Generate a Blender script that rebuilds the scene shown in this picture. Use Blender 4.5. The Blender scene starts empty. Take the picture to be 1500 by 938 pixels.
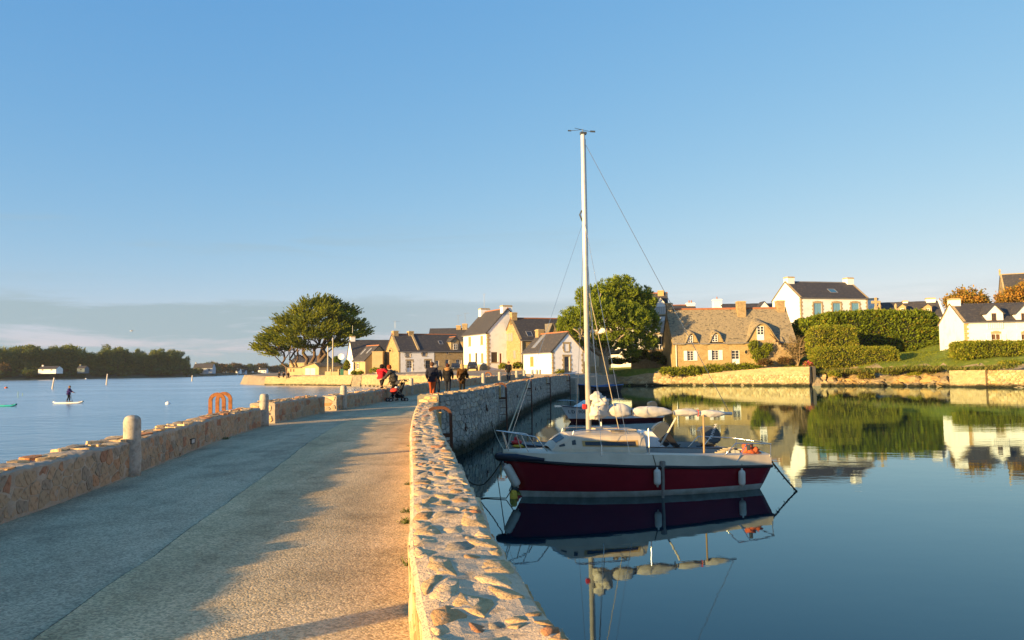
import bpy, bmesh, math, random
import numpy as np
from mathutils import Vector, Matrix, noise
random.seed(7); np.random.seed(7)
R = math.radians
SC = bpy.context.scene
COL = SC.collection

# ------------------------------------------------------------ camera
FPX, CX, CY = 1167.0, 750.0, 469.0          # focal length and centre in photo pixels (1500 x 938)
PITCH, ROLL, CAMZ = math.atan(71/1167.0), R(0.77), 2.8
Fw = Vector((0, math.cos(PITCH), math.sin(PITCH)))
_R0 = Vector((1, 0, 0)); _U0 = Vector((0, -math.sin(PITCH), math.cos(PITCH)))
Rt = _R0*math.cos(ROLL) - _U0*math.sin(ROLL)
Up = _R0*math.sin(ROLL) + _U0*math.cos(ROLL)
CAM = Vector((0, 0, CAMZ))
cam_d = bpy.data.cameras.new('camera'); cam = bpy.data.objects.new('camera', cam_d); COL.objects.link(cam)
m3 = Matrix((Rt, Up, -Fw)).transposed()
cam.matrix_world = Matrix.Translation(CAM) @ m3.to_4x4()
cam_d.sensor_width = 36; cam_d.lens = 36*FPX/1500; cam_d.clip_end = 20000; cam_d.clip_start = 0.05
SC.camera = cam
SC.render.resolution_x, SC.render.resolution_y = 1024, 640

# ------------------------------------------------------------ sky and sun
SUN_DIR = Vector((-0.79, -0.61, 0)).normalized()     # towards the sun, on the ground
SUN_EL = R(7.8)
EXPO = 1.42
sun_rot = math.atan2(SUN_DIR.x, SUN_DIR.y)
W = bpy.data.worlds.new('World'); SC.world = W; W.use_nodes = True
nt = W.node_tree; nt.nodes.clear()
def N(tree, kind, **kw):
    n = tree.nodes.new(kind)
    for k, v in kw.items():
        if k.startswith('_'): n.inputs[k[1:].replace('_', ' ')].default_value = v
        else: setattr(n, k, v)
    return n
out = N(nt, 'ShaderNodeOutputWorld'); bg = N(nt, 'ShaderNodeBackground')
sky = N(nt, 'ShaderNodeTexSky', sky_type='NISHITA', sun_disc=False, sun_elevation=SUN_EL, sun_rotation=sun_rot,
        altitude=0, air_density=1.0, dust_density=0.3, ozone_density=2.6)
tc = N(nt, 'ShaderNodeTexCoord')
sep = N(nt, 'ShaderNodeSeparateXYZ'); nt.links.new(tc.outputs['Generated'], sep.inputs[0])
mp = N(nt, 'ShaderNodeMapping'); mp.inputs['Scale'].default_value = (1.6, 1.6, 17)
nt.links.new(tc.outputs['Generated'], mp.inputs['Vector'])
nz = N(nt, 'ShaderNodeTexNoise', _Scale=2.1, _Detail=9.0, _Roughness=0.63, _Distortion=0.5)
nt.links.new(mp.outputs[0], nz.inputs['Vector'])
cr = N(nt, 'ShaderNodeValToRGB'); cr.color_ramp.elements[0].position = 0.57; cr.color_ramp.elements[1].position = 0.68

el = N(nt, 'ShaderNodeValToRGB')                      # thin stratus lies low over the horizon, all the way round
for p, v in ((0.0, 1.0), (0.078, 0.95), (0.098, 0.12), (0.125, 0.10), (0.15, 0.28), (0.175, 0.20), (0.215, 0.0)):
    e = el.color_ramp.elements.new(p); e.color = (v, v, v, 1)
el.color_ramp.elements.remove(el.color_ramp.elements[0]); el.color_ramp.elements[-1].color = (0, 0, 0, 1)
nt.links.new(sep.outputs['Z'], el.inputs['Fac'])
bias = N(nt, 'ShaderNodeMath', operation='MULTIPLY_ADD'); bias.inputs[1].default_value = 0.20; nt.links.new(el.outputs['Color'], bias.inputs[0]); nt.links.new(nz.outputs['Fac'], bias.inputs[2]); nt.links.new(bias.outputs[0], cr.inputs['Fac'])
mul = N(nt, 'ShaderNodeMath', operation='MULTIPLY'); nt.links.new(cr.outputs['Color'], mul.inputs[0]); nt.links.new(el.outputs['Color'], mul.inputs[1])
mul2 = N(nt, 'ShaderNodeMath', operation='MULTIPLY'); nt.links.new(mul.outputs[0], mul2.inputs[0]); mul2.inputs[1].default_value = 0.95
gate = N(nt, 'ShaderNodeMapRange'); gate.inputs['From Min'].default_value = 0.30; gate.inputs['From Max'].default_value = -0.22   # the cloud bank lies to the west
gate.inputs['To Min'].default_value = 0.18; gate.inputs['To Max'].default_value = 1.0
nt.links.new(sep.outputs['X'], gate.inputs['Value'])
mul3 = N(nt, 'ShaderNodeMath', operation='MULTIPLY'); nt.links.new(mul2.outputs[0], mul3.inputs[0]); nt.links.new(gate.outputs[0], mul3.inputs[1])
# film-like response of the sky colour: the same curve for every direction
sc_ = N(nt, 'ShaderNodeSeparateColor'); cc_ = N(nt, 'ShaderNodeCombineColor'); nt.links.new(sky.outputs[0], sc_.inputs[0])
SKYK = 1.11
for i, (a_, g_) in enumerate(((1.38, 0.97), (0.90, 0.56), (0.84, 0.24))):
    m0 = N(nt, 'ShaderNodeMath', operation='MULTIPLY'); m0.inputs[1].default_value = 0.15; nt.links.new(sc_.outputs[i], m0.inputs[0])
    m1 = N(nt, 'ShaderNodeMath', operation='POWER'); m1.inputs[1].default_value = g_; nt.links.new(m0.outputs[0], m1.inputs[0])
    m2 = N(nt, 'ShaderNodeMath', operation='MULTIPLY'); m2.inputs[1].default_value = a_*SKYK/0.12/2**EXPO; nt.links.new(m1.outputs[0], m2.inputs[0])
    nt.links.new(m2.outputs[0], cc_.inputs[i])
mixc = N(nt, 'ShaderNodeMixRGB', blend_type='MIX'); kk = SKYK/0.12/2**EXPO; mixc.inputs['Color2'].default_value = (0.345*kk, 0.455*kk, 0.505*kk, 1)
nt.links.new(mul3.outputs[0], mixc.inputs['Fac']); nt.links.new(cc_.outputs[0], mixc.inputs['Color1'])
nt.links.new(mixc.outputs[0], bg.inputs['Color']); bg.inputs['Strength'].default_value = 0.12
nt.links.new(bg.outputs[0], out.inputs['Surface'])
sd = bpy.data.lights.new('sun', 'SUN'); sd.energy = 5.0; sd.angle = R(0.53); sd.color = (1.0, 0.655, 0.27)
so = bpy.data.objects.new('sun', sd); COL.objects.link(so)
so.rotation_euler = Vector((SUN_DIR.x*math.cos(SUN_EL), SUN_DIR.y*math.cos(SUN_EL), math.sin(SUN_EL))).to_track_quat('Z', 'Y').to_euler()
so.location = (-40, -40, 30)
vs = SC.view_settings; vs.view_transform = 'Standard'; vs.look = 'None'; vs.gamma = 1; vs.exposure = EXPO; vs.use_curve_mapping = False
SC.render.engine = 'CYCLES'

# ------------------------------------------------------------ pixels to places
def ray(px, py): return (Fw*FPX + Rt*(px-CX) + Up*(CY-py)).normalized()
def on_z(px, py, z):
    d = ray(px, py); return CAM + d*((z-CAMZ)/d.z)
def at_y(px, py, y):
    d = ray(px, py); return CAM + d*(y/d.y)
def gx(px, y, py=540): return at_y(px, py, y).x
def gz(px, py, y): return at_y(px, py, y).z
def proj(P):
    v = Vector(P)-CAM; f = v.dot(Fw)
    if f < 0.05: return None
    return (CX + FPX*v.dot(Rt)/f, CY - FPX*v.dot(Up)/f, f)

# ------------------------------------------------------------ materials
MATS = {}
def mat(name, c1, c2=None, c3=None, scale=4.0, rough=0.85, bump=0.0, bscale=None, bdist=0.02, detail=6.0, metal=0.0,
        spec=0.3, coat=0.0, lo=0.35, hi=0.65, stretch=None, trans=0.0, vary=0.0):
    if name in MATS: return MATS[name]
    m = bpy.data.materials.new(name); m.use_nodes = True; t = m.node_tree
    b = t.nodes['Principled BSDF']
    b.inputs['Roughness'].default_value = rough; b.inputs['Metallic'].default_value = metal
    b.inputs['Specular IOR Level'].default_value = spec; b.inputs['Coat Weight'].default_value = coat
    c4 = lambda c: (c[0], c[1], c[2], 1)
    b.inputs['Base Color'].default_value = c4(c1)
    co = N(t, 'ShaderNodeTexCoord'); src = co.outputs['Object']
    if stretch:
        mp = N(t, 'ShaderNodeMapping'); mp.inputs['Scale'].default_value = stretch
        t.links.new(src, mp.inputs['Vector']); src = mp.outputs[0]
    if c2 is not None:
        n = N(t, 'ShaderNodeTexNoise', _Scale=scale, _Detail=detail, _Roughness=0.6); t.links.new(src, n.inputs['Vector'])
        r = N(t, 'ShaderNodeValToRGB'); e = r.color_ramp.elements
        e[0].position = lo; e[0].color = c4(c1); e[1].position = hi; e[1].color = c4(c2)
        if c3 is not None:
            k = e.new((lo+hi)/2); k.color = c4(c3)
        t.links.new(n.outputs['Fac'], r.inputs['Fac']); colour = r.outputs['Color']
        if vary:
            oi = N(t, 'ShaderNodeObjectInfo'); hs = N(t, 'ShaderNodeHueSaturation')
            mr = N(t, 'ShaderNodeMapRange'); mr.inputs['To Min'].default_value = 1-vary; mr.inputs['To Max'].default_value = 1+vary
            t.links.new(oi.outputs['Random'], mr.inputs['Value']); t.links.new(mr.outputs[0], hs.inputs['Value'])
            t.links.new(colour, hs.inputs['Color']); colour = hs.outputs[0]
        t.links.new(colour, b.inputs['Base Color'])
    if bump:
        n2 = N(t, 'ShaderNodeTexNoise', _Scale=bscale or scale*4, _Detail=5.0, _Roughness=0.65); t.links.new(src, n2.inputs['Vector'])
        bp = N(t, 'ShaderNodeBump', _Strength=bump, _Distance=bdist); t.links.new(n2.outputs['Fac'], bp.inputs['Height'])
        t.links.new(bp.outputs[0], b.inputs['Normal'])
    if trans:
        tr = N(t, 'ShaderNodeBsdfTranslucent'); mx = N(t, 'ShaderNodeMixShader'); mx.inputs[0].default_value = trans
        if c2 is not None: t.links.new(colour, tr.inputs['Color'])
        else: tr.inputs['Color'].default_value = c4(c1)
        t.links.new(b.outputs[0], mx.inputs[1]); t.links.new(tr.outputs[0], mx.inputs[2])
        t.links.new(mx.outputs[0], t.nodes['Material Output'].inputs['Surface'])
    MATS[name] = m; return m

def masonry(name, cols, mortar, scale=3.0, flat=1.6, bump=0.6, mw=0.06, rough=0.9):
    """far rubble masonry: stones of several colours in mortar"""
    m = bpy.data.materials.new(name); m.use_nodes = True; t = m.node_tree; b = t.nodes['Principled BSDF']
    b.inputs['Roughness'].default_value = rough; b.inputs['Specular IOR Level'].default_value = 0.2
    co = N(t, 'ShaderNodeTexCoord'); mp = N(t, 'ShaderNodeMapping'); mp.inputs['Scale'].default_value = (1, 1, flat)
    t.links.new(co.outputs['Object'], mp.inputs['Vector'])
    v = N(t, 'ShaderNodeTexVoronoi', _Scale=scale); t.links.new(mp.outputs[0], v.inputs['Vector'])
    ve = N(t, 'ShaderNodeTexVoronoi', feature='DISTANCE_TO_EDGE', _Scale=scale); t.links.new(mp.outputs[0], ve.inputs['Vector'])
    bw = N(t, 'ShaderNodeSeparateColor'); t.links.new(v.outputs['Color'], bw.inputs[0])
    r = N(t, 'ShaderNodeValToRGB'); e = r.color_ramp.elements
    for i, c in enumerate(cols):
        k = e.new(min(0.999, (i+0.5)/len(cols))); k.color = (*c, 1)
    e.remove(e[0]); e.remove(e[-1])
    t.links.new(bw.outputs[0], r.inputs['Fac'])
    st = N(t, 'ShaderNodeMapRange'); st.inputs['From Min'].default_value = mw*0.4; st.inputs['From Max'].default_value = mw
    t.links.new(ve.outputs['Distance'], st.inputs['Value'])
    mx = N(t, 'ShaderNodeMixRGB'); mx.inputs['Color1'].default_value = (*mortar, 1)
    t.links.new(st.outputs[0], mx.inputs['Fac']); t.links.new(r.outputs[0], mx.inputs['Color2'])
    nzz = N(t, 'ShaderNodeTexNoise', _Scale=scale*4, _Detail=5.0); t.links.new(co.outputs['Object'], nzz.inputs['Vector'])
    ov = N(t, 'ShaderNodeMixRGB', blend_type='OVERLAY'); ov.inputs['Fac'].default_value = 0.5
    t.links.new(mx.outputs[0], ov.inputs['Color1']); t.links.new(nzz.outputs['Fac'], ov.inputs['Color2'])
    t.links.new(ov.outputs[0], b.inputs['Base Color'])
    bp = N(t, 'ShaderNodeBump', _Strength=bump, _Distance=0.04); t.links.new(st.outputs[0], bp.inputs['Height'])
    t.links.new(bp.outputs[0], b.inputs['Normal'])
    MATS[name] = m; return m

# ------------------------------------------------------------ mesh collecting
class MB:
    def __init__(s): s.v = []; s.f = []; s.m = []
    def add(s, verts, faces, mi=0):
        o = len(s.v); s.v += [tuple(p) for p in verts]
        s.f += [tuple(i+o for i in f) for f in faces]; s.m += [mi]*len(faces); return s
    def box(s, a, b, mi=0, bev=0.0):
        x0, y0, z0 = a; x1, y1, z1 = b
        if bev:
            bm = bmesh.new(); bmesh.ops.create_cube(bm, size=1)
            for v in bm.verts: v.co = Vector(((x0+x1)/2+v.co.x*(x1-x0), (y0+y1)/2+v.co.y*(y1-y0), (z0+z1)/2+v.co.z*(z1-z0)))
            bmesh.ops.bevel(bm, geom=bm.edges[:], offset=bev, segments=2, affect='EDGES')
            bm.verts.index_update(); s.add([v.co[:] for v in bm.verts], [[v.index for v in f.verts] for f in bm.faces], mi); bm.free(); return s
        return s.add([(x0,y0,z0),(x1,y0,z0),(x1,y1,z0),(x0,y1,z0),(x0,y0,z1),(x1,y0,z1),(x1,y1,z1),(x0,y1,z1)],
                     [(0,3,2,1),(4,5,6,7),(0,1,5,4),(1,2,6,5),(2,3,7,6),(3,0,4,7)], mi)
    def hexa(s, p, mi=0):   # eight corners, bottom ring then top ring
        return s.add(p, [(0,3,2,1),(4,5,6,7),(0,1,5,4),(1,2,6,5),(2,3,7,6),(3,0,4,7)], mi)
    def prism(s, poly, vec, mi=0):   # planar polygon swept by vec
        n = len(poly); vec = Vector(vec); a = [Vector(p) for p in poly]; b = [p+vec for p in a]
        return s.add(a+b, [tuple(range(n))[::-1], tuple(range(n, 2*n))]+[(i, (i+1) % n, (i+1) % n+n, i+n) for i in range(n)], mi)
    def tube(s, pts, r, n=8, mi=0, cap=True, closed=False):
        pts = [Vector(p) for p in pts]; k = len(pts); rr = r if isinstance(r, (list, tuple)) else [r]*k
        prev = None; rings = []
        for i, p in enumerate(pts):
            a = pts[i-1] if i > 0 else (pts[-1] if closed else pts[0]); b = pts[i+1] if i < k-1 else (pts[0] if closed else pts[-1])
            t = (b-a).normalized() if (b-a).length > 1e-9 else Vector((0, 0, 1))
            if prev is None:
                x = t.orthogonal().normalized()
            else:
                x = prev - t*prev.dot(t); x = x.normalized() if x.length > 1e-6 else t.orthogonal().normalized()
            prev = x; y = t.cross(x)
            rings.append([p + (x*math.cos(2*math.pi*j/n) + y*math.sin(2*math.pi*j/n))*rr[i] for j in range(n)])
        vs_ = [q for ring in rings for q in ring]; fs = []
        for i in range(k if closed else k-1):
            i2 = (i+1) % k
            for j in range(n): fs.append((i*n+j, i*n+(j+1) % n, i2*n+(j+1) % n, i2*n+j))
        if cap and not closed: fs += [tuple(range(n))[::-1], tuple((k-1)*n+j for j in range(n))]
        return s.add(vs_, fs, mi)
    def lathe(s, prof, n=14, c=(0, 0, 0), mi=0):   # profile (r, z)
        c = Vector(c); vs_ = []; fs = []
        for r, z in prof:
            for j in range(n): vs_.append(c + Vector((r*math.cos(2*math.pi*j/n), r*math.sin(2*math.pi*j/n), z)))
        for i in range(len(prof)-1):
            for j in range(n): fs.append((i*n+j, i*n+(j+1) % n, (i+1)*n+(j+1) % n, (i+1)*n+j))
        fs += [tuple(range(n))[::-1], tuple((len(prof)-1)*n+j for j in range(n))]
        return s.add(vs_, fs, mi)
    def blob(s, c, rad, seg=10, rings=6, jit=0.0, seed=0, mi=0):
        c = Vector(c); vs_ = []; fs = []
        for i in range(rings+1):
            th = math.pi*i/rings
            for j in range(seg):
                d = Vector((math.sin(th)*math.cos(2*math.pi*j/seg), math.sin(th)*math.sin(2*math.pi*j/seg), math.cos(th)))
                k = 1+jit*noise.noise(d*2.1+Vector((seed*3.7, seed, 0)))
                vs_.append(c+Vector((d.x*rad[0], d.y*rad[1], d.z*rad[2]))*k)
        for i in range(rings):
            for j in range(seg): fs.append((i*seg+j, i*seg+(j+1) % seg, (i+1)*seg+(j+1) % seg, (i+1)*seg+j))
        return s.add(vs_, fs, mi)
    def grid(s, P, mi=0):   # P[i][j] points
        ni, nj = len(P), len(P[0]); fs = []
        for i in range(ni-1):
            for j in range(nj-1): fs.append((i*nj+j, (i+1)*nj+j, (i+1)*nj+j+1, i*nj+j+1))
        return s.add([p for row in P for p in row], fs, mi)
    def xf(s, M):
        s.v = [tuple(M @ Vector(p)) for p in s.v]; return s
    def build(s, name, mats, parent=None, smooth=False, fix=True):
        me = bpy.data.meshes.new(name); me.from_pydata(s.v, [], s.f)
        mats = mats if isinstance(mats, (list, tuple)) else [mats]
        for m in mats: me.materials.append(m)
        if len(mats) > 1: me.polygons.foreach_set('material_index', s.m)
        if fix:
            bm = bmesh.new(); bm.from_mesh(me); bmesh.ops.remove_doubles(bm, verts=bm.verts, dist=1e-5)
            bmesh.ops.recalc_face_normals(bm, faces=bm.faces); bm.to_mesh(me); bm.free()
        if smooth: me.shade_smooth()
        me.update()
        o = bpy.data.objects.new(name, me); COL.objects.link(o)
        if parent is not None: o.parent = parent
        return o

def tag(o, label, cat, group=None):
    o['label'] = label; o['category'] = cat
    if group: o['group'] = group
    return o
def struct(o): o['kind'] = 'structure'; return o
def stuff(o): o['kind'] = 'stuff'; return o
def empty(name, loc, rz=0.0, label=None, cat=None, group=None):
    o = bpy.data.objects.new(name, None); COL.objects.link(o); o.location = loc; o.rotation_euler = (0, 0, rz)
    o.empty_display_size = 0.2
    if label: tag(o, label, cat, group)
    return o
def copy_tree(o, parent=None):
    c = o.copy(); COL.objects.link(c); c.parent = parent
    for ch in list(o.children): copy_tree(ch, c)
    return c
def local(e, P):   # world point into an Empty's frame (location and turn about z only)
    d = Vector(P)-Vector(e.location); a = -e.rotation_euler.z
    return Vector((d.x*math.cos(a)-d.y*math.sin(a), d.x*math.sin(a)+d.y*math.cos(a), d.z))
def arrays(name, V, F, mats, parent=None, mi=None, smooth=False):   # fast build from numpy, F of equal-size faces
    me = bpy.data.meshes.new(name); k = F.shape[1]
    me.vertices.add(len(V)); me.vertices.foreach_set('co', V.astype(np.float32).ravel())
    me.loops.add(F.size); me.loops.foreach_set('vertex_index', F.astype(np.int32).ravel())
    me.polygons.add(len(F)); me.polygons.foreach_set('loop_start', np.arange(0, F.size, k, dtype=np.int32))
    mats = mats if isinstance(mats, (list, tuple)) else [mats]
    for m in mats: me.materials.append(m)
    if mi is not None: me.polygons.foreach_set('material_index', mi.astype(np.int32))
    me.update(calc_edges=True); me.validate()
    if smooth: me.shade_smooth()
    o = bpy.data.objects.new(name, me); COL.objects.link(o)
    if parent is not None: o.parent = parent
    return o
def fbm(x, y, z=0.0, o=4):
    return noise.fractal(Vector((x, y, z)), 1.0, 2.0, o)
# ------------------------------------------------------------ water
def water_mat(name, base, s1, b1, s2, b2, rough, tint=(1, 1, 1), ior=1.4):
    m = bpy.data.materials.new(name); m.use_nodes = True; t = m.node_tree; t.nodes.remove(t.nodes['Principled BSDF'])
    df = N(t, 'ShaderNodeBsdfDiffuse'); df.inputs['Color'].default_value = (*base, 1)           # light scattered back out of the water
    gl = N(t, 'ShaderNodeBsdfGlossy'); gl.inputs['Color'].default_value = (*tint, 1); gl.inputs['Roughness'].default_value = rough
    fr = N(t, 'ShaderNodeFresnel', _IOR=ior); mxs = N(t, 'ShaderNodeMixShader')
    t.links.new(fr.outputs[0], mxs.inputs[0]); t.links.new(df.outputs[0], mxs.inputs[1]); t.links.new(gl.outputs[0], mxs.inputs[2]); t.links.new(mxs.outputs[0], t.nodes['Material Output'].inputs['Surface'])
    co = N(t, 'ShaderNodeTexCoord')
    mp = N(t, 'ShaderNodeMapping'); mp.inputs['Scale'].default_value = (0.6, 1.0, 1); mp.inputs['Rotation'].default_value = (0, 0, R(20))
    t.links.new(co.outputs['Object'], mp.inputs['Vector'])
    a = N(t, 'ShaderNodeTexNoise', _Scale=s1, _Detail=3.0, _Roughness=0.5); t.links.new(mp.outputs[0], a.inputs['Vector'])
    c = N(t, 'ShaderNodeTexNoise', _Scale=s2, _Detail=4.0, _Roughness=0.55); t.links.new(mp.outputs[0], c.inputs['Vector'])
    g = N(t, 'ShaderNodeTexNoise', _Scale=0.045, _Detail=3.0); t.links.new(mp.outputs[0], g.inputs['Vector'])   # gusts and calm patches
    gr = N(t, 'ShaderNodeMapRange'); gr.inputs['From Min'].default_value = 0.35; gr.inputs['From Max'].default_value = 0.65
    gr.inputs['To Min'].default_value = 0.35; gr.inputs['To Max'].default_value = 1.3; t.links.new(g.outputs['Fac'], gr.inputs['Value'])
    m1 = N(t, 'ShaderNodeMath', operation='MULTIPLY'); m1.inputs[1].default_value = b1; t.links.new(a.outputs['Fac'], m1.inputs[0])
    m2 = N(t, 'ShaderNodeMath', operation='MULTIPLY_ADD'); m2.inputs[1].default_value = b2; t.links.new(c.outputs['Fac'], m2.inputs[0]); t.links.new(m1.outputs[0], m2.inputs[2])
    m4 = N(t, 'ShaderNodeMath', operation='MULTIPLY'); t.links.new(m2.outputs[0], m4.inputs[0]); t.links.new(gr.outputs[0], m4.inputs[1])
    bp = N(t, 'ShaderNodeBump', _Strength=1.0, _Distance=1.0); t.links.new(m4.outputs[0], bp.inputs['Height'])
    for q in (gl, fr): t.links.new(bp.outputs[0], q.inputs['Normal'])
    return m
WHARB = water_mat('harbour_water', (0.0, 0.012, 0.022), 0.55, 0.0055, 3.2, 0.0014, 0.012, (0.76, 0.98, 1.0), 1.52)
WSEA = water_mat('sea_water', (0.050, 0.155, 0.180), 0.8, 0.16, 3.6, 0.04, 0.22)
def split_x(y):   # the two waters meet under the bridge
    pts = [(-30, -1.0), (0, -2.2), (24, -4.5), (43, -3.0), (75, 1.5), (95, 4.5)]
    for (a, xa), (b_, xb) in zip(pts, pts[1:]):
        if a <= y <= b_: return xa+(xb-xa)*(y-a)/(b_-a)
ys = [-30, -12, 0, 12, 24, 34, 43, 60, 75, 95]
mb = MB(); mb.grid([[(split_x(y), y, 0) for y in ys], [(900, y, 0) for y in ys]])
mb.add([(4.5, 95, 0), (900, 95, 0), (900, 900, 0), (4.5, 900, 0), (-1, -30, 0), (900, -30, 0), (900, -400, 0), (-1, -400, 0)], [(0, 1, 2, 3), (4, 5, 6, 7)])
struct(mb.build('harbour_water', WHARB))
mb = MB(); mb.grid([[(-4000, y, 0) for y in ys], [(split_x(y), y, 0) for y in ys]])
mb.add([(-4000, 95, 0), (4.5, 95, 0), (4.5, 9000, 0), (-4000, 9000, 0), (-4000, -30, 0), (-1, -30, 0), (-1, -400, 0), (-4000, -400, 0)], [(0, 1, 2, 3), (4, 5, 6, 7)])
struct(mb.build('sea', WSEA))

# ------------------------------------------------------------ bridge paths
def smooth(a, b, x):
    t = max(0.0, min(1.0, (x-a)/(b-a))); return t*t*(3-2*t)
def road_z(y): return 1.3 + 0.36*smooth(22, 80, y)
class Path:
    def __init__(s, pts, step=0.1):
        P = [Vector((p[0], p[1], 0)) for p in pts]; out = []
        for i in range(len(P)-1):
            p0 = P[max(0, i-1)]; p1 = P[i]; p2 = P[i+1]; p3 = P[min(len(P)-1, i+2)]
            n = max(2, int((p2-p1).length/step))
            for k in range(n):
                t = k/n
                out.append(0.5*((2*p1)+(p2-p0)*t+(2*p0-5*p1+4*p2-p3)*t*t+(3*p1-p0-3*p2+p3)*t**3))
        out.append(P[-1]); s.p = out; s.c = [0.0]
        for a, b in zip(out, out[1:]): s.c.append(s.c[-1]+(b-a).length)
        s.L = s.c[-1]; s.c_np = np.array(s.c)
    def at(s, u):
        u = max(0.0, min(s.L, u)); i = int(min(len(s.p)-2, max(0, np.searchsorted(s.c_np, u)-1)))
        a, b = s.p[i], s.p[i+1]; t = (u-s.c[i])/max(1e-6, s.c[i+1]-s.c[i]); T = (b-a).normalized()
        return a.lerp(b, t), T, Vector((T.y, -T.x, 0))       # point, tangent, right-hand normal
    def s_at_y(s, y):
        return min(range(len(s.p)), key=lambda i: abs(s.p[i].y-y)) and s.c[min(range(len(s.p)), key=lambda i: abs(s.p[i].y-y))]
RIN_PTS = [(2.9, -15), (0.20, 0), (-0.18, 2.2), (-0.57, 4.4), (-0.87, 6.8), (-1.43, 11.1), (-1.76, 13.7), (-2.24, 17.9), (-2.66, 22.0), (-2.80, 24.6)]
RFAR_PTS = [(-2.92, 24.4), (-2.45, 26.3), (-2.15, 28), (-1.5, 34), (-0.82, 42), (0.8, 57), (3.0, 73), (5.3, 84.5)]
LEFT_PTS = [(-3.1, -12), (-4.35, 0), (-5.15, 8.1), (-5.62, 11.9), (-6.45, 17.5), (-6.85, 21.9), (-6.88, 24), (-6.72, 28), (-6.45, 31), (-5.95, 36.5), (-5.55, 43), (-4.6, 51), (-2.5, 62), (-0.2, 75), (1.5, 85)]
PR, PF, PL = Path(RIN_PTS), Path(RFAR_PTS), Path(LEFT_PTS)

# ------------------------------------------------------------ stone work
def clip(poly, nx, ny, d):   # keep n.p <= d
    out = []; k = len(poly)
    for i in range(k):
        a = poly[i]; b = poly[(i+1) % k]; da = nx*a[0]+ny*a[1]-d; db = nx*b[0]+ny*b[1]-d
        if da <= 0: out.append(a)
        if (da < 0 < db) or (db < 0 < da):
            t = da/(da-db); out.append((a[0]+(b[0]-a[0])*t, a[1]+(b[1]-a[1])*t))
    return out
def voronoi(u0, u1, v0, v1, cu, cv, rng, jit=0.42):
    nu = max(1, round((u1-u0)/cu)); nv = max(1, round((v1-v0)/cv)); du = (u1-u0)/nu; dv = (v1-v0)/nv
    S = {}
    for i in range(-1, nu+1):
        for j in range(-1, nv+1):
            S[i, j] = ((i+0.5+(0.5 if j % 2 else 0)*0.9+rng.uniform(-jit, jit)), (j+0.5+rng.uniform(-jit, jit)*0.8))
    cells = []
    for i in range(nu):
        for j in range(nv):
            c = S[i, j]; P = [(c[0]-1.3, c[1]-1.1), (c[0]+1.3, c[1]-1.1), (c[0]+1.3, c[1]+1.1), (c[0]-1.3, c[1]+1.1)]
            for a in (-2, -1, 0, 1, 2):
                for b in (-1, 0, 1):
                    if (a or b) and (i+a, j+b) in S:
                        q = S[i+a, j+b]; nx, ny = q[0]-c[0], q[1]-c[1]
                        P = clip(P, nx, ny, (q[0]**2+q[1]**2-c[0]**2-c[1]**2)/2)
                        if len(P) < 3: break
                if len(P) < 3: break
            for nx, ny, d in ((-1, 0, 0), (1, 0, nu), (0, -1, 0), (0, 1, nv)):
                if len(P) >= 3: P = clip(P, nx, ny, d)
            if len(P) < 3: continue
            P = [(u0+p[0]*du, v0+p[1]*dv) for p in P]
            ar = 0.5*abs(sum(P[k][0]*P[(k+1) % len(P)][1]-P[(k+1) % len(P)][0]*P[k][1] for k in range(len(P))))
            if ar > 0.18*du*dv: cells.append(P)
    return cells
def stone_shape(P, fn, rng, gap, proud, dome=0.3, sink=0.012, conform=False):
    """rounded stone from a 2-D cell laid on surface fn(u,v)->(P,N)"""
    cx = sum(p[0] for p in P)/len(P); cy = sum(p[1] for p in P)/len(P)
    Q = []
    for k in range(len(P)):          # corners cut, long sides given an extra ragged point
        a, b = P[k], P[(k+1) % len(P)]; L = math.hypot(b[0]-a[0], b[1]-a[1])
        if L < 0.03: Q.append(((a[0]+b[0])/2, (a[1]+b[1])/2)); continue
        for t in ((rng.uniform(0.12, 0.22), rng.uniform(0.78, 0.88)) if L < 0.11 else (rng.uniform(0.10, 0.18), rng.uniform(0.42, 0.58), rng.uniform(0.82, 0.90))):
            Q.append((a[0]+(b[0]-a[0])*t, a[1]+(b[1]-a[1])*t))
    size = max(0.03, math.sqrt(sum((q[0]-cx)**2+(q[1]-cy)**2 for q in Q)/len(Q)))
    sh = max(0.45, 1-gap/size); h = proud*rng.uniform(0.4, 1.6); tx, ty = rng.uniform(-1, 1)*h*0.2/size, rng.uniform(-1, 1)*h*0.2/size
    V = []; n = len(Q); r0 = [rng.uniform(0.86, 1.07) for _ in Q]
    p0, n0 = fn(cx, cy); du = max(0.04, size*0.8); Tu = (fn(cx+du, cy)[0]-fn(cx-du, cy)[0])/(2*du); Tv = (fn(cx, cy+du)[0]-fn(cx, cy-du)[0])/(2*du)   # each stone has one flat bed
    for (sc, hh) in ((1.0, -sink), (0.93, h)):
        for k, q in enumerate(Q):
            u = cx+(q[0]-cx)*sh*sc*r0[k]; v = cy+(q[1]-cy)*sh*sc*r0[k]
            p, nn = (fn(u, v)[0] if conform else p0+Tu*(u-cx)+Tv*(v-cy)), n0; V.append(p+nn*(hh+(0 if hh < 0 else (tx*(u-cx)+ty*(v-cy)+rng.uniform(-0.15, 0.1)*h))))
    V.append(p0+n0*h*(1+dome*rng.uniform(-0.2, 0.5)))
    F = [(k, (k+1) % n, n+(k+1) % n, n+k) for k in range(n)]+[(n+k, n+(k+1) % n, 2*n) for k in range(n)]
    return V, F, fn(cx, cy)[0], size
def px_size(C, size, nrm=None):
    q = proj(C)
    if q is None or not (-40 < q[0] < 1540 and -20 < q[1] < 960): return 0
    k = size*FPX/q[2]
    if nrm is not None: k *= max(0.0, (CAM-C).normalized().dot(nrm))**0.5
    return k
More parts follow.
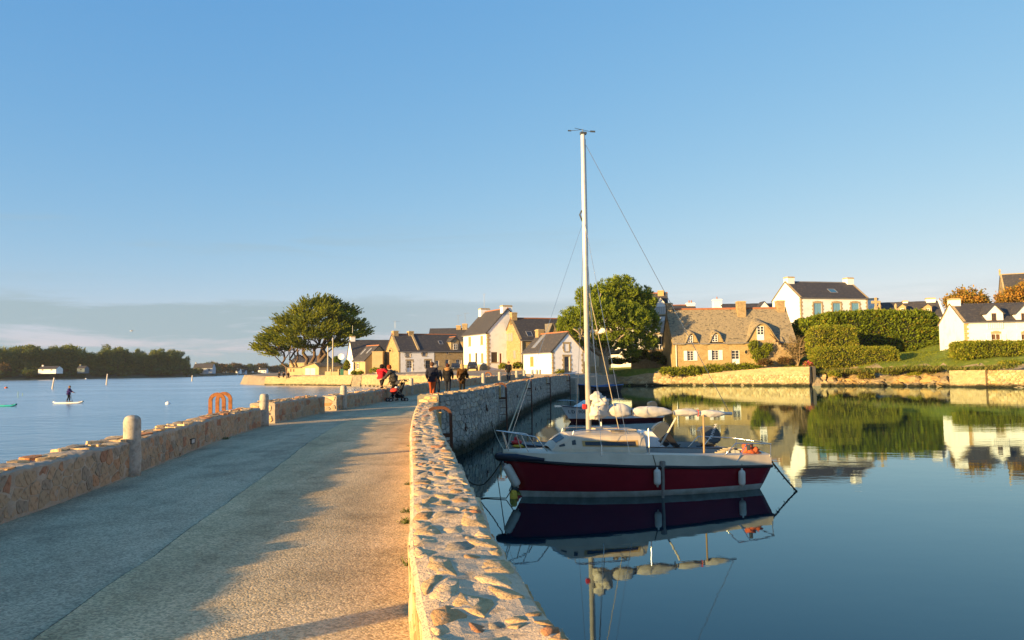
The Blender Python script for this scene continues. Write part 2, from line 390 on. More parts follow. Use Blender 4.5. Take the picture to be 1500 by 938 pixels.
def lay_stones(stones, parent, mats, limit=300, name='stone', smooth_=False):
    """stones: (V, F, centre, size, normal).  The largest in view are parts of their own, the rest one part"""
    st = sorted(stones, key=lambda s: -px_size(s[2], s[3], s[4]))
    rest = MB()
    o0 = Vector(parent.location)
    for i, (V, F, C, size, nn) in enumerate(st):
        k = random.choices(range(len(mats)), weights=[3, 3, 2, 2, 1][:len(mats)])[0]
        if i < limit and px_size(C, size, nn) > 1.6:
            b = MB(); b.add([v-C for v in V], F)
            o = b.build(name, mats[k], parent, smooth=smooth_); o.location = C-o0
        else: rest.add([v-o0 for v in V], F, k)
    if rest.v:
        stuff(rest.build(name+'_infill', mats, parent, smooth=smooth_))
def stone_mats(pre, cols, sc=13, bump=1.0):
    return [mat(f'{pre}_{i}', c, tuple(x*0.5 for x in c), tuple(min(1, x*1.1) for x in c), scale=sc, rough=0.93, bump=bump, bscale=30, bdist=0.018, spec=0.15, lo=0.3, hi=0.72) for i, c in enumerate(cols)]
SM_TOP = stone_mats('parapet_stone', [(0.56, 0.37, 0.18), (0.66, 0.46, 0.25), (0.48, 0.28, 0.125), (0.36, 0.28, 0.185), (0.46, 0.21, 0.095)])
SM_FACE = stone_mats('wall_stone', [(0.36, 0.27, 0.17), (0.40, 0.28, 0.17), (0.28, 0.23, 0.165), (0.40, 0.235, 0.13), (0.32, 0.17, 0.10)])
SM_SEA = stone_mats('quay_stone', [(0.36, 0.335, 0.28), (0.30, 0.28, 0.24), (0.41, 0.38, 0.31), (0.25, 0.235, 0.20), (0.36, 0.31, 0.23)])
def tide_band(m, lo=0.22, hi=0.62):      # black-green algae up to the tide line
    t = m.node_tree; bs = t.nodes['Principled BSDF']; src = bs.inputs['Base Color'].links[0].from_socket
    g = N(t, 'ShaderNodeNewGeometry'); sp = N(t, 'ShaderNodeSeparateXYZ'); t.links.new(g.outputs['Position'], sp.inputs[0])
    n = N(t, 'ShaderNodeTexNoise', _Scale=1.6, _Detail=5.0); t.links.new(g.outputs['Position'], n.inputs['Vector'])
    ad = N(t, 'ShaderNodeMath', operation='MULTIPLY_ADD'); ad.inputs[1].default_value = -0.5; t.links.new(n.outputs['Fac'], ad.inputs[0]); t.links.new(sp.outputs['Z'], ad.inputs[2])
    mr = N(t, 'ShaderNodeMapRange'); mr.inputs['From Min'].default_value = lo-0.25; mr.inputs['From Max'].default_value = hi-0.25; t.links.new(ad.outputs[0], mr.inputs['Value'])
    mx = N(t, 'ShaderNodeMixRGB'); mx.inputs['Color1'].default_value = (0.028, 0.030, 0.016, 1); t.links.new(mr.outputs[0], mx.inputs['Fac']); t.links.new(src, mx.inputs['Color2']); t.links.new(mx.outputs[0], bs.inputs['Base Color'])
for m_ in SM_SEA: tide_band(m_)
MORTAR = mat('lime_mortar', (0.66, 0.49, 0.31), (0.47, 0.34, 0.21), (0.70, 0.53, 0.35), scale=7, rough=0.95, bump=1.0, bscale=40, bdist=0.02, spec=0.1)
MORTAR2 = mat('grey_mortar', (0.44, 0.37, 0.28), (0.33, 0.275, 0.205), scale=5, rough=0.95, bump=1.0, bscale=30, bdist=0.02, spec=0.1)
MORTAR3 = mat('sea_wall_mortar', (0.23, 0.215, 0.18), (0.16, 0.15, 0.125), scale=3, rough=0.9, bump=0.9, bscale=20, bdist=0.02); tide_band(MORTAR3)

def wall_thing(name, label, path, s0, s1, thick, side, ztop, zin, zout, mort, rough_amp=0.02, fine=12.0, cat='wall', ds0=0.05, ds1=0.22, group=None):
    """wall along a path. side=+1: body lies to the right of the path (inner face on the left); returns thing and face functions"""
    mid, _, _ = path.at((s0+s1)/2)
    e = empty(name, (mid.x, mid.y, 0), 0, label, cat, group); o = Vector(e.location)
    def top_h(s, v):
        p, T, Nr = path.at(s); q = p+Nr*side*v
        return ztop(q.y)+0.035*fbm(q.x*1.3, q.y*1.3, 5)+0.007*fbm(q.x*6, q.y*6, 1)+0.0045*noise.noise(Vector((q.x*17, q.y*17, 2)))
    def f_in(s, v):
        p, T, Nr = path.at(s); q = p - Nr*side*0.0; return Vector((q.x, q.y, zin(p.y)+v)), -Nr*side
    def f_top(s, v):
        p, T, Nr = path.at(s); q = p+Nr*side*v
        return Vector((q.x, q.y, top_h(s, v))), Vector((0, 0, 1))
    def f_out(s, v):
        p, T, Nr = path.at(s); q = p+Nr*side*thick; return Vector((q.x, q.y, ztop(p.y)-v)), Nr*side
    mb = MB(); rows = []; s = s0
    nt_, ni_, no_ = 9, 6, 10
    while True:
        p, T, Nr = path.at(s); d = max(0.0, p.y); row = []
        zt = top_h(s, 0); a = rough_amp
        for k in range(ni_):
            z = zin(p.y)-0.1+(zt-0.03-zin(p.y)+0.1)*k/(ni_-1)
            q = p - Nr*side*(a*fbm(s*4, z*4, 3)); row.append(Vector((q.x, q.y, z))-o)
        for k in range(nt_):
            v = thick*(k+0.35)/(nt_-0.3); z = top_h(s, v)+(0.0 if 0 < k < nt_-1 else -0.012)
            q = p+Nr*side*v; row.append(Vector((q.x, q.y, z))-o)
        zt = top_h(s, thick)
        for k in range(no_):
            z = zt-0.03-(zt-0.03-zout)*k/(no_-1)
            q = p+Nr*side*(thick+a*fbm(s*4, z*4, 9)); row.append(Vector((q.x, q.y, z))-o)
        rows.append(row)
        if s >= s1: break
        s = min(s1, s+(ds0 if d < fine else ds1))
    mb.grid(rows)
    n = len(rows[0])
    mb.add(rows[0], [tuple(range(n))]); mb.add(rows[-1], [tuple(range(n))[::-1]])
    mb.build('mortar_body', mort, e, smooth=False)
    return e, f_in, f_top, f_out
def stones_of(fn, u0, u1, v0, v1, cu, cv, gap, proud, seed, fill=1.0, sink=0.012, jit=0.42, conform=False):
    rng = random.Random(seed); out = []
    for P in voronoi(u0, u1, v0, v1, cu, cv, rng, jit):
        if rng.random() > fill: continue
        cx = sum(p[0] for p in P)/len(P); cy = sum(p[1] for p in P)/len(P)
        V, F, C, size = stone_shape(P, fn, rng, gap*rng.uniform(0.6, 1.5), proud, sink=sink, conform=conform)
        out.append((V, F, C, size, fn(cx, cy)[1]))
    return out

# right parapet by the camera
zt_near = lambda y: 1.80
e, fi, ft, fo = wall_thing('parapet_wall', 'low rubble stone parapet with sunlit mortared top between road and moored boats', PR, 10.5, PR.L, 0.52, 1, zt_near, road_z, -0.9, MORTAR, 0.012, 14, ds0=0.035, ds1=0.12)
big_ = stones_of(ft, 12.5, PR.L-0.05, 0.02, 0.50, 0.26, 0.155, 0.008, 0.0022, 1, fill=0.66, sink=0.006, jit=0.49, conform=True)
sml = stones_of(ft, 12.5, PR.L-0.05, 0.02, 0.50, 0.125, 0.085, 0.008, 0.0018, 8, fill=0.9, sink=0.006, jit=0.49, conform=True)
bc = np.array([tuple(b[2]) for b in big_]); bs_ = np.array([b[3] for b in big_])
sml = [b for b in sml if (np.linalg.norm(bc-np.array(b[2]), axis=1)-bs_).min() > b[3]*0.9]      # small stones fill what the large ones leave
lay_stones(big_+sml, e, SM_TOP, 300, smooth_=True)
st = stones_of(fi, 12.5, PR.L-0.05, 0.02, 0.47, 0.24, 0.15, 0.012, 0.006, 2)
st += stones_of(fo, 12.5, PR.L-0.05, 0.03, 2.1, 0.34, 0.22, 0.02, 0.02, 3)
lay_stones(st, e, SM_TOP, 200, name='face_stone')
# the far run of the right wall, after the bend
zt_far = lambda y: 2.02+0.02*smooth(40, 80, y)
e, fi, ft, fo = wall_thing('bridge_wall', 'long shaded stone bridge wall rising from the harbour water beyond the bend', PF, 0, PF.L, 0.68, 1, zt_far, road_z, -0.9, MORTAR3, 0.03, 0, ds1=0.2)
st = stones_of(fo, 0.05, PF.L, 0.04, 2.25, 0.36, 0.17, 0.014, 0.022, 4, sink=0.03, jit=0.47)
st += stones_of(ft, 0.05, PF.L, 0.02, 0.66, 0.34, 0.22, 0.02, 0.02, 5)
st += stones_of(fi, 0.05, 18, 0.02, 0.66, 0.34, 0.22, 0.02, 0.02, 6)
PE, TE, NE = PF.at(0.0)
f_end = lambda u, v: (Vector((PE.x, PE.y, 1.78+v))+NE*u, -TE)
tops = [s for s in st if s[4].z > 0.9]; faces = [s for s in st if s[4].z <= 0.9]
lay_stones(faces, e, SM_SEA, 300)
lay_stones(tops, e, SM_TOP, 60, name='coping_stone')
lay_stones(stones_of(f_end, 0.03, 0.66, 0.03, 0.22, 0.3, 0.11, 0.02, 0.02, 16), e, SM_TOP, 20, name='end_stone')

# left wall in four runs
def left_run(y0, y1, h, label, thick, limit, seed, cell=(0.24, 0.17)):
    s0, s1 = PL.s_at_y(y0) or 0.0, PL.s_at_y(y1)
    e, fi, ft, fo = wall_thing('roadside_wall', label, PL, s0, s1, thick, -1, lambda y: road_z(y)+h, road_z, -0.9, MORTAR2, 0.014, 16, ds0=0.06, ds1=0.15, group='roadside walls')
    st = stones_of(fi, s0+0.02, s1-0.02, 0.02, h-0.03, cell[0], cell[1], 0.004, 0.006, seed, jit=0.48)
    tp = stones_of(ft, s0+0.02, s1-0.02, 0.02, thick-0.02, 0.32, 0.19, 0.015, 0.022, seed+1, fill=0.75, sink=0.04)
    lay_stones(st, e, SM_FACE, limit); lay_stones(tp, e, SM_TOP, limit//2, name='coping_stone')
    stuff(MB().add([v-Vector(e.location) for s in stones_of(fo, s0+0.02, s1-0.02, 0.02, h+1.3, 0.5, 0.3, 0.03, 0.03, seed+2) for v in s[0]], []).build('outer_stone_infill', SM_FACE, e)) if False else None
    for s, sg in ((s0, -1), (s1, 1)):            # end faces where the wall stops at a gap
        p, T, Nr = PL.at(s)
        fe = lambda u, v, p=p, T=T, Nr=Nr, sg=sg: (Vector((p.x, p.y, road_z(p.y)+v))-Nr*u, T*sg)
        lay_stones(stones_of(fe, 0.02, thick-0.02, 0.02, h-0.02, 0.24, 0.17, 0.02, 0.02, seed+5), e, SM_TOP, 12, name='end_stone')
left_run(-11.9, 21.7, 0.52, 'low rubble wall of mixed stones along the near road edge by two granite posts', 0.5, 300, 20)
left_run(23.2, 28.4, 0.60, 'short run of stone wall standing between two openings', 0.72, 150, 30)
left_run(29.8, 43.3, 0.56, 'low stone wall with a child walking on its top', 0.6, 200, 40)
left_run(43.6, 84.5, 0.56, 'shaded stone wall along the far side of the bridge', 0.55, 200, 50)

# road: two lanes of worn bound gravel with a joint between
def road_mat(name, a, b, c):
    m = mat(name, a, b, c, scale=1.3, rough=0.92, spec=0.12, lo=0.3, hi=0.7); t = m.node_tree; bs = t.nodes['Principled BSDF']
    co = N(t, 'ShaderNodeTexCoord')
    v = N(t, 'ShaderNodeTexVoronoi', _Scale=64.0, _Randomness=1.0); t.links.new(co.outputs['Object'], v.inputs['Vector'])
    n = N(t, 'ShaderNodeTexNoise', _Scale=24.0, _Detail=6.0, _Roughness=0.7); t.links.new(co.outputs['Object'], n.inputs['Vector'])
    ad = N(t, 'ShaderNodeMath', operation='MULTIPLY_ADD'); ad.inputs[1].default_value = -0.45
    t.links.new(v.outputs['Distance'], ad.inputs[0]); t.links.new(n.outputs['Fac'], ad.inputs[2])
    bp = N(t, 'ShaderNodeBump', _Strength=0.7, _Distance=0.016); t.links.new(ad.outputs[0], bp.inputs['Height']); t.links.new(bp.outputs[0], bs.inputs['Normal'])
    sp = N(t, 'ShaderNodeMapRange'); sp.inputs['To Min'].default_value = 0.62; sp.inputs['To Max'].default_value = 1.25; sp.inputs['From Max'].default_value = 0.9
    vc = N(t, 'ShaderNodeSeparateColor'); t.links.new(v.outputs['Color'], vc.inputs[0]); t.links.new(vc.outputs[0], sp.inputs['Value'])
    hs = N(t, 'ShaderNodeHueSaturation'); src = bs.inputs['Base Color'].links[0].from_socket
    t.links.new(src, hs.inputs['Color']); t.links.new(sp.outputs[0], hs.inputs['Value'])
    mp = N(t, 'ShaderNodeMapping'); mp.inputs['Scale'].default_value = (1.6, 0.16, 1); mp.inputs['Rotation'].default_value = (0, 0, R(-7)); t.links.new(co.outputs['Object'], mp.inputs['Vector'])
    wn = N(t, 'ShaderNodeTexNoise', _Scale=1.0, _Detail=4.0, _Roughness=0.6); t.links.new(mp.outputs[0], wn.inputs['Vector'])       # wheel wear along the road
    pn = N(t, 'ShaderNodeTexNoise', _Scale=0.55, _Detail=7.0, _Roughness=0.68, _Distortion=0.6); t.links.new(co.outputs['Object'], pn.inputs['Vector'])   # stains and patches
    sm = N(t, 'ShaderNodeMath', operation='ADD'); t.links.new(wn.outputs['Fac'], sm.inputs[0]); t.links.new(pn.outputs['Fac'], sm.inputs[1])
    wr = N(t, 'ShaderNodeMapRange'); wr.inputs['From Min'].default_value = 0.75; wr.inputs['From Max'].default_value = 1.25; wr.inputs['To Min'].default_value = 0.72; wr.inputs['To Max'].default_value = 1.18; t.links.new(sm.outputs[0], wr.inputs['Value'])
    h2 = N(t, 'ShaderNodeHueSaturation'); t.links.new(hs.outputs[0], h2.inputs['Color']); t.links.new(wr.outputs[0], h2.inputs['Value']); t.links.new(h2.outputs[0], bs.inputs['Base Color'])
    return m
ROAD_A = road_mat('bound_gravel', (0.56, 0.42, 0.225), (0.43, 0.32, 0.17), (0.62, 0.465, 0.26))
ROAD_B = road_mat('older_asphalt', (0.47, 0.37, 0.235), (0.36, 0.285, 0.185), (0.51, 0.405, 0.26))
def at_path_y(pts, y):
    for (xa, ya), (xb, yb) in zip(pts, pts[1:]):
        if ya <= y <= yb: return xa+(xb-xa)*(y-ya)/(yb-ya)
    return pts[-1][0] if y > pts[-1][1] else pts[0][0]
RALL = RIN_PTS[:-1]+[(-2.85, 24.4)]+RFAR_PTS[1:]
ysr = [-12+0.5*i for i in range(196)]
def road_x(y, f): return at_path_y(LEFT_PTS, y)*(1-f)-0.45*(1-f)+(at_path_y(RALL, y)+0.4)*f
rows_a, rows_b = [], []
JOINT = 0.50
for y in ysr:
    z = road_z(y); cam_ = lambda f: 0.03*math.sin(math.pi*f)+0.006*fbm(road_x(y, f)*0.8, y*0.8)
    fj = JOINT+0.012*fbm(y*0.7, 3)
    rows_b.append([(road_x(y, f), y, z+cam_(f)) for f in [fj*k/8 for k in range(9)]])
    rows_a.append([(road_x(y, f), y, z+0.010+cam_(f)) for f in [fj+0.004+(1-fj-0.004)*k/8 for k in range(9)]])
mb = MB(); mb.grid(rows_b, 1); mb.grid(rows_a, 0)
zb = -1.0
for rows, k in ((rows_b, 0), (rows_a, -1)):    # sides of the bridge down to the sea bed
    mb.grid([[r[k] for r in rows], [(r[k][0], r[k][1], zb) for r in rows]], 2)
mb.grid([[r[-1] for r in rows_b], [(r[-1][0], r[-1][1], r[-1][2]-0.05) for r in rows_b]], 1)
struct(mb.build('road', [ROAD_A, ROAD_B, MORTAR3], fix=False))

# ------------------------------------------------------------ granite posts along the road
GRAN = mat('granite', (0.44, 0.40, 0.33), (0.27, 0.245, 0.20), (0.38, 0.345, 0.28), scale=14, rough=0.9, bump=0.9, bscale=60, bdist=0.008, spec=0.15)
def post_mesh(h, r, seed):
    b = MB(); n = 22; prof = [(r*1.04, -0.05), (r*1.03, 0.1), (r, h*0.3), (r*0.985, h*0.5), (r*0.97, h*0.7), (r*0.955, h-r*0.8), (r*0.90, h-r*0.45), (r*0.76, h-r*0.2), (r*0.5, h-r*0.05), (r*0.2, h)]
    b.lathe(prof, n)
    b.v = [tuple(Vector(p)*(1+0.0)+Vector((p[0], p[1], 0))*(0.09*noise.noise(Vector(p)*6+Vector((seed, 0, 0)))+0.03*noise.noise(Vector(p)*22+Vector((0, seed, 0)))) ) for p in b.v]
    return b
posts = [(-2.6, 0.9, 'rounded granite post beside the road out of view behind the shadow'), (11.75, 0.89, 'tall rounded granite post with sunlit top in front of the rubble wall'), (22.1, 0.90, 'granite post at the end of the near wall beside the first opening'),
         (30.6, 0.93, 'granite post just past the second opening in the wall'), (43.4, 0.95, 'slim granite post rising behind the pushchair'), (2.05, 0.9, None)]
for i, (y, h, lab) in enumerate(posts):
    if lab is None: lab = 'rounded granite post beside the road whose shadow crosses the foreground'
    if i == 0: continue
    p, T, Nr = PL.at(PL.s_at_y(y))
    o = post_mesh(h, 0.128, i*3.3).build('granite_post', GRAN, smooth=True); q = p+Nr*0.0; o.location = (q.x, q.y, road_z(y))
    tag(o, lab, 'bollard', 'granite posts along the bridge')
for i, (px, y) in enumerate(((708, 57), (732, 63), (757, 72), (768, 78), (780, 84), (786.5, 88), (791, 91))):
    x = gx(px, y, 553)
    o = post_mesh(1.0, 0.14, 20+i).build('granite_post', GRAN, smooth=True); o.location = (x, y, road_z(y)-0.02)
    tag(o, {0: 'far granite post on the bridge beside the low rusty hoop', 1: 'far granite post on the bridge between the rusty hoop and the lone man in black'}.get(i, 'small far granite post past the lone man at the bridge end'), 'bollard', 'granite posts along the bridge')

# tufts of grass at the foot of the posts and walls
GRASS = mat('grass_tuft', (0.07, 0.10, 0.025), (0.10, 0.12, 0.03), scale=8, rough=0.8, trans=0.25)
def tuft(name, c, n, r, h, seed, label):
    rng = random.Random(seed); b = MB()
    for _ in range(n):
        a = rng.uniform(0, 6.28); q = Vector((math.cos(a), math.sin(a), 0))*r*math.sqrt(rng.random()); d = Vector((rng.uniform(-1, 1), rng.uniform(-1, 1), 0))*h*0.7
        w = Vector((-d.y, d.x, 0)).normalized()*0.009 if d.length > 0 else Vector((0.009, 0, 0)); hh = h*rng.uniform(0.4, 1)
        b.add([q-w, q+w, q+d*0.5+Vector((0, 0, hh*0.75)), q+d+Vector((0, 0, hh))], [(0, 1, 2), (2, 1, 3)])
    o = b.build(name, GRASS, fix=False); o.location = c; tag(o, label, 'grass', 'weeds at the foot of the walls'); return o
for i, (px, py, n, r) in enumerate(((176, 694, 90, 0.12), (160, 701, 60, 0.14), (203, 687, 60, 0.10), (256, 669, 40, 0.08), (598, 753, 40, 0.07), (597, 768, 60, 0.09), (599, 830, 24, 0.05), (598, 712, 30, 0.06), (601, 655, 26, 0.06), (120, 722, 40, 0.08), (60, 741, 30, 0.07), (330, 644, 30, 0.07))):
    c = on_z(px, py, road_z(11)+0.005); tuft('grass_tuft', c, n, r, 0.07, i, ['green weeds growing at the foot of a granite post', 'low green weeds at the foot of the rubble wall'][0 if i in (0, 2) else 1])

# recessed light fitting in the near wall
p = on_z(268, 662, road_z(15)); ps, T, Nr = PL.at(PL.s_at_y(p.y)); e = empty('wall_light', ps+Nr*0.02+Vector((0, 0, road_z(p.y)+0.2)), math.atan2(T.y, T.x), 'small rectangular light fitting set low in the rubble wall', 'wall light')
b = MB(); b.box((-0.15, -0.02, -0.05), (0.15, 0.012, -0.035)).box((-0.15, -0.02, 0.035), (0.15, 0.012, 0.05)).box((-0.15, -0.02, -0.035), (-0.135, 0.012, 0.035)).box((0.135, -0.02, -0.035), (0.15, 0.012, 0.035))
b.xf(Matrix.Scale(-1, 4, (0, 1, 0))); b.build('frame', mat('dark_metal', (0.05, 0.045, 0.04), rough=0.5, metal=0.5), e)
MB().box((-0.135, -0.004, -0.035), (0.135, 0.004, 0.035)).build('lens', mat('frosted_lens', (0.45, 0.45, 0.43), rough=0.4), e)

# ------------------------------------------------------------ rusty ladders and rails
RUST = mat('rust', (0.24, 0.085, 0.03), (0.13, 0.05, 0.022), (0.30, 0.12, 0.04), scale=9, rough=0.85, bump=0.5, bscale=40, bdist=0.004)
RUSTD = mat('dark_rust', (0.07, 0.032, 0.02), (0.035, 0.022, 0.018), (0.12, 0.045, 0.022), scale=6, rough=0.85, bump=0.5, bscale=40, bdist=0.004)
OCHRE_WOOD = mat('ochre_wood', (0.55, 0.36, 0.13), (0.42, 0.25, 0.09), scale=8, rough=0.8)  # bright ochre wood of the guide bars
def ribbon(path, wdir, w, th):   # flat bar along a path in a plane; wdir = width direction
    b = MB(); pts = [Vector(p) for p in path]; wdir = Vector(wdir).normalized(); rows = []
    for i, p in enumerate(pts):
        t = (pts[min(i+1, len(pts)-1)]-pts[max(i-1, 0)]).normalized(); n = t.cross(wdir).normalized()
        rows.append([p+wdir*w/2+n*th/2, p-wdir*w/2+n*th/2, p-wdir*w/2-n*th/2, p+wdir*w/2-n*th/2])
    for r in rows: r.append(r[0])
    b.grid(rows); b.add(rows[0][:4], [(0, 1, 2, 3)]); b.add(rows[-1][:4], [(3, 2, 1, 0)]); return b
# ladder going down to the sea behind the left wall
p = on_z(310, 613, road_z(17)+0.48); s = PL.s_at_y(19.4); pp, T, Nr = PL.at(s)
base = pp-Nr*0.56+Vector((0, 0, 0)); e = empty('boat_ladder', (base.x, base.y, 0), math.atan2(T.y, T.x), 'orange rusty ladder rails hooking over the rubble wall by the sea', 'ladder')
top = road_z(17)+0.48+0.50; rad = 0.155
for k, off in enumerate((-0.30, 0.30)):
    pts = [(off, 0.02, -0.6), (off, 0.02, 0.8), (off, 0.02, top-rad)]+[(off, 0.02-rad+rad*math.cos(a), top-rad+rad*math.sin(a)) for a in [math.pi*j/12 for j in range(1, 13)]]+[(off, 0.02-2*rad, top-rad-0.24)]
    ribbon(pts, (1, 0, 0), 0.05, 0.085).build('rail', RUST, e)
for j in range(6): MB().tube([(-0.30, 0.02, -0.3+j*0.28), (0.30, 0.02, -0.3+j*0.28)], 0.016, 8).build('rung', RUST, e)
# rails on the harbour face
labels = ['dark rusty curved rail hooked over the parapet before the bend', 'tall rusty rail with pale bracket on the bridge wall just past the bend', 'rusty rail on the bridge wall with a mooring rope tied to it', 'thin far rusty rail on the bridge wall beyond the roped one', 'last thin rusty rail at the far end of the bridge wall']
for i, (P_, s, th, zt) in enumerate(((PR, PR.s_at_y(18.6), 0.52, 1.84), (PF, PF.s_at_y(36.0), 0.68, 2.05), (PF, PF.s_at_y(51.5), 0.68, 2.06), (PF, PF.s_at_y(67.0), 0.68, 2.06), (PF, PF.s_at_y(82.5), 0.68, 2.06))):
    p, T, Nr = P_.at(s); c = p+Nr*th
    e = empty('harbour_rail', (c.x, c.y, 0), math.atan2(T.y, T.x), labels[i], 'ladder rail', 'rusty rails on the harbour wall')
    ri = 0.20; zt2 = zt+0.07
    so_ = 0.34; pts = [(0, 0.16, zt2-0.06), (0, 0.06, zt2-0.01)]+[(0, -so_+ri-ri*math.sin(a), zt2-ri+ri*math.cos(a)) for a in [math.pi/2*j/7 for j in range(8)]]+[(0, -so_-0.02, 0.7), (0, -so_-0.05, -0.8)]
    ribbon(pts, (1, 0, 0), 0.13, 0.07).build('rail', RUSTD if i else RUSTD, e)
    MB().box((-0.05, -0.33, zt-0.62), (0.05, 0.0, zt-0.53)).build('bracket', RUSTD, e)
    MB().box((-0.24, -0.12, zt-0.55), (-0.19, -0.06, zt-0.02)).build('guide_bar', OCHRE_WOOD, e)
    for j in range(4): MB().tube([(-0.19, -0.08, zt-0.7-0.3*j), (0.0, -0.34, zt-0.7-0.3*j)], 0.014, 6).build('rung', RUSTD, e)
# iron mooring plates and rings on the harbour face
for i, (y, v) in enumerate(((26.9, 1.15), (31.5, 0.75), (33.0, 1.45), (45.5, 0.75), (58, 0.7), (62, 0.75))):
    p, T, Nr = PF.at(PF.s_at_y(y)); c = p+Nr*0.70+Vector((0, 0, 2.03-v))
    e = empty('mooring_ring', c, math.atan2(T.y, T.x), 'small dark iron mooring ring fixed to the shaded bridge wall', 'mooring ring', 'mooring rings')
    MB().box((-0.04, -0.03, -0.12), (0.04, 0.02, 0.12), bev=0.01).build('plate', RUSTD, e)
    MB().tube([(0.075*math.cos(a), -0.05, -0.08+0.075*math.sin(a)) for a in [2*math.pi*k/14 for k in range(14)]], 0.012, 6, closed=True).build('ring', RUSTD, e)
# ------------------------------------------------------------ the island: land as a height field inside its shore
SHORE = [on_z(px, py, 0.0) for px, py in ((389, 564.6), (420, 564.6), (470, 565.0), (517, 565.8), (547, 566.5))]
SHORE = [(p.x, p.y) for p in SHORE]
SHORE += [(-16, 118), (-7, 100), (0.5, 85.5), (6.6, 84.5), (9.5, 96), (13.5, 112), (15.5, 119.5)]
SHORE += [(p.x, p.y) for p in (on_z(px, py, 0.0) for px, py in ((950, 565.2), (1000, 564.8), (1100, 565.0), (1190, 565.4), (1250, 565.4), (1300, 565.8), (1400, 566.8), (1500, 568.5)))]
SHORE += [(61, 74), (75, 58), (110, 40), (190, 60), (230, 160), (160, 260), (40, 290), (-40, 270), (-62, 220), (-63, 185)]
SH = np.array(SHORE)
def shore_sd(X, Y):   # signed distance, positive on land
    d = np.full(X.shape, 1e9); ins = np.zeros(X.shape, bool)
    for (ax, ay), (bx, by) in zip(SHORE, SHORE[1:]+SHORE[:1]):
        ex, ey = bx-ax, by-ay; t = np.clip(((X-ax)*ex+(Y-ay)*ey)/(ex*ex+ey*ey), 0, 1)
        d = np.minimum(d, np.hypot(X-ax-t*ex, Y-ay-t*ey))
        c = ((ay > Y) != (by > Y)); xx = ax+(Y-ay)*ex/np.where(ey == 0, 1e-9, ey); ins ^= c & (X < xx)
    return np.where(ins, d, -d)
CTRL = [(gx(p, d), d, z) for p, d, z in (
    (393, 170, 1.85), (440, 172, 1.95), (517, 155, 1.95), (500, 175, 2.2), (560, 146, 2.1), (584, 146, 2.4), (640, 150, 2.5), (690, 134, 2.5), (714, 128, 2.55), (763, 124, 2.45), (730, 110, 2.0),
    (640, 130, 1.95), (800, 100, 1.8), (809, 107, 1.92), (770, 115, 2.0), (850, 112, 2.0), (880, 122, 2.1), (930, 124, 2.5), (985, 120, 2.75), (1075, 119, 2.75), (1165, 118, 2.75), (1080, 114.5, 2.1), (1100, 117, 2.6), (990, 116.5, 1.6), (990, 118.5, 2.4), (1180, 112, 2.45),
    (1190, 108.5, 1.6), (1250, 106, 1.7), (1300, 103, 1.7), (1250, 110, 3.1), (1300, 107.5, 3.0), (1350, 105, 3.1), (1370, 99.5, 1.8), (1400, 101, 3.4), (1440, 98, 3.2), (1440, 93.5, 1.7), (1500, 92, 2.2), (1500, 97, 3.6), (1400, 105, 4.6), (1460, 103.5, 5.0), (1520, 104, 5.1),
    (1180, 124, 3.6), (1270, 122, 4.2), (1350, 116, 4.3), (1180, 134, 9.0), (1280, 136, 9.6), (1380, 118, 5.4), (1390, 135, 8.6), (1480, 150, 10.0), (1420, 125, 7.5), (1500, 170, 11.0), (1100, 150, 7.5), (1000, 140, 4.5), (1000, 160, 6.5), (900, 150, 4.2), (800, 150, 3.2), (650, 185, 3.5), (500, 200, 2.5))]
CT = np.array(CTRL)
def land_h(X, Y):
    X = np.asarray(X, float); Y = np.asarray(Y, float); num = np.zeros(X.shape); den = np.zeros(X.shape)
    for x, y, z in CT:
        w = 1/((X-x)**2+(Y-y)**2+0.6)**1.6; num += w*z; den += w
    return num/den
def lh(x, y): return float(land_h(np.array([x]), np.array([y]))[0])
step = 1.1; gxs = np.arange(-70, 112, step); gys = np.arange(72, 262, step)
GX, GY = np.meshgrid(gxs, gys, indexing='ij'); SD = shore_sd(GX, GY); H = land_h(GX, GY)
ruf = np.array([[fbm(x*0.35, y*0.35)*0.22+fbm(x*1.1, y*1.1)*0.12 for y in gys] for x in gxs])
bankish = np.clip((GX-18)/4, 0, 1)*np.clip((118-GY)/4, 0, 1)
H = H + ruf*(0.12+1.0*bankish)
edge_w = np.where((GX > 40.5) & (GY < 112), 4.6, 0.7)
t = np.clip(SD/edge_w, 0, 1); Z = np.where(SD < 0, -0.9, -0.25+(H+0.25)*t)
ni, nj = GX.shape; idx = np.arange(ni*nj).reshape(ni, nj)
V = np.stack([GX, GY, Z], -1).reshape(-1, 3)
keep = (np.maximum.reduce([SD[:-1, :-1], SD[1:, :-1], SD[:-1, 1:], SD[1:, 1:]]) > -2)
F = np.stack([idx[:-1, :-1], idx[1:, :-1], idx[1:, 1:], idx[:-1, 1:]], -1)[keep]
ctr = V[F].mean(1)
EARTH = mat('bank_earth', (0.30, 0.22, 0.12), (0.16, 0.15, 0.06), (0.36, 0.29, 0.18), scale=0.9, rough=0.95, bump=1.0, bscale=6, bdist=0.1, spec=0.1)
LAWN = mat('lawn', (0.17, 0.22, 0.03), (0.22, 0.24, 0.045), (0.12, 0.165, 0.025), scale=1.5, rough=0.9, bump=0.7, bscale=14, bdist=0.04, spec=0.1)
PAVE = mat('village_paving', (0.34, 0.28, 0.21), (0.26, 0.22, 0.165), scale=0.6, rough=0.92, bump=0.5, bscale=20, bdist=0.02, spec=0.1)
isl = (ctr[:, 2] > 2.5) & (ctr[:, 0] > 14) | ((ctr[:, 0] > 10) & (ctr[:, 1] > 118)); pav = (ctr[:, 0] <= 11.0)
mi = np.where(pav, 2, np.where(isl, 1, 0))
struct(arrays('island', V, F, [EARTH, LAWN, PAVE], mi=mi, smooth=True))

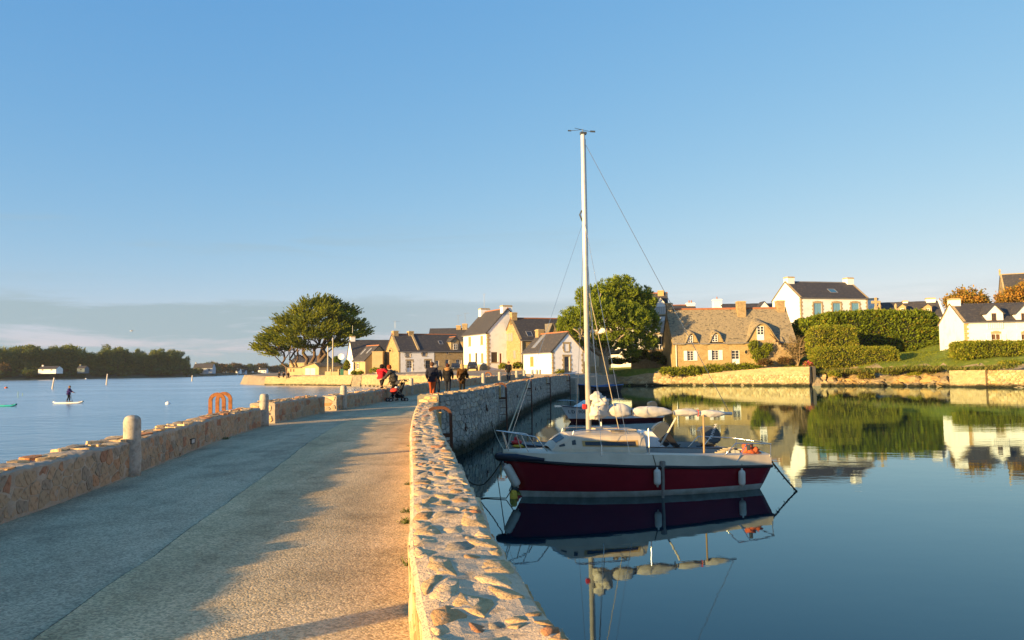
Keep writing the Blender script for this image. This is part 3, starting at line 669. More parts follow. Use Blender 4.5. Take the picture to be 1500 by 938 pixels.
# ------------------------------------------------------------ quay walls
QM = masonry('quay_masonry', [(0.36, 0.27, 0.14), (0.44, 0.34, 0.19), (0.29, 0.22, 0.12), (0.39, 0.29, 0.15)], (0.40, 0.32, 0.20), 2.6, 1.7)
tide_band(QM, 0.12, 0.42)
def quay(name, label, pts, ztop, batter=0.35, z0=-0.7, thick=0.6, m=QM, cap=0.0, n_len=1.2, cat='quay wall', stones=None):
    e = empty(name, (pts[0][0], pts[0][1], 0), 0, label, cat); o = Vector(e.location); b = MB(); P = []
    for (xa, ya), (xb, yb) in zip(pts, pts[1:]):
        L = math.hypot(xb-xa, yb-ya); k = max(1, int(L/n_len))
        P += [(xa+(xb-xa)*i/k, ya+(yb-ya)*i/k) for i in range(k)]
    P.append(pts[-1]); rows = []
    for i, (x, y) in enumerate(P):
        a = P[max(0, i-1)]; c = P[min(len(P)-1, i+1)]; T = Vector((c[0]-a[0], c[1]-a[1], 0)).normalized(); Nn = Vector((T.y, -T.x, 0))
        zt = (ztop(x, y) if callable(ztop) else ztop)+0.06*fbm(x*0.9, y*0.9); q = Vector((x, y, 0))
        row = []
        for k in range(6):
            f = k/5; j = 0.10*fbm(x*1.7+k, y*1.7, z0)
            row.append(q+Nn*(batter*(1-f)+j*0.5)+Vector((0, 0, z0+(zt-z0)*f))-o)
        row += [q-Nn*thick+Vector((0, 0, zt))-o, q-Nn*thick+Vector((0, 0, z0))-o]; rows.append(row)
    b.grid(rows); n = len(rows[0]); b.add(rows[0], [tuple(range(n))]); b.add(rows[-1], [tuple(range(n))[::-1]])
    b.build('wall_body', m, e)
    if stones:
        path = Path(P, 0.5); cu, cv, prd, seed, mats_ = stones; zt0 = ztop if not callable(ztop) else None
        def fn(s, v):
            p, T, Nr = path.at(s); zt = (zt0 if zt0 is not None else ztop(p.x, p.y)); z = -0.3+v; f = (z-z0)/(zt-z0)
            return Vector((p.x, p.y, z))+Nr*(batter*(1-f)+0.02), Nr
        hh = (zt0 if zt0 is not None else min(ztop(p[0], p[1]) for p in P))
        lay_stones(stones_of(fn, 0, path.L, 0, hh+0.28, cu, cv, 0.03, prd, seed, sink=0.08), e, mats_, 300)
    return e
S = SHORE
quay('quay_wall', 'pale stone quay wall around the point below the cypress and shed', [(S[0][0]-0.5, S[0][1]+9), S[0], S[1], S[2]], 1.80)
quay('quay_wall', 'battered sunlit quay wall in front of the white gabled cottages', [S[2], S[3]], 1.95, 0.8)
SLIP = masonry('slip_masonry', [(0.22, 0.19, 0.13), (0.30, 0.25, 0.17), (0.17, 0.15, 0.11)], (0.2, 0.18, 0.13), 2.2, 1.5)
quay('slipway_wall', 'dark rough stone section of quay wall between two smoother lit sections', [(S[3][0]+0.02, S[3][1]), (S[3][0]+2.1, S[3][1]-2.6)], 1.98, 0.5, m=SLIP)
quay('quay_wall', 'long plain sunlit quay wall behind the walkers on the bridge', [(S[3][0]+2.12, S[3][1]-2.6), S[4], S[5], S[6], S[7], (1.4, 85.2)], 1.98, 0.25)
quay('quay_wall', 'shaded quay wall turning inland behind the dark rowing boat', [(5.8, 84.8), S[8], S[9], S[10], S[11]], 1.72, 0.12, m=masonry('shade_quay_masonry', [(0.34, 0.31, 0.25), (0.28, 0.26, 0.21), (0.38, 0.34, 0.26)], (0.3, 0.28, 0.23), 2.4, 1.6))
SM_BANK = stone_mats('bank_stone', [(0.42, 0.32, 0.17), (0.50, 0.40, 0.24), (0.36, 0.27, 0.14), (0.31, 0.24, 0.14), (0.42, 0.28, 0.13)], sc=3)
for m_ in SM_BANK: tide_band(m_, 0.16, 0.46)
quay('garden_wall', 'dry stone retaining wall under the pine garden along the water', [S[11], S[12], S[13]], lambda x, y: 1.35+0.5*smooth(18, 19, x)-0.25*smooth(21, 24, x), 0.3, stones=(0.6, 0.3, 0.06, 71, SM_BANK))
quay('garden_wall', 'tall sunlit rubble retaining wall below the eyebrow dormer house', [S[13], S[14], (S[15][0]-0.3, S[15][1])], lambda x, y: 1.55+0.95*smooth(25, 37, x), 0.25, stones=(0.46, 0.27, 0.05, 72, SM_BANK))
pr = on_z(1455, 567.6, 0); quay('garden_wall', 'pale stone wall above the shore below the right hand hedge', [(pr.x, pr.y+0.8), (S[18][0], S[18][1]+0.6), (61.3, 75)], 1.9, 0.2, stones=(0.55, 0.3, 0.05, 73, SM_BANK))

# steps beside the tall retaining wall; a near-black box paints the cleft's shade
xs, ys_ = S[15][0], S[15][1]
e = empty('stone_steps', (xs+0.25, ys_-0.2, 0), 0, 'flight of stone steps climbing from the water beside a dark recess', 'steps')
for k in range(8):
    o = MB().box((0.35+0.17*k, 0.25*k, 0.28*k-0.3), (1.35+0.14*k, 0.25*k+0.5, 0.28*k+0.02), bev=0.03).build('step', SM_BANK[k % 4], e)
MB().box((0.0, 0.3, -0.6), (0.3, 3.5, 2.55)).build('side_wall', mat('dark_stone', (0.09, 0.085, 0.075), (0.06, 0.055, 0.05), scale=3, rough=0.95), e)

# rocks along the bank
RK = [mat(f'bank_rock_{i}', c, tuple(x*0.5 for x in c), tuple(x*1.15 for x in c), scale=2.2, rough=0.93, bump=1.0, bscale=9, bdist=0.08, spec=0.12, lo=0.3, hi=0.7) for i, c in enumerate(((0.34, 0.26, 0.14), (0.28, 0.22, 0.135), (0.38, 0.25, 0.10)))]
for m_ in RK: tide_band(m_, 0.16, 0.46)
def rock_mesh(seed, m):
    b = MB(); b.blob((0, 0, 0), (1, 1, 1), 9, 6, 0.9, seed); rr = random.Random(seed)
    cuts = [(Vector((rr.uniform(-1, 1), rr.uniform(-1, 1), rr.uniform(-0.5, 1))).normalized(), rr.uniform(0.5, 0.85)) for _ in range(9)]
    vv = []
    for p in b.v:
        p = Vector(p)
        for n_, d_ in cuts:
            k = p.dot(n_)-d_
            if k > 0: p = p-n_*k
        vv.append(tuple(p))
    b.v = vv; o = b.build('rock', m); me = o.data; bpy.data.objects.remove(o); return me
RMES = [rock_mesh(200+i, RK[i % 3]) for i in range(9)]
rng = random.Random(5); small = MB(); big = []
def bank_line(f):
    q = [S[15], S[16], S[17], S[18], S[19]] if False else [(S[15][0]+1.6, S[15][1]), S[16], S[17], S[18], S[19]]
    f *= len(q)-1; i = min(int(f), len(q)-2); t_ = f-i
    return q[i][0]+(q[i+1][0]-q[i][0])*t_, q[i][1]+(q[i+1][1]-q[i][1])*t_
rocks = []
for k in range(330):
    x, y = bank_line(rng.random()); up = rng.random()**1.5*5.4-0.4; y2 = y+up; x2 = x+rng.uniform(-0.5, 0.5)
    s_ = rng.uniform(0.18, 0.5) if k > 60 else rng.uniform(0.5, 1.15)
    sd_ = float(shore_sd(np.array([x2]), np.array([y2]))[0]); tt = max(0, min(1, sd_/4.6)); zz = -0.25+(lh(x2, y2)+0.25)*tt if sd_ > 0 else -0.2
    rocks.append((s_, x2, y2, max(zz, -0.1)))
for k, (s_, x, y, z) in enumerate(sorted(rocks, reverse=True)):
    me = RMES[k % 9]; rz = rng.uniform(0, 6.28); sx, sy, sz = s_*rng.uniform(0.9, 1.6), s_*rng.uniform(0.7, 1.1), s_*rng.uniform(0.45, 0.8)
    if k < 60:
        o = bpy.data.objects.new('rock', me); COL.objects.link(o); o.location = (x, y, z); o.rotation_euler = (0, 0, rz); o.scale = (sx, sy, sz)
        tag(o, 'angular ochre boulder on the rocky bank between steps and right hand wall', 'rock', 'boulders on the bank')
    else:
        M_ = Matrix.Translation((x, y, z)) @ Matrix.Rotation(rz, 4, 'Z') @ Matrix.Diagonal((sx, sy, sz, 1))
        small.add([M_ @ v.co for v in me.vertices], [tuple(p.vertices) for p in me.polygons], k % 3)
stuff(small.build('rock_scree', RK, fix=False))

# ------------------------------------------------------------ houses
WHITE = mat('white_render', (0.78, 0.77, 0.76), (0.70, 0.69, 0.67), (0.80, 0.79, 0.78), scale=0.8, rough=0.9, bump=0.15, bscale=12, bdist=0.01, spec=0.1)
CREAM = mat('cream_render', (0.42, 0.33, 0.19), (0.36, 0.28, 0.16), scale=0.8, rough=0.9, spec=0.1)
SLATE = mat('slate_roof', (0.060, 0.058, 0.062), (0.10, 0.088, 0.075), (0.045, 0.045, 0.05), scale=2.5, rough=0.75, bump=0.5, bscale=6, bdist=0.03, stretch=(1, 1, 2.5), spec=0.25)
OLDSLATE = mat('lichened_slate', (0.25, 0.205, 0.13), (0.13, 0.112, 0.08), (0.32, 0.265, 0.17), scale=2.4, rough=0.92, bump=1.0, bscale=5, bdist=0.08, stretch=(1.0, 1.0, 2.0), spec=0.1, lo=0.38, hi=0.62)
STONE = masonry('house_rubble', [(0.33, 0.24, 0.12), (0.41, 0.31, 0.17), (0.26, 0.19, 0.095), (0.36, 0.25, 0.12)], (0.38, 0.29, 0.17), 3.2, 1.6)
STONED = masonry('dark_rubble', [(0.26, 0.20, 0.12), (0.36, 0.28, 0.17), (0.20, 0.16, 0.10), (0.30, 0.22, 0.12)], (0.36, 0.29, 0.19), 3.6, 1.5)
ASHLAR = mat('granite_dressing', (0.37, 0.28, 0.15), (0.29, 0.22, 0.12), (0.43, 0.33, 0.19), scale=2.2, rough=0.9, spec=0.1)
RIDGE = mat('terracotta_ridge', (0.40, 0.16, 0.07), (0.30, 0.12, 0.06), scale=5, rough=0.85)
GLASS = mat('window_glass', (0.03, 0.035, 0.04), rough=0.06, spec=0.6)
WPAINT = mat('white_paint', (0.78, 0.77, 0.75), rough=0.55)
BLUEP = mat('blue_shutter_paint', (0.17, 0.36, 0.50), (0.14, 0.31, 0.45), scale=3, rough=0.6)
BROWNP = mat('brown_wood', (0.14, 0.075, 0.035), (0.10, 0.05, 0.025), scale=6, rough=0.6)
REDP = mat('red_door', (0.32, 0.10, 0.05), rough=0.55)
GREENP = mat('green_door', (0.03, 0.14, 0.09), rough=0.55)
GREYP = mat('zinc', (0.30, 0.30, 0.30), rough=0.5, metal=0.4)

class House:
    """gabled house: front wall from A to B, x along the front, y into the depth, z up from the base"""
    def __init__(s, name, label, A, B, depth, z0, eave, ridge, wall=WHITE, roof=SLATE, cat='house', over=0.18, gable_up=0.0, ridge_m=RIDGE, front_open=(), left_open=(), right_open=(), copings=None, roof_t=0.16):
        A = Vector((A[0], A[1], z0)); B = Vector((B[0], B[1], z0)); U = (B-A); s.w = U.length; s.d = depth; s.h = eave-z0; s.r = ridge-z0
        s.e = empty(name, A, math.atan2(U.y, U.x), label, cat); s.A = A; s.U = U.normalized(); s.V = Vector((-s.U.y, s.U.x, 0)); s.z0 = z0
        s.wallm = wall; b = MB(); w, d, h, r = s.w, s.d, s.h, s.r
        fo, lo_, ro = ([s.rect(p, k) if len(p) == 4 and p[0] > 60 else p for p in q] for q, k in ((front_open, 'front'), (left_open, 'left'), (right_open, 'right')))
        s.panel(b, Vector((0, 0, -1.5)), Vector((1, 0, 0)), Vector((0, -1, 0)), w, h+1.5, [(a, c, z+1.5, t+1.5) for a, c, z, t in fo])
        s.panel(b, Vector((0, d, -1.5)), Vector((0, -1, 0)), Vector((-1, 0, 0)), d, h+1.5, [(a, c, z+1.5, t+1.5) for a, c, z, t in [(d-c_, d-a_, z_, t_) for a_, c_, z_, t_ in lo_]])
        s.panel(b, Vector((w, 0, -1.5)), Vector((0, 1, 0)), Vector((1, 0, 0)), d, h+1.5, [(a, c, z+1.5, t+1.5) for a, c, z, t in ro])
        b.add([(0, d, -1.5), (w, d, -1.5), (w, d, h), (0, d, h)], [(0, 1, 2, 3)])
        b.add([(0, 0, h), (0, d, h), (0, d/2, r)], [(0, 1, 2)]); b.add([(w, 0, h), (w, d, h), (w, d/2, r)], [(0, 2, 1)])
        b.build('wall', wall, s.e, fix=False)
        rb = MB(); t = roof_t; sl = (r-h)/(d/2); ov = over
        for sg, y0 in ((1, 0), (-1, d)):
            lo = Vector((0, y0-sg*ov, h-ov*sl)); hi = Vector((0, d/2, r)); up = Vector((0, -sg*sl, 1)).normalized()*t
            gx0, gx1 = (-0.02-gable_up*0, w+0.02)
            nx = 14; P0 = []; P1 = []
            for i in range(nx+1):
                x = gx0-0.1+(gx1-gx0+0.2)*i/nx; j = 0.035*fbm(x*0.5+s.A.x, y0)
                P0.append((lo+Vector((x, 0, j)), hi+Vector((x, 0, j*1.0)))); 
            for (a, c), (a2, c2) in zip(P0, P0[1:]):
                rb.hexa([a+up*0.1, a2+up*0.1, c2+up*0.1, c+up*0.1, a+up, a2+up, c2+up, c+up])
        s.roof = rb.build('roof', roof, s.e)
        for y0 in (-over-0.06, d+over+0.06):
            MB().tube([(-0.1, y0, h-over*sl+0.02), (w+0.1, y0, h-over*sl+0.02)], 0.06, 6).build('gutter', GREYP, s.e)
        if ridge_m is not None:
            MB().tube([(-0.12, d/2, r+t*0.95), (w*0.5, d/2, r+t*0.95+0.02), (w+0.12, d/2, r+t*0.95)], 0.13, 8).build('ridge_tiles', ridge_m, s.e)
    def panel(s, b, O, U, Nn, w, h, openings, depth=0.28, back=True):
        xs = sorted({0.0, w, *[max(0, min(w, v)) for o in openings for v in o[:2]]}); zs = sorted({0.0, h, *[max(0, min(h, v)) for o in openings for v in o[2:]]})
        Zv = Vector((0, 0, 1))
        inside = lambda x, z: any(a-1e-6 < x < c+1e-6 and lo-1e-6 < z < hi+1e-6 for a, c, lo, hi in openings)
        for xa, xb in zip(xs, xs[1:]):
            for za, zb_ in zip(zs, zs[1:]):
                if inside((xa+xb)/2, (za+zb_)/2): continue
                b.add([O+U*xa+Zv*za, O+U*xb+Zv*za, O+U*xb+Zv*zb_, O+U*xa+Zv*zb_], [(0, 1, 2, 3)])
        for a, c, lo, hi in openings:
            c4 = [O+U*a+Zv*lo, O+U*c+Zv*lo, O+U*c+Zv*hi, O+U*a+Zv*hi]; d4 = [p-Nn*depth for p in c4]
            for i in range(4): b.add([c4[i], c4[(i+1) % 4], d4[(i+1) % 4], d4[i]], [(0, 1, 2, 3)])
            if back: b.add(d4, [(0, 1, 2, 3)])
    def uv(s, px, py, face='front'):
        if face == 'front': O, Nn, U = s.A, s.V, s.U
        elif face == 'left': O, Nn, U = s.A, s.U, s.V
        else: O, Nn, U = s.A+s.U*s.w, s.U, s.V
        d = ray(px, py); t = (O-CAM).dot(Nn)/d.dot(Nn); p = CAM+d*t
        return (p-O).dot(U), p.z-s.z0
    def rect(s, q, face='front'):
        a = s.uv(q[0], q[3], face); c = s.uv(q[2], q[1], face); x0, x1 = sorted((a[0], c[0])); return (x0, x1, a[1], c[1])
    def F(s, face, x, out, z):     # a point on a face: along, outwards, up
        return Vector((x, -out, z)) if face == 'front' else Vector((-out, x, z)) if face == 'left' else Vector((s.w+out, x, z))
    def slab(s, b, face, x0, x1, z0, z1, o0, o1, mi=0):
        p = [s.F(face, x, o, z) for z in (z0, z1) for x, o in ((x0, o0), (x1, o0), (x1, o1), (x0, o1))]; b.hexa(p, mi); return b
    def window(s, q, face='front', nx=2, nz=3, frame=WPAINT, surround=None, shutters=None, sill=True, glass=GLASS, door=False, inset=0.12, arch=False, sw=0.16):
        x0, x1, z0, z1 = s.rect(q, face) if q[0] > 60 else q
        b = MB(); fw = 0.07
        for a, c in ((x0, x0+fw), (x1-fw, x1)): s.slab(b, face, a, c, z0, z1, -inset-0.05, -inset+0.03)
        for a, c in ((z0, z0+fw), (z1-fw, z1)): s.slab(b, face, x0+fw, x1-fw, a, c, -inset-0.05, -inset+0.027)
        for i in range(1, nx): xm = x0+(x1-x0)*i/nx; s.slab(b, face, xm-0.025, xm+0.025, z0+fw, z1-fw, -inset-0.04, -inset+0.02)
        zlo = z0+fw
        if door: zlo = z0+(z1-z0)*0.38; s.slab(b, face, x0+fw, x1-fw, z0+fw, zlo, -inset-0.05, -inset+0.01)
        for i in range(1, nz): zm = zlo+(z1-fw-zlo)*i/nz; s.slab(b, face, x0+fw, x1-fw, zm-0.02, zm+0.02, -inset-0.04, -inset+0.015)
        wo = b.build('door' if door else 'window', frame, s.e)
        g = MB(); s.slab(g, face, x0+fw, x1-fw, zlo, z1-fw, -inset-0.035, -inset-0.02); g.build('pane', glass, wo)
        if sill and not door: g = MB(); s.slab(g, face, x0-0.12, x1+0.12, z0-0.12, z0, -0.1, 0.09); g.build('sill', ASHLAR, wo)
        if surround is not None: s.surround(x0, x1, z0, z1, face, surround, wo, arch, sw, base=door)
        if shutters is not None:
            sw_ = (x1-x0)*0.52
            for sg in (-1, 1):
                g = MB(); a, c = (x0-sw_-0.03, x0-0.03) if sg < 0 else (x1+0.03, x1+sw_+0.03); s.slab(g, face, a, c, z0, z1, 0.02, 0.06)
                for zz in (0.2, 0.8): s.slab(g, face, a+0.03, c-0.03, z0+(z1-z0)*zz-0.04, z0+(z1-z0)*zz+0.04, 0.06, 0.085)
                g.build('shutter', shutters, s.e)
        return wo
    def surround(s, x0, x1, z0, z1, face, m, parent, arch=False, sw=0.16, base=False):
        g = MB(); n = max(3, int((z1-z0)/0.3))
        for i in range(n):
            a, c = z0+(z1-z0)*i/n+0.008, z0+(z1-z0)*(i+1)/n-0.008; k = sw*(1.5 if i % 2 else 1.0)
            s.slab(g, face, x0-k, x0-0.002, a, c, -0.1, 0.035); s.slab(g, face, x1+0.002, x1+k, a, c, -0.1, 0.035)
        m_ = (x0+x1)/2
        if arch:
            for i in range(5):
                a, c = x0-sw+(x1-x0+2*sw)*i/5+0.006, x0-sw+(x1-x0+2*sw)*(i+1)/5-0.006; lift = 0.16*(1-((a+c)/2-m_)**2/((x1-x0)/2+sw)**2)
                s.slab(g, face, a, c, z1+0.002, z1+0.24+lift, -0.1, 0.037)
        else: s.slab(g, face, x0-sw*1.3, x1+sw*1.3, z1+0.002, z1+0.26, -0.1, 0.037)
        g.build('stone_surround', m, parent)
    def quoins(s, face, side, z0, z1, m=ASHLAR, w=0.3, n=None):
        g = MB(); n = n or max(4, int((z1-z0)/0.32)); L = s.w if face == 'front' else s.d
        for i in range(n):
            a, c = z0+(z1-z0)*i/n+0.01, z0+(z1-z0)*(i+1)/n-0.01; k = w*(1.55 if i % 2 else 1.0)
            x0, x1 = (0.004, k) if side < 0 else (L-k, L-0.004); s.slab(g, face, x0, x1, a, c, -0.05, 0.03)
        g.build('quoin', m, s.e)
    def chimney(s, x, wx, wy, top, m=WHITE, pots=0, y=None, cap=ASHLAR, base=None, name='chimney'):
        y = s.d/2 if y is None else y; b = MB(); zb = (s.r-0.9 if base is None else base); T = top-s.z0
        b.box((x-wx/2, y-wy/2, zb), (x+wx/2, y+wy/2, T-0.22))
        ob = b.build(name, m, s.roof)
        c = MB(); c.box((x-wx/2-0.07, y-wy/2-0.07, T-0.22), (x+wx/2+0.07, y+wy/2+0.07, T-0.08)).box((x-wx/2+0.03, y-wy/2+0.03, T-0.08), (x+wx/2-0.03, y+wy/2-0.03, T)); c.build('chimney_cap', cap, s.roof)
        for i in range(pots):
            xx = x+(i-(pots-1)/2)*0.45; MB().lathe([(0.13, T-0.02), (0.15, T+0.1), (0.11, T+0.15), (0.11, T+0.45), (0.14, T+0.5)], 10, (xx, y, 0)).build('chimney_pot', RIDGE, s.roof)
    def coping(s, side, m=ASHLAR, w=0.32, t=0.14, up=0.2):
        b = MB(); x0, x1 = (-0.1, w-0.1) if side < 0 else (s.w-w+0.1, s.w+0.1); sl = (s.r-s.h)/(s.d/2)
        for y0, sg in ((0, 1), (s.d, -1)):
            a = Vector((0, y0-sg*0.15, s.h-0.15*sl+up)); c = Vector((0, s.d/2, s.r+up))
            b.hexa([a+Vector((x0, 0, -0.12)), a+Vector((x1, 0, -0.12)), c+Vector((x1, 0, -0.12)), c+Vector((x0, 0, -0.12)), a+Vector((x0, 0, t)), a+Vector((x1, 0, t)), c+Vector((x1, 0, t)), c+Vector((x0, 0, t))])
        b.build('gable_coping', m, s.e)
    def skylight(s, q=None, fx=None, m=GLASS, w=0.9, l=1.1, fy=None):
        sl = math.atan2(s.r-s.h, s.d/2); up = Vector((0, -math.sin(sl), math.cos(sl))); al = Vector((0, math.cos(sl), math.sin(sl)))
        if q is not None:      # pixel centre onto the front slope
            O = s.A+Vector((0, 0, s.h)); n_ = s.V*up.y+Vector((0, 0, up.z)); d_ = ray(*q); t = (O-CAM).dot(n_)/d_.dot(n_); P = local(s.e, CAM+d_*t)
        else: P = Vector((s.w*fx, s.d/2*fy, s.h+(s.r-s.h)*fy))
        P = P+up*0.16; b = MB(); X = Vector((1, 0, 0))
        def bx(b, a0, a1, c0, c1, h0, h1):
            b.hexa([P+X*a+al*c+up*h for h in (h0, h1) for a, c in ((a0, c0), (a1, c0), (a1, c1), (a0, c1))])
        f = 0.09; bx(b, -w/2, w/2, -l/2, -l/2+f, -0.08, 0.06); bx(b, -w/2, w/2, l/2-f, l/2, -0.08, 0.06); bx(b, -w/2, -w/2+f, -l/2+f, l/2-f, -0.08, 0.058); bx(b, w/2-f, w/2, -l/2+f, l/2-f, -0.08, 0.058)
        o = b.build('skylight', GREYP, s.e); g = MB(); bx(g, -w/2+f, w/2-f, -l/2+f, l/2-f, 0.0, 0.03); g.build('pane', m, o)
    def dormer(s, q, top_py, wall=STONE, roofm=SLATE, win=None, frame=WPAINT, ridge=False, wall_flush=True, back=2.6):
        """gabled wall dormer rising from the front wall: q = (px0, py_eaves, px1, py_base), top_py = apex"""
        x0, x1, z0, z1 = s.rect(q); zt = s.uv((q[0]+q[2])/2, top_py)[1]; m_ = (x0+x1)/2
        b = MB(); b.prism([(x0, -0.03, z0), (x1, -0.03, z0), (x1, -0.03, z1), (m_, -0.03, zt), (x0, -0.03, z1)], (0, back, 0)); o = b.build('dormer', wall, s.e)
        r_ = MB(); t = 0.12
        for sx, xe in ((-1, x0), (1, x1)):
            k = (zt-z1)/(m_-x0); a = Vector((xe+sx*0.15, 0, z1-0.15*k)); c = Vector((m_, 0, zt)); up = Vector((sx*k, 0, 1)).normalized()*t
            r_.hexa([a+Vector((0, -0.2, 0))+up*0.15, c+Vector((0, -0.2, 0))+up*0.15, c+Vector((0, back, 0))+up*0.15, a+Vector((0, back, 0))+up*0.15, a+Vector((0, -0.2, 0))+up, c+Vector((0, -0.2, 0))+up, c+Vector((0, back, 0))+up, a+Vector((0, back, 0))+up])
        r_.build('dormer_roof', roofm, o)
        if ridge: MB().tube([(m_, -0.22, zt+t), (m_, back, zt+t)], 0.1, 6).build('dormer_ridge', RIDGE, o)
        if win:
            a0, a1, c0, c1 = s.rect(win); fb = MB(); fw = 0.07
            for u0, u1 in ((a0, a0+fw), (a1-fw, a1), ((a0+a1)/2-0.03, (a0+a1)/2+0.03)): s.slab(fb, 'front', u0, u1, c0, c1, 0.035, 0.09)
            for u0, u1 in ((c0, c0+fw), (c1-fw, c1), ((c0+c1)/2-0.02, (c0+c1)/2+0.02)): s.slab(fb, 'front', a0+fw, a1-fw, u0, u1, 0.035, 0.087)
            wo = fb.build('dormer_window', frame, o); g = MB(); s.slab(g, 'front', a0+fw, a1-fw, c0+fw, c1-fw, 0.032, 0.05); g.build
            MB_ = g; MB_.v and None
            gg = MB(); s.slab(gg, 'front', a0+fw, a1-fw, c0+fw, c1-fw, 0.033, 0.055); p_ = gg.build('dormer_pane', GLASS, o)
def PT(px, d): return (gx(px, d), d)

# 1 white gabled house behind the green gate
h = House('gabled_house', 'white house with long dark slate roof beside the cypress', PT(518, 157), (gx(518, 157)+8.5, 160.5), 7.2, 1.95, gz(518, 526.5, 157), gz(530, 498.5, 160), ridge_m=None)
h.chimney(0.5, 0.9, 0.9, gz(511, 492.5, 160)); MB().tube([(0.5, 3.6, h.r+1.5), (0.5, 3.6, h.r+3.0)], 0.03, 5).build('aerial', GREYP, h.e)
# 2 annex with two skylights
h = House('annex', 'small stone annex with slate roof and two skylights', PT(517.5, 152.5), PT(535, 148.5), 5.8, 1.95, gz(535, 528.3, 148.5), gz(548, 507.5, 151), wall=CREAM, front_open=[(522, 532.5, 526, 540)])
h.window((522, 532.5, 526, 540), surround=ASHLAR); h.skylight((533, 516.5), w=0.55, l=1.5, m=mat('bright_skylight', (0.4, 0.42, 0.45), rough=0.05, spec=0.8)); h.skylight((541.5, 515), w=0.55, l=1.5, m=MATS['bright_skylight'])
e = empty('garden_store', PT(545, 147)+(1.95,), 0, 'plain flat topped tan wall block between annex and stone gable', 'outbuilding')
x1 = gx(560.5, 147)-gx(545, 147); zz = gz(552, 514.8, 147)-1.95; b = MB(); b.box((0, 0, -1), (x1, 3, zz-0.12)); b.build('wall', CREAM, e); MB().box((-0.06, -0.06, zz-0.12), (x1+0.06, 3.06, zz)).build('coping', ASHLAR, e); MB().box((x1*0.33, -0.03, 0.3), (x1*0.44, 0.02, 1.5)).build('pipe_cover', WPAINT, e)
# 3 stone gabled row
A, B = PT(584, 143.5), PT(679, 149.5)
op = [(594.7, 516.7, 601, 523.7), (596, 528.6, 604, 545.2), (619, 515, 624.4, 521.6), (623.7, 528, 630.7, 540), (638, 528.6, 643, 536), (652.4, 527, 658, 537), (668, 527, 676, 533.5), (654, 514.8, 657, 518.8)]
h = House('row_house', 'row of stone and white rendered cottages with lit stone gable', A, B, 7.0, 2.35, gz(584, 514.6, 143.5), gz(640, 491.2, 150), wall=STONE, front_open=op)
rb = MB(); x0, x1 = 0.35, h.uv(636, 530)[0]
b = MB(); h.panel(b, Vector((x0, -0.035, 0)), Vector((1, 0, 0)), Vector((0, -1, 0)), x1-x0, h.h-0.05, [(a-x0-0.0, c-x0+0.0, lo, hi) for a, c, lo, hi in [h.rect(q) for q in op[:4]]], 0.03, False); b.build('white_render_panel', WHITE, h.e, fix=False)
h.window(op[0], surround=ASHLAR, sw=0.2); h.window(op[1], nx=2, nz=3, door=True, surround=ASHLAR, sw=0.22); h.window(op[2], surround=ASHLAR, sw=0.2); h.window(op[3], nx=2, nz=2, surround=ASHLAR, sw=0.25, frame=ASHLAR); h.window(op[4]); h.window(op[5]); h.window(op[6], nx=3); h.window(op[7], nx=1, nz=1)
h.quoins('front', -1, 0, h.h); h.chimney(0.6, 0.95, 1.0, gz(573, 485, 147), STONE); h.chimney(h.uv(601.5, 500)[0]+1.3, 0.95, 1.0, gz(601.5, 485, 147.5), STONE); h.coping(-1, up=0.12)
xm = h.uv(613, 512)[0]; b = MB(); sl = (h.r-h.h)/(h.d/2)
b.hexa([Vector((xm-0.2, -0.1, h.h)), Vector((xm+0.2, -0.1, h.h)), Vector((xm+0.2, h.d/2, h.r)), Vector((xm-0.2, h.d/2, h.r)), Vector((xm-0.2, -0.1, h.h+0.4)), Vector((xm+0.2, -0.1, h.h+0.4)), Vector((xm+0.2, h.d/2, h.r+0.4)), Vector((xm-0.2, h.d/2, h.r+0.4))]); b.build('party_wall_coping', ASHLAR, h.e)
h.dormer((660.5, 500.5, 672.5, 513), 494.5, STONED, win=(664, 504, 669.5, 512.5), ridge=True); h.skylight((645, 503), w=0.8, l=1.0)
lt = MB(); lt.tube([(-0.05, 3.0, 4.3), (-0.6, 3.0, 4.5), (-0.6, 3.0, 4.2)], 0.03, 6).blob((-0.6, 3.0, 4.0), (0.22, 0.22, 0.2)); lt.build('wall_lantern', mat('black_iron', (0.02, 0.02, 0.02), rough=0.5), h.e)
MB().tube([(0.6, 3.5, h.r+1.2), (0.6, 3.5, h.r+2.6)], 0.025, 5).tube([(0.2, 3.5, h.r+2.55), (1.6, 3.5, h.r+2.55)], 0.02, 5).build('aerial', GREYP, h.e)
# bigger roof behind the row
h = House('gabled_house', 'stone house with grey slate roof and twin chimneys behind the cottage row', PT(628, 165), PT(684, 165), 8, 3.0, gz(650, 500, 165), gz(650, 482, 169), wall=STONE, ridge_m=None)
h.chimney(h.w-1.9, 0.95, 1.3, gz(672, 477, 169), STONE, base=h.h); h.chimney(h.w-0.6, 1.1, 1.4, gz(680, 474.5, 169), STONED, base=h.h)
for xx, zz in ((h.w-2.0, 1.9), (h.w-0.5, 2.3)): MB().tube([(xx, 4, h.r+1), (xx, 4, h.r+1+zz)], 0.03, 5).tube([(xx-0.3, 4, h.r+0.95+zz), (xx+0.8, 4, h.r+0.95+zz)], 0.02, 5).build('aerial', GREYP, h.e)
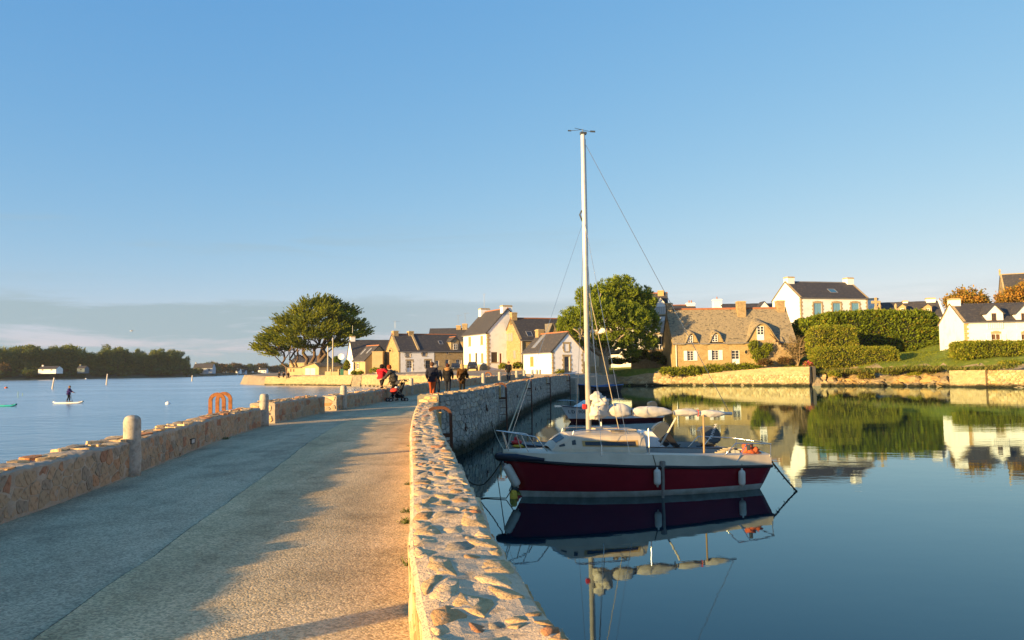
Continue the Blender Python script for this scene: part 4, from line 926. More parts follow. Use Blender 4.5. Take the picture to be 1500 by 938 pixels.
# 4 tall white house
op = [(686, 493.4, 690, 507), (703.7, 492, 707.5, 505), (686.6, 518, 690, 531.5), (704.5, 517.5, 708, 531), (696, 517, 699, 538.5)]
gop = [(719.7, 516, 728.7, 531), (732, 518, 735, 534)]
h = House('town_house', 'tall white house with brown shutters and slate roof above the square', PT(679.3, 137), PT(714, 128), 7.4, 2.45, gz(714, 487.5, 128), gz(738, 453.5, 130), front_open=op, right_open=gop, ridge_m=RIDGE)
OCH = mat('ochre_shutter', (0.34, 0.24, 0.11), rough=0.7)
for q in op[:4]: h.window(q, frame=OCH, surround=None, glass=OCH, nx=2, nz=1)
h.window(op[4], door=True, frame=OCH, nx=1, nz=1); h.window(gop[0], 'right', nx=3, nz=1, frame=BROWNP, surround=None); h.window(gop[1], 'right', nx=1, nz=1, frame=REDP, door=True, glass=REDP)
h.quoins('right', -1, 0, h.h, w=0.35); h.quoins('front', 1, 0, h.h, w=0.25); h.chimney(h.w-0.5, 1.0, 1.7, gz(744, 448.2, 131)); h.chimney(0.6, 1.0, 1.7, gz(709, 453.2, 140), base=h.r-1.3)
b = MB(); h.slab(b, 'front', 0.02, h.w-0.35, 0, 1.1, -0.02, 0.05); b.build('stone_plinth', ASHLAR, h.e)
MB().tube([(0.6, h.d/2, h.r+1), (0.6, h.d/2, h.r+3.4)], 0.03, 5).tube([(0.2, h.d/2, h.r+3.3), (1.4, h.d/2, h.r+3.3)], 0.02, 5).build('aerial', GREYP, h.e)
# 5 stone gable with slate roof next to it
A = PT(763, 124.5); B = (A[0]+9.5, A[1]+4.2)
h = House('stone_house', 'rubble stone gabled house joined to the tall white house', A, B, 7.2, 2.4, gz(763, 498, 124.5), gz(775, 467.5, 128), wall=STONE)
h.chimney(0.45, 0.9, 0.9, gz(749, 458, 128), STONE, cap=ASHLAR); h.coping(-1, STONE, up=0.1); h.skylight((775, 490.5), w=1.0, l=1.2)
for q in ((741.5, 489, 744, 500), (745, 488.5, 747.5, 500), (748.5, 488, 751, 500), (739.5, 515, 742, 525), (752.5, 513.5, 755.5, 525.5)):
    x0, x1, z0, z1 = h.rect(q, 'left'); b = MB(); h.slab(b, 'left', x0, x1, z0, z1, 0.0, 0.03); wo = b.build('window', mat('pale_glass', (0.22, 0.24, 0.25), rough=0.15), h.e)
    b = MB(); h.slab(b, 'left', x0-0.12, x0, z0-0.1, z1+0.1, 0, 0.06); h.slab(b, 'left', x1, x1+0.12, z0-0.1, z1+0.1, 0, 0.06); h.slab(b, 'left', x0, x1, z1, z1+0.12, 0, 0.062); b.build('stone_surround', ASHLAR, wo)
MB().tube([(0.15, -0.12, 0), (0.15, -0.12, h.h-0.1)], 0.07, 8).build('downpipe', mat('pale_pipe', (0.5, 0.46, 0.38), rough=0.6), h.e)
h.dormer((803, 490, 816, 498), 474, STONE, roofm=mat('grey_slate', (0.19, 0.17, 0.14), (0.13, 0.12, 0.10), scale=3, rough=0.8))
# 6 small white cottage by the bridge end
gop = [(827, 504, 833, 515), (827, 522.5, 834, 546.5)]
h = House('cottage', 'small bright white cottage with slate roof facing the bridge end', PT(767, 115), PT(809, 107), 4.9, 1.9, gz(809, 515, 107), gz(826, 488, 108.2), right_open=gop)
h.window(gop[0], 'right', frame=BROWNP, surround=ASHLAR, sw=0.22); h.window(gop[1], 'right', nx=1, nz=1, frame=mat('grey_wood', (0.18, 0.16, 0.13), rough=0.7), surround=ASHLAR, sw=0.24, door=True)
h.quoins('front', 1, -0.3, h.h, w=0.12); h.quoins('right', -1, -0.3, h.h, w=0.22); h.quoins('right', 1, 0, h.h, w=0.25); h.chimney(0.5, 1.0, 1.0, gz(791, 483, 116), STONE); h.coping(-1, up=0.05); h.coping(1, up=0.05, w=0.3)
x0, x1, z0, z1 = h.rect((777, 522.5, 781.5, 537.5)); b = MB(); h.slab(b, 'front', x0, x1, z0, z1, -0.01, 0.05); b.build('stone_slit_window', mat('orange_stone', (0.42, 0.24, 0.07), (0.30, 0.17, 0.05), scale=3, rough=0.85), h.e)
h.skylight((790.5, 501.5), w=1.1, l=2.6, m=mat('sky_glass', (0.20, 0.21, 0.22), rough=0.1, spec=0.8))

# 7 eyebrow-dormer house, slates over curved dormers
A, B = PT(987.5, 118), PT(1167, 118); z0 = 2.75; ev = gz(1075, 501, 118); rd = gz(1075, 453.5, 122.2)
op = [(1007, 514, 1016, 528.5), (1043, 513, 1052.6, 527.7), (1072, 513, 1083, 533.8)]
h = House('eyebrow_dormer_house', 'long stone house with mossy roof curving over arched dormers', A, B, 8.4, z0, ev, rd, wall=masonry('warm_ashlar', [(0.37, 0.27, 0.12), (0.42, 0.31, 0.15), (0.33, 0.24, 0.105)], (0.38, 0.28, 0.14), 1.6, 1.5, bump=0.3, mw=0.04), roof=OLDSLATE, front_open=op)
COMES = bpy.data.objects.remove(h.roof) if False else None
def arcs(x):   # how far the eaves are lifted by the dormers, and the outline of each arch
    return 0.0
bpy.data.objects.remove(h.roof, do_unlink=True)
wd, dp, hh, rr_ = h.w, h.d, h.h, h.r; sl = (rr_-hh)/(dp/2)
DORM = []     # centre x, half width, apex height above eaves
for (pa, pb, papex) in ((1004, 1023, 488.5), (1039, 1060, 487.5), (1094, 1139, 474)):
    xa = h.uv(pa, 501)[0]; xb = h.uv(pb, 501)[0]; za = h.uv((pa+pb)/2, papex)[1]; DORM.append(((xa+xb)/2, (xb-xa)/2, za-hh))
nx, ny = 150, 40; rows = []; ov = 0.25
for i in range(nx+1):
    x = -0.15+(wd+0.3)*i/nx; row = []
    for j in range(ny+1):
        f = j/ny; y = -ov+(dp/2+ov)*f; z = hh+sl*y
        for cx_, hw, ht in DORM:
            u = abs(x-cx_)/hw
            if u < 1.35:
                back = ht/sl*1.25+0.8; g = max(0.0, 1-max(0, y+ov)/back)
                prof = (1-u*u) if u < 0.75 else max(0.0, (1.35-u)/0.6)**2*0.4375
                z = max(z, hh+sl*(-ov)+(ht+sl*ov)*prof*1.0+ (sl*0.22)*max(0, y+ov)) if prof > 0 else z
        row.append(Vector((x, y, z+0.04*fbm(x*1.4, y*1.4)+0.10)))
    rows.append(row)
b = MB(); b.grid(rows); b.grid([[p-Vector((0, 0, 0.16)) for p in r] for r in rows])
b.grid([[r[0] for r in rows], [r[0]-Vector((0, 0, 0.16)) for r in rows]])
for r in (rows[0], rows[-1]): b.grid([r, [p-Vector((0, 0, 0.16)) for p in r]])
b.add([(-0.15, dp/2, rr_+0.1), (wd+0.15, dp/2, rr_+0.1), (wd+0.15, dp+0.2, hh-0.2*sl+0.1), (-0.15, dp+0.2, hh-0.2*sl+0.1)], [(0, 1, 2, 3)])
h.roof = b.build('roof', OLDSLATE, h.e, smooth=False)
for (cx_, hw, ht), q in zip(DORM, ((1007.5, 491.5, 1014.6, 502), (1043, 490.5, 1051, 501), (1109, 478, 1118.6, 499))):
    b = MB(); n = 18; pts = [(cx_+hw*0.92*(-1+2*k/n), 0.0, hh-0.05+max(0.0, (ht+0.05)*(1-(-1+2*k/n)**2)-0.02)) for k in range(n+1)]
    b.prism([(cx_+hw*0.92, 0.0, hh-0.2), (cx_-hw*0.92, 0.0, hh-0.2)]+pts, (0, 1.2, 0)); d_ = b.build('dormer', h.wallm, h.e)
    x0, x1, za, zb2 = h.rect(q); big_ = hw > 1.8; fb = MB(); fw = 0.07
    zlo = za+(zb2-za)*(0.4 if big_ else 0)
    if big_: h.slab(fb, 'front', x0, x1, za, zlo, 0.005, 0.06)
    for u0, u1 in ((x0, x0+fw), (x1-fw, x1), ((x0+x1)/2-0.045, (x0+x1)/2+0.045)): h.slab(fb, 'front', u0, u1, zlo, zb2, 0.005, 0.08)
    for k in range(4): zz = zlo+(zb2-zlo-fw)*k/3; h.slab(fb, 'front', x0+fw, x1-fw, zz, zz+0.06, 0.005, 0.076)
    wo = fb.build('dormer_door' if big_ else 'dormer_window', WPAINT, h.e); g = MB(); h.slab(g, 'front', x0+fw, x1-fw, zlo, zb2-0.02, 0.004, 0.03); g.build('pane', GLASS, wo)
h.window(op[0], nx=2, nz=4, shutters=WPAINT); h.window(op[1], nx=2, nz=4, shutters=WPAINT); h.window(op[2], nx=2, nz=3, door=True)
x0, x1, za, zb2 = h.rect((1091, 513, 1095.5, 519)); b = MB(); b.tube([((x0+x1)/2+0.28*math.cos(a), -0.03, (za+zb2)/2+0.33*math.sin(a)) for a in [2*math.pi*k/14 for k in range(14)]], 0.06, 6, closed=True); wo = b.build('oval_window', ASHLAR, h.e); g = MB(); h.slab(g, 'front', x0+0.05, x1-0.05, za+0.05, zb2-0.05, 0.004, 0.02); g.build('pane', GLASS, wo)
h.chimney(0.3, 0.9, 1.0, gz(984, 444, 122), STONED, base=rr_-1.6); h.chimney(h.uv(1092, 455)[0]+0.35, 1.25, 1.1, gz(1092, 441, 121), STONE, y=dp/2-0.6, base=rr_-1.3); h.chimney(wd-0.75, 1.15, 1.2, gz(1149, 439.5, 121), STONE, base=rr_-1.5)
# ridge in two lengths
MB().tube([(-0.1, dp/2, rr_+0.14), (wd*0.5, dp/2, rr_+0.10), (wd+0.1, dp/2, rr_+0.14)], 0.13, 8).build('ridge_tiles', RIDGE, h.e)
MB().tube([(0.35, -0.1, 0.0), (0.35, -0.1, h.h)], 0.06, 6).build('downpipe', WPAINT, h.e)
# outer stair to the big dormer
xs0 = h.uv(1118, 500)[0]; e = empty('outside_stair', Vector(h.A)+Vector((xs0-1.4, -0.05, 0)), 0, 'stone outside stair with sloping wall rising to the large arched dormer', 'stair')
zt = h.uv(1113, 499)[1]; b = MB(); b.prism([(0, 0, -0.6), (6.0, 0, -0.6), (6.0, 0, 0.35), (2.3, 0, zt), (0, 0, zt)], (0, -1.5, 0)); b.build('stair_wall', STONE, e)
for k in range(9): MB().box((2.3+0.4*k, -1.53, zt-(zt-0.35)*(k+1)/9+0.02), (2.72+0.4*k, 0.03, zt-(zt-0.35)*k/9+0.04), bev=0.02).build('step', ASHLAR, e)
MB().tube([(1.9, -1.45, zt+0.9), (5.2, -1.45, 1.4)], 0.05, 6).build('handrail', BROWNP, e)
# white lean-to door right of the stair
x = gx(1150, 117.6); e = empty('garden_door', (x-0.6, 117.75, z0), 0, 'white boarded door at the end of the long stone house', 'door'); MB().box((0, 0, 0.6), (1.0, 0.1, 2.6), bev=0.02).build('door_leaf', WPAINT, e); MB().box((1.0, 0.0, 0.5), (1.12, 0.2, 2.7)).box((-0.12, 0.0, 0.5), (0, 0.2, 2.7)).build('frame', ASHLAR, e)

# 8 tall white villa behind the pine
A, B = PT(858, 134), PT(978.5, 131)
op = [(961, 488, 973, 513)]
h = House('villa', 'tall white villa partly hidden behind the round pine', A, B, 8, 3.2, gz(978, 462, 131), gz(960, 430, 134), front_open=[(870, 470, 878, 482), (890, 470, 898, 482), (920, 470, 928, 482), (905, 492, 915, 508), (880, 492, 890, 508), (960.5, 492, 973, 511)])
for q in ((870, 470, 878, 482), (890, 470, 898, 482), (920, 470, 928, 482), (905, 492, 915, 508), (880, 492, 890, 508)): h.window(q)
h.window((960.5, 492, 973, 511), nx=3, nz=1)
x0, x1, za, zb2 = h.rect((957.5, 450, 978.3, 490)); apex = h.uv(968, 435.5)[1]; m_ = (x0+x1)/2
b = MB(); b.prism([(x0, -0.25, za), (x1, -0.25, za), (x1, -0.25, zb2), (m_, -0.25, apex), (x0, -0.25, zb2)], (0, 4, 0)); bay = b.build('gabled_bay', WHITE, h.e)
b = MB(); k = (apex-zb2)/(m_-x0)
for sx, xe in ((-1, x0), (1, x1)): b.hexa([Vector((xe+sx*0.2, -0.45, zb2-0.2*k+0.03)), Vector((m_, -0.45, apex+0.03)), Vector((m_, 4, apex+0.03)), Vector((xe+sx*0.2, 4, zb2-0.2*k+0.03)), Vector((xe+sx*0.2, -0.45, zb2-0.2*k+0.2)), Vector((m_, -0.45, apex+0.2)), Vector((m_, 4, apex+0.2)), Vector((xe+sx*0.2, 4, zb2-0.2*k+0.2))])
b.build('bay_roof', SLATE, bay)
for q in ((961, 450.5, 974, 459), (962.5, 471, 974, 486)):
    a0, a1, c0, c1 = h.rect(q); b = MB(); 
    for k in range(4): h.slab(b, 'front', a0+(a1-a0)*k/4+0.02, a0+(a1-a0)*(k+1)/4-0.02, c0, c1, 0.252, 0.30)
    h.slab(b, 'front', a0-0.15, a1+0.15, c0-0.2, c0, 0.252, 0.36); h.slab(b, 'front', a0-0.15, a1+0.15, c1, c1+0.12, 0.252, 0.32); b.build('shuttered_window', mat('pale_shutter', (0.46, 0.45, 0.42), rough=0.7), bay)
b = MB(); 
for zc in (461.5, 489): zz = h.uv(968, zc)[1]; h.slab(b, 'front', x0-0.1, x1+0.05, zz-0.12, zz+0.1, 0.252, 0.40)
b.build('string_course', ASHLAR, bay); h.chimney(h.w-1.0, 1.0, 1.3, gz(970, 425, 134), mat('ochre_brick', (0.46, 0.32, 0.14), (0.38, 0.26, 0.12), scale=5, rough=0.9), y=4.0)
# balustraded terrace wall in front of the villa
e = empty('terrace_wall', PT(925, 127.5)+(2.7,), 0, 'low stone terrace wall with white balustrade before the villa', 'wall')
wv = gx(985, 127.5)-gx(925, 127.5); MB().box((0, 0, -0.8), (wv, 0.5, gz(960, 512, 127.5)-2.7)).build('wall', STONE, e); zt = gz(960, 512, 127.5)-2.7
for k in range(12): MB().lathe([(0.05, zt), (0.09, zt+0.2), (0.04, zt+0.45), (0.06, zt+0.7)], 8, (0.4+k*0.42, 0.25, 0)).build('baluster', WPAINT, e)
MB().box((0.1, 0.12, zt+0.7), (5.4, 0.38, zt+0.82)).build('rail', WPAINT, e)

# 9 houses peeping over the eyebrow-dormer house
h = House('gabled_house', 'house behind the mossy roof with red ridge and white double pot chimney', PT(988, 152), PT(1026, 152), 8, 5, gz(1000, 462, 152), gz(1000, 448.5, 156)); h.chimney(h.w-0.7, 1.6, 1.0, gz(1020, 444, 156), pots=2, cap=WHITE)
h = House('gabled_house', 'house behind the mossy roof with slate roof and tall white single pot chimney', PT(1066, 158), PT(1105, 158), 8, 6, gz(1085, 458, 158), gz(1085, 446, 162), ridge_m=None); h.chimney(-0.7, 1.7, 1.2, gz(1059, 438.5, 162), pots=1, cap=WHITE, base=h.h-2)
h = House('gabled_house', 'dark slate house with small white gable above the mossy roof', PT(1100, 165), PT(1150, 165), 8, 6, gz(1120, 457, 165), gz(1120, 445.5, 169), ridge_m=None)
h.dormer((1111, 452, 1128, 458), 442, WHITE)

# 10 white house with blue shutters on the rise
A = PT(1175.7, 135); B = (gx(1275, 138.5), 138.5)
op = [(1193, 444.5, 1203, 462.5), (1220.8, 444.5, 1230.8, 462.2), (1248, 444.5, 1258, 461.5)]
h = House('blue_shuttered_house', 'white house with three blue shuttered windows standing behind the clipped hedge', A, B, 8.2, 9.0, gz(1175.7, 436, 135), gz(1165.5, 414, 139), front_open=op, ridge_m=GREYP)
for q in op:
    h.window(q, nx=1, nz=1, surround=ASHLAR, arch=True, sw=0.3); x0, x1, za, zb2 = h.rect(q); m_ = (x0+x1)/2
    for a0, a1 in ((x0+0.02, m_-0.02), (m_+0.02, x1-0.02)):
        b = MB(); h.slab(b, 'front', a0, a1, za+0.02, zb2, -0.09, -0.03); h.slab(b, 'front', a0+0.06, a1-0.06, za+0.3, za+0.38, -0.03, -0.01); h.slab(b, 'front', a0+0.06, a1-0.06, zb2-0.38, zb2-0.3, -0.03, -0.01); b.build('shutter', BLUEP, h.e)
h.quoins('front', -1, 0, h.h, w=0.3); h.quoins('front', 1, 0, h.h, w=0.3); h.quoins('left', -1, 0, h.h, w=0.12); h.coping(-1, up=0.12); h.coping(1, up=0.12)
b = MB(); h.slab(b, 'front', 0, h.w, h.h-0.2, h.h-0.02, 0, 0.16); b.build('cornice', ASHLAR, h.e)
h.chimney(0.75, 1.3, 1.3, gz(1159, 406.2, 139.5)); h.chimney(h.w-0.6, 1.3, 1.3, gz(1253, 407.2, 142.5)); h.skylight((1219, 427.5), w=1.5, l=1.3, m=mat('blue_skylight', (0.05, 0.14, 0.22), rough=0.1, spec=0.7))
# 11 long slate-roofed house with gabled dormers
A, B = PT(1292, 142), PT(1387, 139)
h = House('dormer_house', 'long slate roofed white house with two stone dormers above the hedge', A, B, 7.5, 8.2, gz(1380, 463.5, 139), gz(1340, 443, 144), ridge_m=None, front_open=[(1374, 466, 1382, 478)])
h.dormer((1353, 449.5, 1364.7, 459), 445.5, ASHLAR, win=(1356.5, 452, 1361.5, 458.5)); h.dormer((1316.5, 449.5, 1327, 459), 445.5, ASHLAR, win=(1319.5, 452, 1324, 458.5)); h.coping(1, WHITE, up=0.12)
h.chimney(h.uv(1327, 450)[0]+0.5, 0.85, 0.9, gz(1327, 439.8, 143)); h.chimney(h.w-1.4, 1.5, 1.1, gz(1371, 435.8, 142)); h.chimney(-0.5, 1.6, 1.4, gz(1281, 437.5, 146), base=h.h-1)
h.window((1374, 466, 1382, 478), shutters=BLUEP)
# stone cross and finials on the wayside monument
e = empty('stone_cross', PT(1287, 131)+(gz(1287, 470, 131),), 0, 'carved granite wayside cross rising above the hedge', 'cross')
z1 = gz(1287, 436, 131)-e.location.z; MB().box((-0.24, -0.2, 0), (0.24, 0.2, z1*0.62), bev=0.05).build('shaft', ASHLAR, e); MB().box((-0.18, -0.15, z1*0.62), (0.18, 0.15, z1), bev=0.05).box((-0.75, -0.14, z1*0.74), (0.75, 0.14, z1*0.86), bev=0.05).build('cross_head', ASHLAR, e)
for px in (1292.5, 1316):
    e = empty('stone_finial', PT(px, 131)+(gz(px, 470, 131),), 0, 'weathered granite finial beside the wayside cross' if px < 1300 else 'weathered granite finial in front of the stone dormer', 'finial'); zt = gz(px, 445, 131)-e.location.z
    MB().lathe([(0.36, 0), (0.34, zt*0.4), (0.24, zt*0.45), (0.2, zt*0.8), (0.26, zt*0.84), (0.12, zt)], 8).build('shaft', ASHLAR, e)
# 12 white house at the right edge
A, B = PT(1414.7, 105), (gx(1560, 104), 104)
op = [(1453, 489, 1466, 506), (1497, 489, 1508, 506)]
h = House('white_house', 'bright white long house with wall dormers and shutters at the harbour right side', A, B, 7.2, 5.0, gz(1414.7, 472, 105), gz(1440, 446, 108.6), ridge_m=None, front_open=op)
for q in op: h.window(q, nx=2, nz=2, frame=WPAINT, glass=BROWNP, surround=ASHLAR, arch=True, sw=0.05, shutters=WPAINT)
h.quoins('front', -1, 0, h.h-0.2, mat('orange_quoin', (0.52, 0.34, 0.14), (0.44, 0.28, 0.12), scale=4, rough=0.9), w=0.38, n=10); h.coping(-1, up=0.1); h.chimney(0.55, 1.2, 1.2, gz(1399, 437.8, 109))
h.dormer((1445.5, 459, 1469, 482), 446.8, WHITE, win=(1452.5, 459, 1458.5, 471.5), frame=BROWNP); h.dormer((1489, 459, 1513, 482), 446.8, WHITE, win=(1496, 459, 1502, 471.5), frame=BROWNP)
for q in ((1447, 471.5, 1468, 482),):
    x0, x1, za, zb2 = h.rect(q); b = MB()
    for k in range(9): xx = x0+(x1-x0)*k/8; h.slab(b, 'front', xx-0.02, xx+0.02, za+0.06, zb2, 0.1, 0.14)
    h.slab(b, 'front', x0, x1, zb2-0.05, zb2, 0.09, 0.15); h.slab(b, 'front', x0, x1, za, za+0.06, 0.0, 0.15); b.build('balcony_railing', WPAINT, h.e)
# 13 church
A, B = PT(1477, 162), (gx(1560, 158), 158)
h = House('chapel', 'tall stone chapel with steep slate roof behind autumn trees', A, B, 9.0, 10.0, gz(1477, 432, 162), gz(1472, 403.5, 166), wall=STONE, cat='chapel', ridge_m=ASHLAR); h.coping(-1, up=0.15)
MB().box((-0.25, h.d/2-0.1, h.r), (0.05, h.d/2+0.1, h.r+1.3)).box((-0.25, h.d/2-0.35, h.r+0.8), (0.05, h.d/2+0.35, h.r+1.0)).build('gable_cross', ASHLAR, h.e)

# 14 boat shed with garage doors on the point
A, B = PT(443, 164), PT(467, 160)
e = empty('boat_shed', A+(1.8,), math.atan2(B[1]-A[1], B[0]-A[0]), 'low cream boat shed with pale double garage door under the cypress', 'shed')
w_ = math.hypot(B[0]-A[0], B[1]-A[1]); za, zb2 = gz(443, 537.5, 164)-1.8, gz(463, 532.5, 160)-1.8
Dp = 5.2; pts = [(0, 0, -0.6), (w_, 0, -0.6), (w_, 0, za*1.0), (w_*0.78, 0, zb2), (0, 0, za)]
b = MB(); b.prism(pts, (0, Dp, 0)); b.v = [(x, y, z) for x, y, z in b.v]; b.build('wall', CREAM, e)
b = MB(); 
for (xa, za_), (xb, zb_) in (((-0.35, za-0.15), (w_*0.78, zb2)), ((w_*0.78, zb2), (w_+0.3, za-0.15))): b.hexa([Vector((xa, -0.3, za_+0.02)), Vector((xb, -0.3, zb_+0.02)), Vector((xb, Dp+0.2, zb_+0.02)), Vector((xa, Dp+0.2, za_+0.02)), Vector((xa, -0.3, za_+0.16)), Vector((xb, -0.3, zb_+0.16)), Vector((xb, Dp+0.2, zb_+0.16)), Vector((xa, Dp+0.2, za_+0.16))])
b.build('roof', mat('lichen_roof', (0.17, 0.14, 0.09), (0.11, 0.09, 0.06), scale=3, rough=0.9), e)
for k in (0, 1): MB().box((w_*0.18+k*w_*0.32, -0.05, 0.0), (w_*0.48+k*w_*0.32, 0.03, 1.62), bev=0.02).build('garage_door', mat('pale_door', (0.50, 0.50, 0.50), (0.44, 0.44, 0.44), scale=4, rough=0.6), e)
e2 = empty('shed_wing', PT(421, 167)+(1.8,), math.atan2(-2, 4), 'low cream side wing of the boat shed with two small windows', 'shed')
MB().box((0, 0, -0.6), (4.4, 3, gz(430, 539.5, 166)-1.8)).build('wall', CREAM, e2); MB().box((-0.2, -0.2, gz(430, 539.5, 166)-1.8), (4.6, 3.2, gz(430, 538.2, 166)-1.8)).build('roof', MATS['lichen_roof'], e2)
for k in (0, 1): MB().box((0.7+k*0.8, -0.03, 0.9), (1.1+k*0.8, 0.02, 1.5)).build('window', BROWNP, e2)
# house glimpsed behind the cypress trunks
h = House('gabled_house', 'cream house with slate roof glimpsed behind the cypress trunks', PT(424, 192), PT(470, 190), 7, 2.2, gz(445, 531, 191), gz(445, 522, 194), wall=CREAM, ridge_m=None)
# low wall, gate and pier before the white gabled house
e = empty('forecourt_wall', PT(476, 153)+(1.95,), math.atan2(-1.5, 5), 'low cream forecourt wall with piers beside the green gate', 'wall')
MB().box((0, 0, -0.5), (1.1, 0.3, 0.75)).box((1.35, 0, -0.5), (2.75, 0.3, 0.7)).build('wall', CREAM, e)
for x in (1.1, 2.75): MB().box((x, -0.05, -0.5), (x+0.25, 0.35, 1.15)).build('pier', CREAM, e)
for k in range(8): MB().tube([(1.45+k*0.16, 0.15, 0.7), (1.45+k*0.16, 0.15, 1.15)], 0.015, 5).build('railing_bar', MATS['black_iron'], e)
e = empty('garden_gate', PT(498.2, 152)+(1.95,), 0, 'solid green garden gate between cream piers', 'gate')
for k in range(4): MB().box((0.02+k*0.16, 0, 0.0), (0.165+k*0.16, 0.06, 1.15)).build('board', GREENP, e)
MB().box((0.7, -0.05, -0.3), (1.5, 0.25, 0.9)).build('pier', CREAM, e)
# utility poles
for px, y, t_, lab in ((487.6, 156, 495, 'tall pale concrete utility pole in front of the cypress'), (480.2, 160, 507, 'shorter wooden utility pole in front of the cypress')):
    x = gx(px, y, 540); o = MB().lathe([(0.16, -0.5), (0.15, 1), (0.11, gz(px, t_, y)-1.95)], 10).build('utility_pole', mat('pole_grey', (0.40, 0.36, 0.28), rough=0.8)); o.location = (x, y, 1.95); tag(o, lab, 'pole')
# satellite dish
e = empty('satellite_dish', Vector((gx(500, 158.5), 158.5, gz(500, 523, 158.5))), 0, 'round white satellite dish on the white gable', 'satellite dish')
MB().lathe([(0.05, 0.0), (0.35, 0.04), (0.55, 0.12), (0.62, 0.2), (0.58, 0.2), (0.33, 0.08), (0.04, 0.04)], 16).xf(Matrix.Rotation(R(80), 4, 'X')).build('dish', WPAINT, e); MB().tube([(0, 0, 0), (0.5, 0.8, 0.1)], 0.04, 6).build('arm', GREYP, e)
# stone pier wall at the bridge end beside the pine
e = empty('pier_wall', PT(845, 112.5)+(1.9,), 0, 'square rough stone wall block beside the pine trunk', 'wall'); wv = gx(877, 112.5)-gx(845, 112.5); hz = gz(860, 537, 112.5)-1.9
def fpw(u, v): return Vector((u, 0, v-0.8)), Vector((0, -1, 0))
MB().box((0, 0.02, -0.8), (wv, 1.0, hz)).build('wall', STONE, e)
b = MB()
for s_ in stones_of(fpw, 0.02, wv-0.02, 0.0, hz+0.75, 0.5, 0.32, 0.02, 0.06, 91, sink=0.05): b.add(s_[0], s_[1])
stuff(b.build('stone_infill', STONE, e))
# ------------------------------------------------------------ foliage
def leafmat(name, a, b, c=None, trans=0.36, scale=1.2):
    return mat(name, a, b, c, scale=scale, rough=0.75, spec=0.12, trans=trans, detail=3)
NR = np.random.RandomState
def leaves(C, D, size, ar, rs, spread=0.6, cup=0.0):
    """one pointed quad per centre C, roughly along D"""
    n = len(C); D = D+rs.normal(0, spread, (n, 3)); D /= np.linalg.norm(D, axis=1)[:, None]+1e-9
    B = rs.normal(0, 1, (n, 3)); B -= (B*D).sum(1)[:, None]*D; B /= np.linalg.norm(B, axis=1)[:, None]+1e-9
    L = size*rs.uniform(0.6, 1.35, n)[:, None]; W = L*ar
    V = np.stack([C-D*L*0.5, C+B*W*0.5-D*L*0.05, C+D*L*0.5, C-B*W*0.5-D*L*0.05], 1).reshape(-1, 3)
    return V, np.arange(4*n).reshape(n, 4)
def shell_points(lobes, n, rs, depth=0.35, lower=-0.5):
    """points near the surface of ellipsoid lobes (c, r); inside-of-another-lobe points are dropped"""
    vol = np.array([r[0]*r[1]+r[1]*r[2]+r[0]*r[2] for c, r in lobes]); pick = rs.choice(len(lobes), n, p=vol/vol.sum())
    d = rs.normal(0, 1, (n, 3)); d /= np.linalg.norm(d, axis=1)[:, None]
    Cc = np.array([c for c, r in lobes])[pick]; Rr = np.array([r for c, r in lobes])[pick]
    k = (1-depth*rs.rand(n)**1.3)[:, None]; P = Cc+d*Rr*k; keep = d[:, 2] > lower
    for i, (c, r) in enumerate(lobes):
        q = (((P-np.array(c))/np.array(r))**2).sum(1); keep &= ~((q < 0.55) & (pick != i))
    return P[keep], d[keep]
def limb(b, a, c, r0, r1, rng, n=6, wob=0.12, seg=7):
    a, c = Vector(a), Vector(c); L = (c-a).length; pts = []; rad = []
    for i in range(n+1):
        t = i/n; p = a.lerp(c, t)+Vector((rng.uniform(-1, 1), rng.uniform(-1, 1), rng.uniform(-0.5, 0.8)))*wob*L*0.25*math.sin(math.pi*t)*1.5
        pts.append(p); rad.append(r0+(r1-r0)*t)
    b.tube(pts, rad, seg); return pts
BARK = mat('bark', (0.15, 0.105, 0.07), (0.08, 0.055, 0.04), scale=6, rough=0.95, bump=0.8, bscale=14, bdist=0.05)
PALEBARK = mat('pale_bark', (0.36, 0.30, 0.21), (0.24, 0.19, 0.13), scale=5, rough=0.95, bump=0.6, bscale=14, bdist=0.03)

# --- Monterey cypress on the point: layered sprays reaching out and up
CYP = [leafmat('cypress_leaf_0', (0.219, 0.241, 0.018), (0.134, 0.164, 0.016)), leafmat('cypress_leaf_1', (0.143, 0.174, 0.016), (0.086, 0.116, 0.014)), leafmat('cypress_leaf_2', (0.286, 0.290, 0.022), (0.191, 0.213, 0.020))]
dc = 175.0
def wp(px, py, d): return np.array(at_y(px, py, d))
kx = dc/FPX
e = empty('cypress_tree', PT(452, 174)+(2.0,), 0, 'spreading old cypress with layered crown beside the boat shed', 'tree'); o = np.array(e.location)
rs = NR(11); rng = random.Random(11)
lob = []
for px, py, rx, ry, dd in ((388, 512, 15, 6, 0), (400, 500, 17, 6.5, -2), (412, 488, 19, 7, 2), (425, 474, 18, 7, 0), (428, 503, 20, 7, -4), (443, 488, 21, 8, -4), (441, 462, 17, 7, 2), (455, 474, 20, 8, -3), (456, 452, 17, 6.5, 0), (472, 446, 15, 6, 2), (478, 462, 20, 8, -2), (488, 452, 15, 6, 4), (497, 472, 21, 8, 1), (508, 460, 13, 5.5, 5), (516, 480, 17, 6.5, 2), (527, 490, 12, 5, 3), (505, 493, 19, 7, -2), (484, 485, 19, 8, -4), (466, 494, 17, 7, -5), (402, 519, 12, 5, -1), (447, 508, 13, 5.5, 0), (490, 506, 15, 6, -1), (415, 512, 13, 5, 3)):
    c = wp(px, py, dc+dd)-o; lob.append((c, (rx*kx, rx*kx*0.9, ry*kx)))
P, dr = shell_points(lob, 3600, rs, 0.7, -0.55)
cc = np.array([0, 0, 9.0]); Vs, Fs, Ms = [], [], []; off = 0
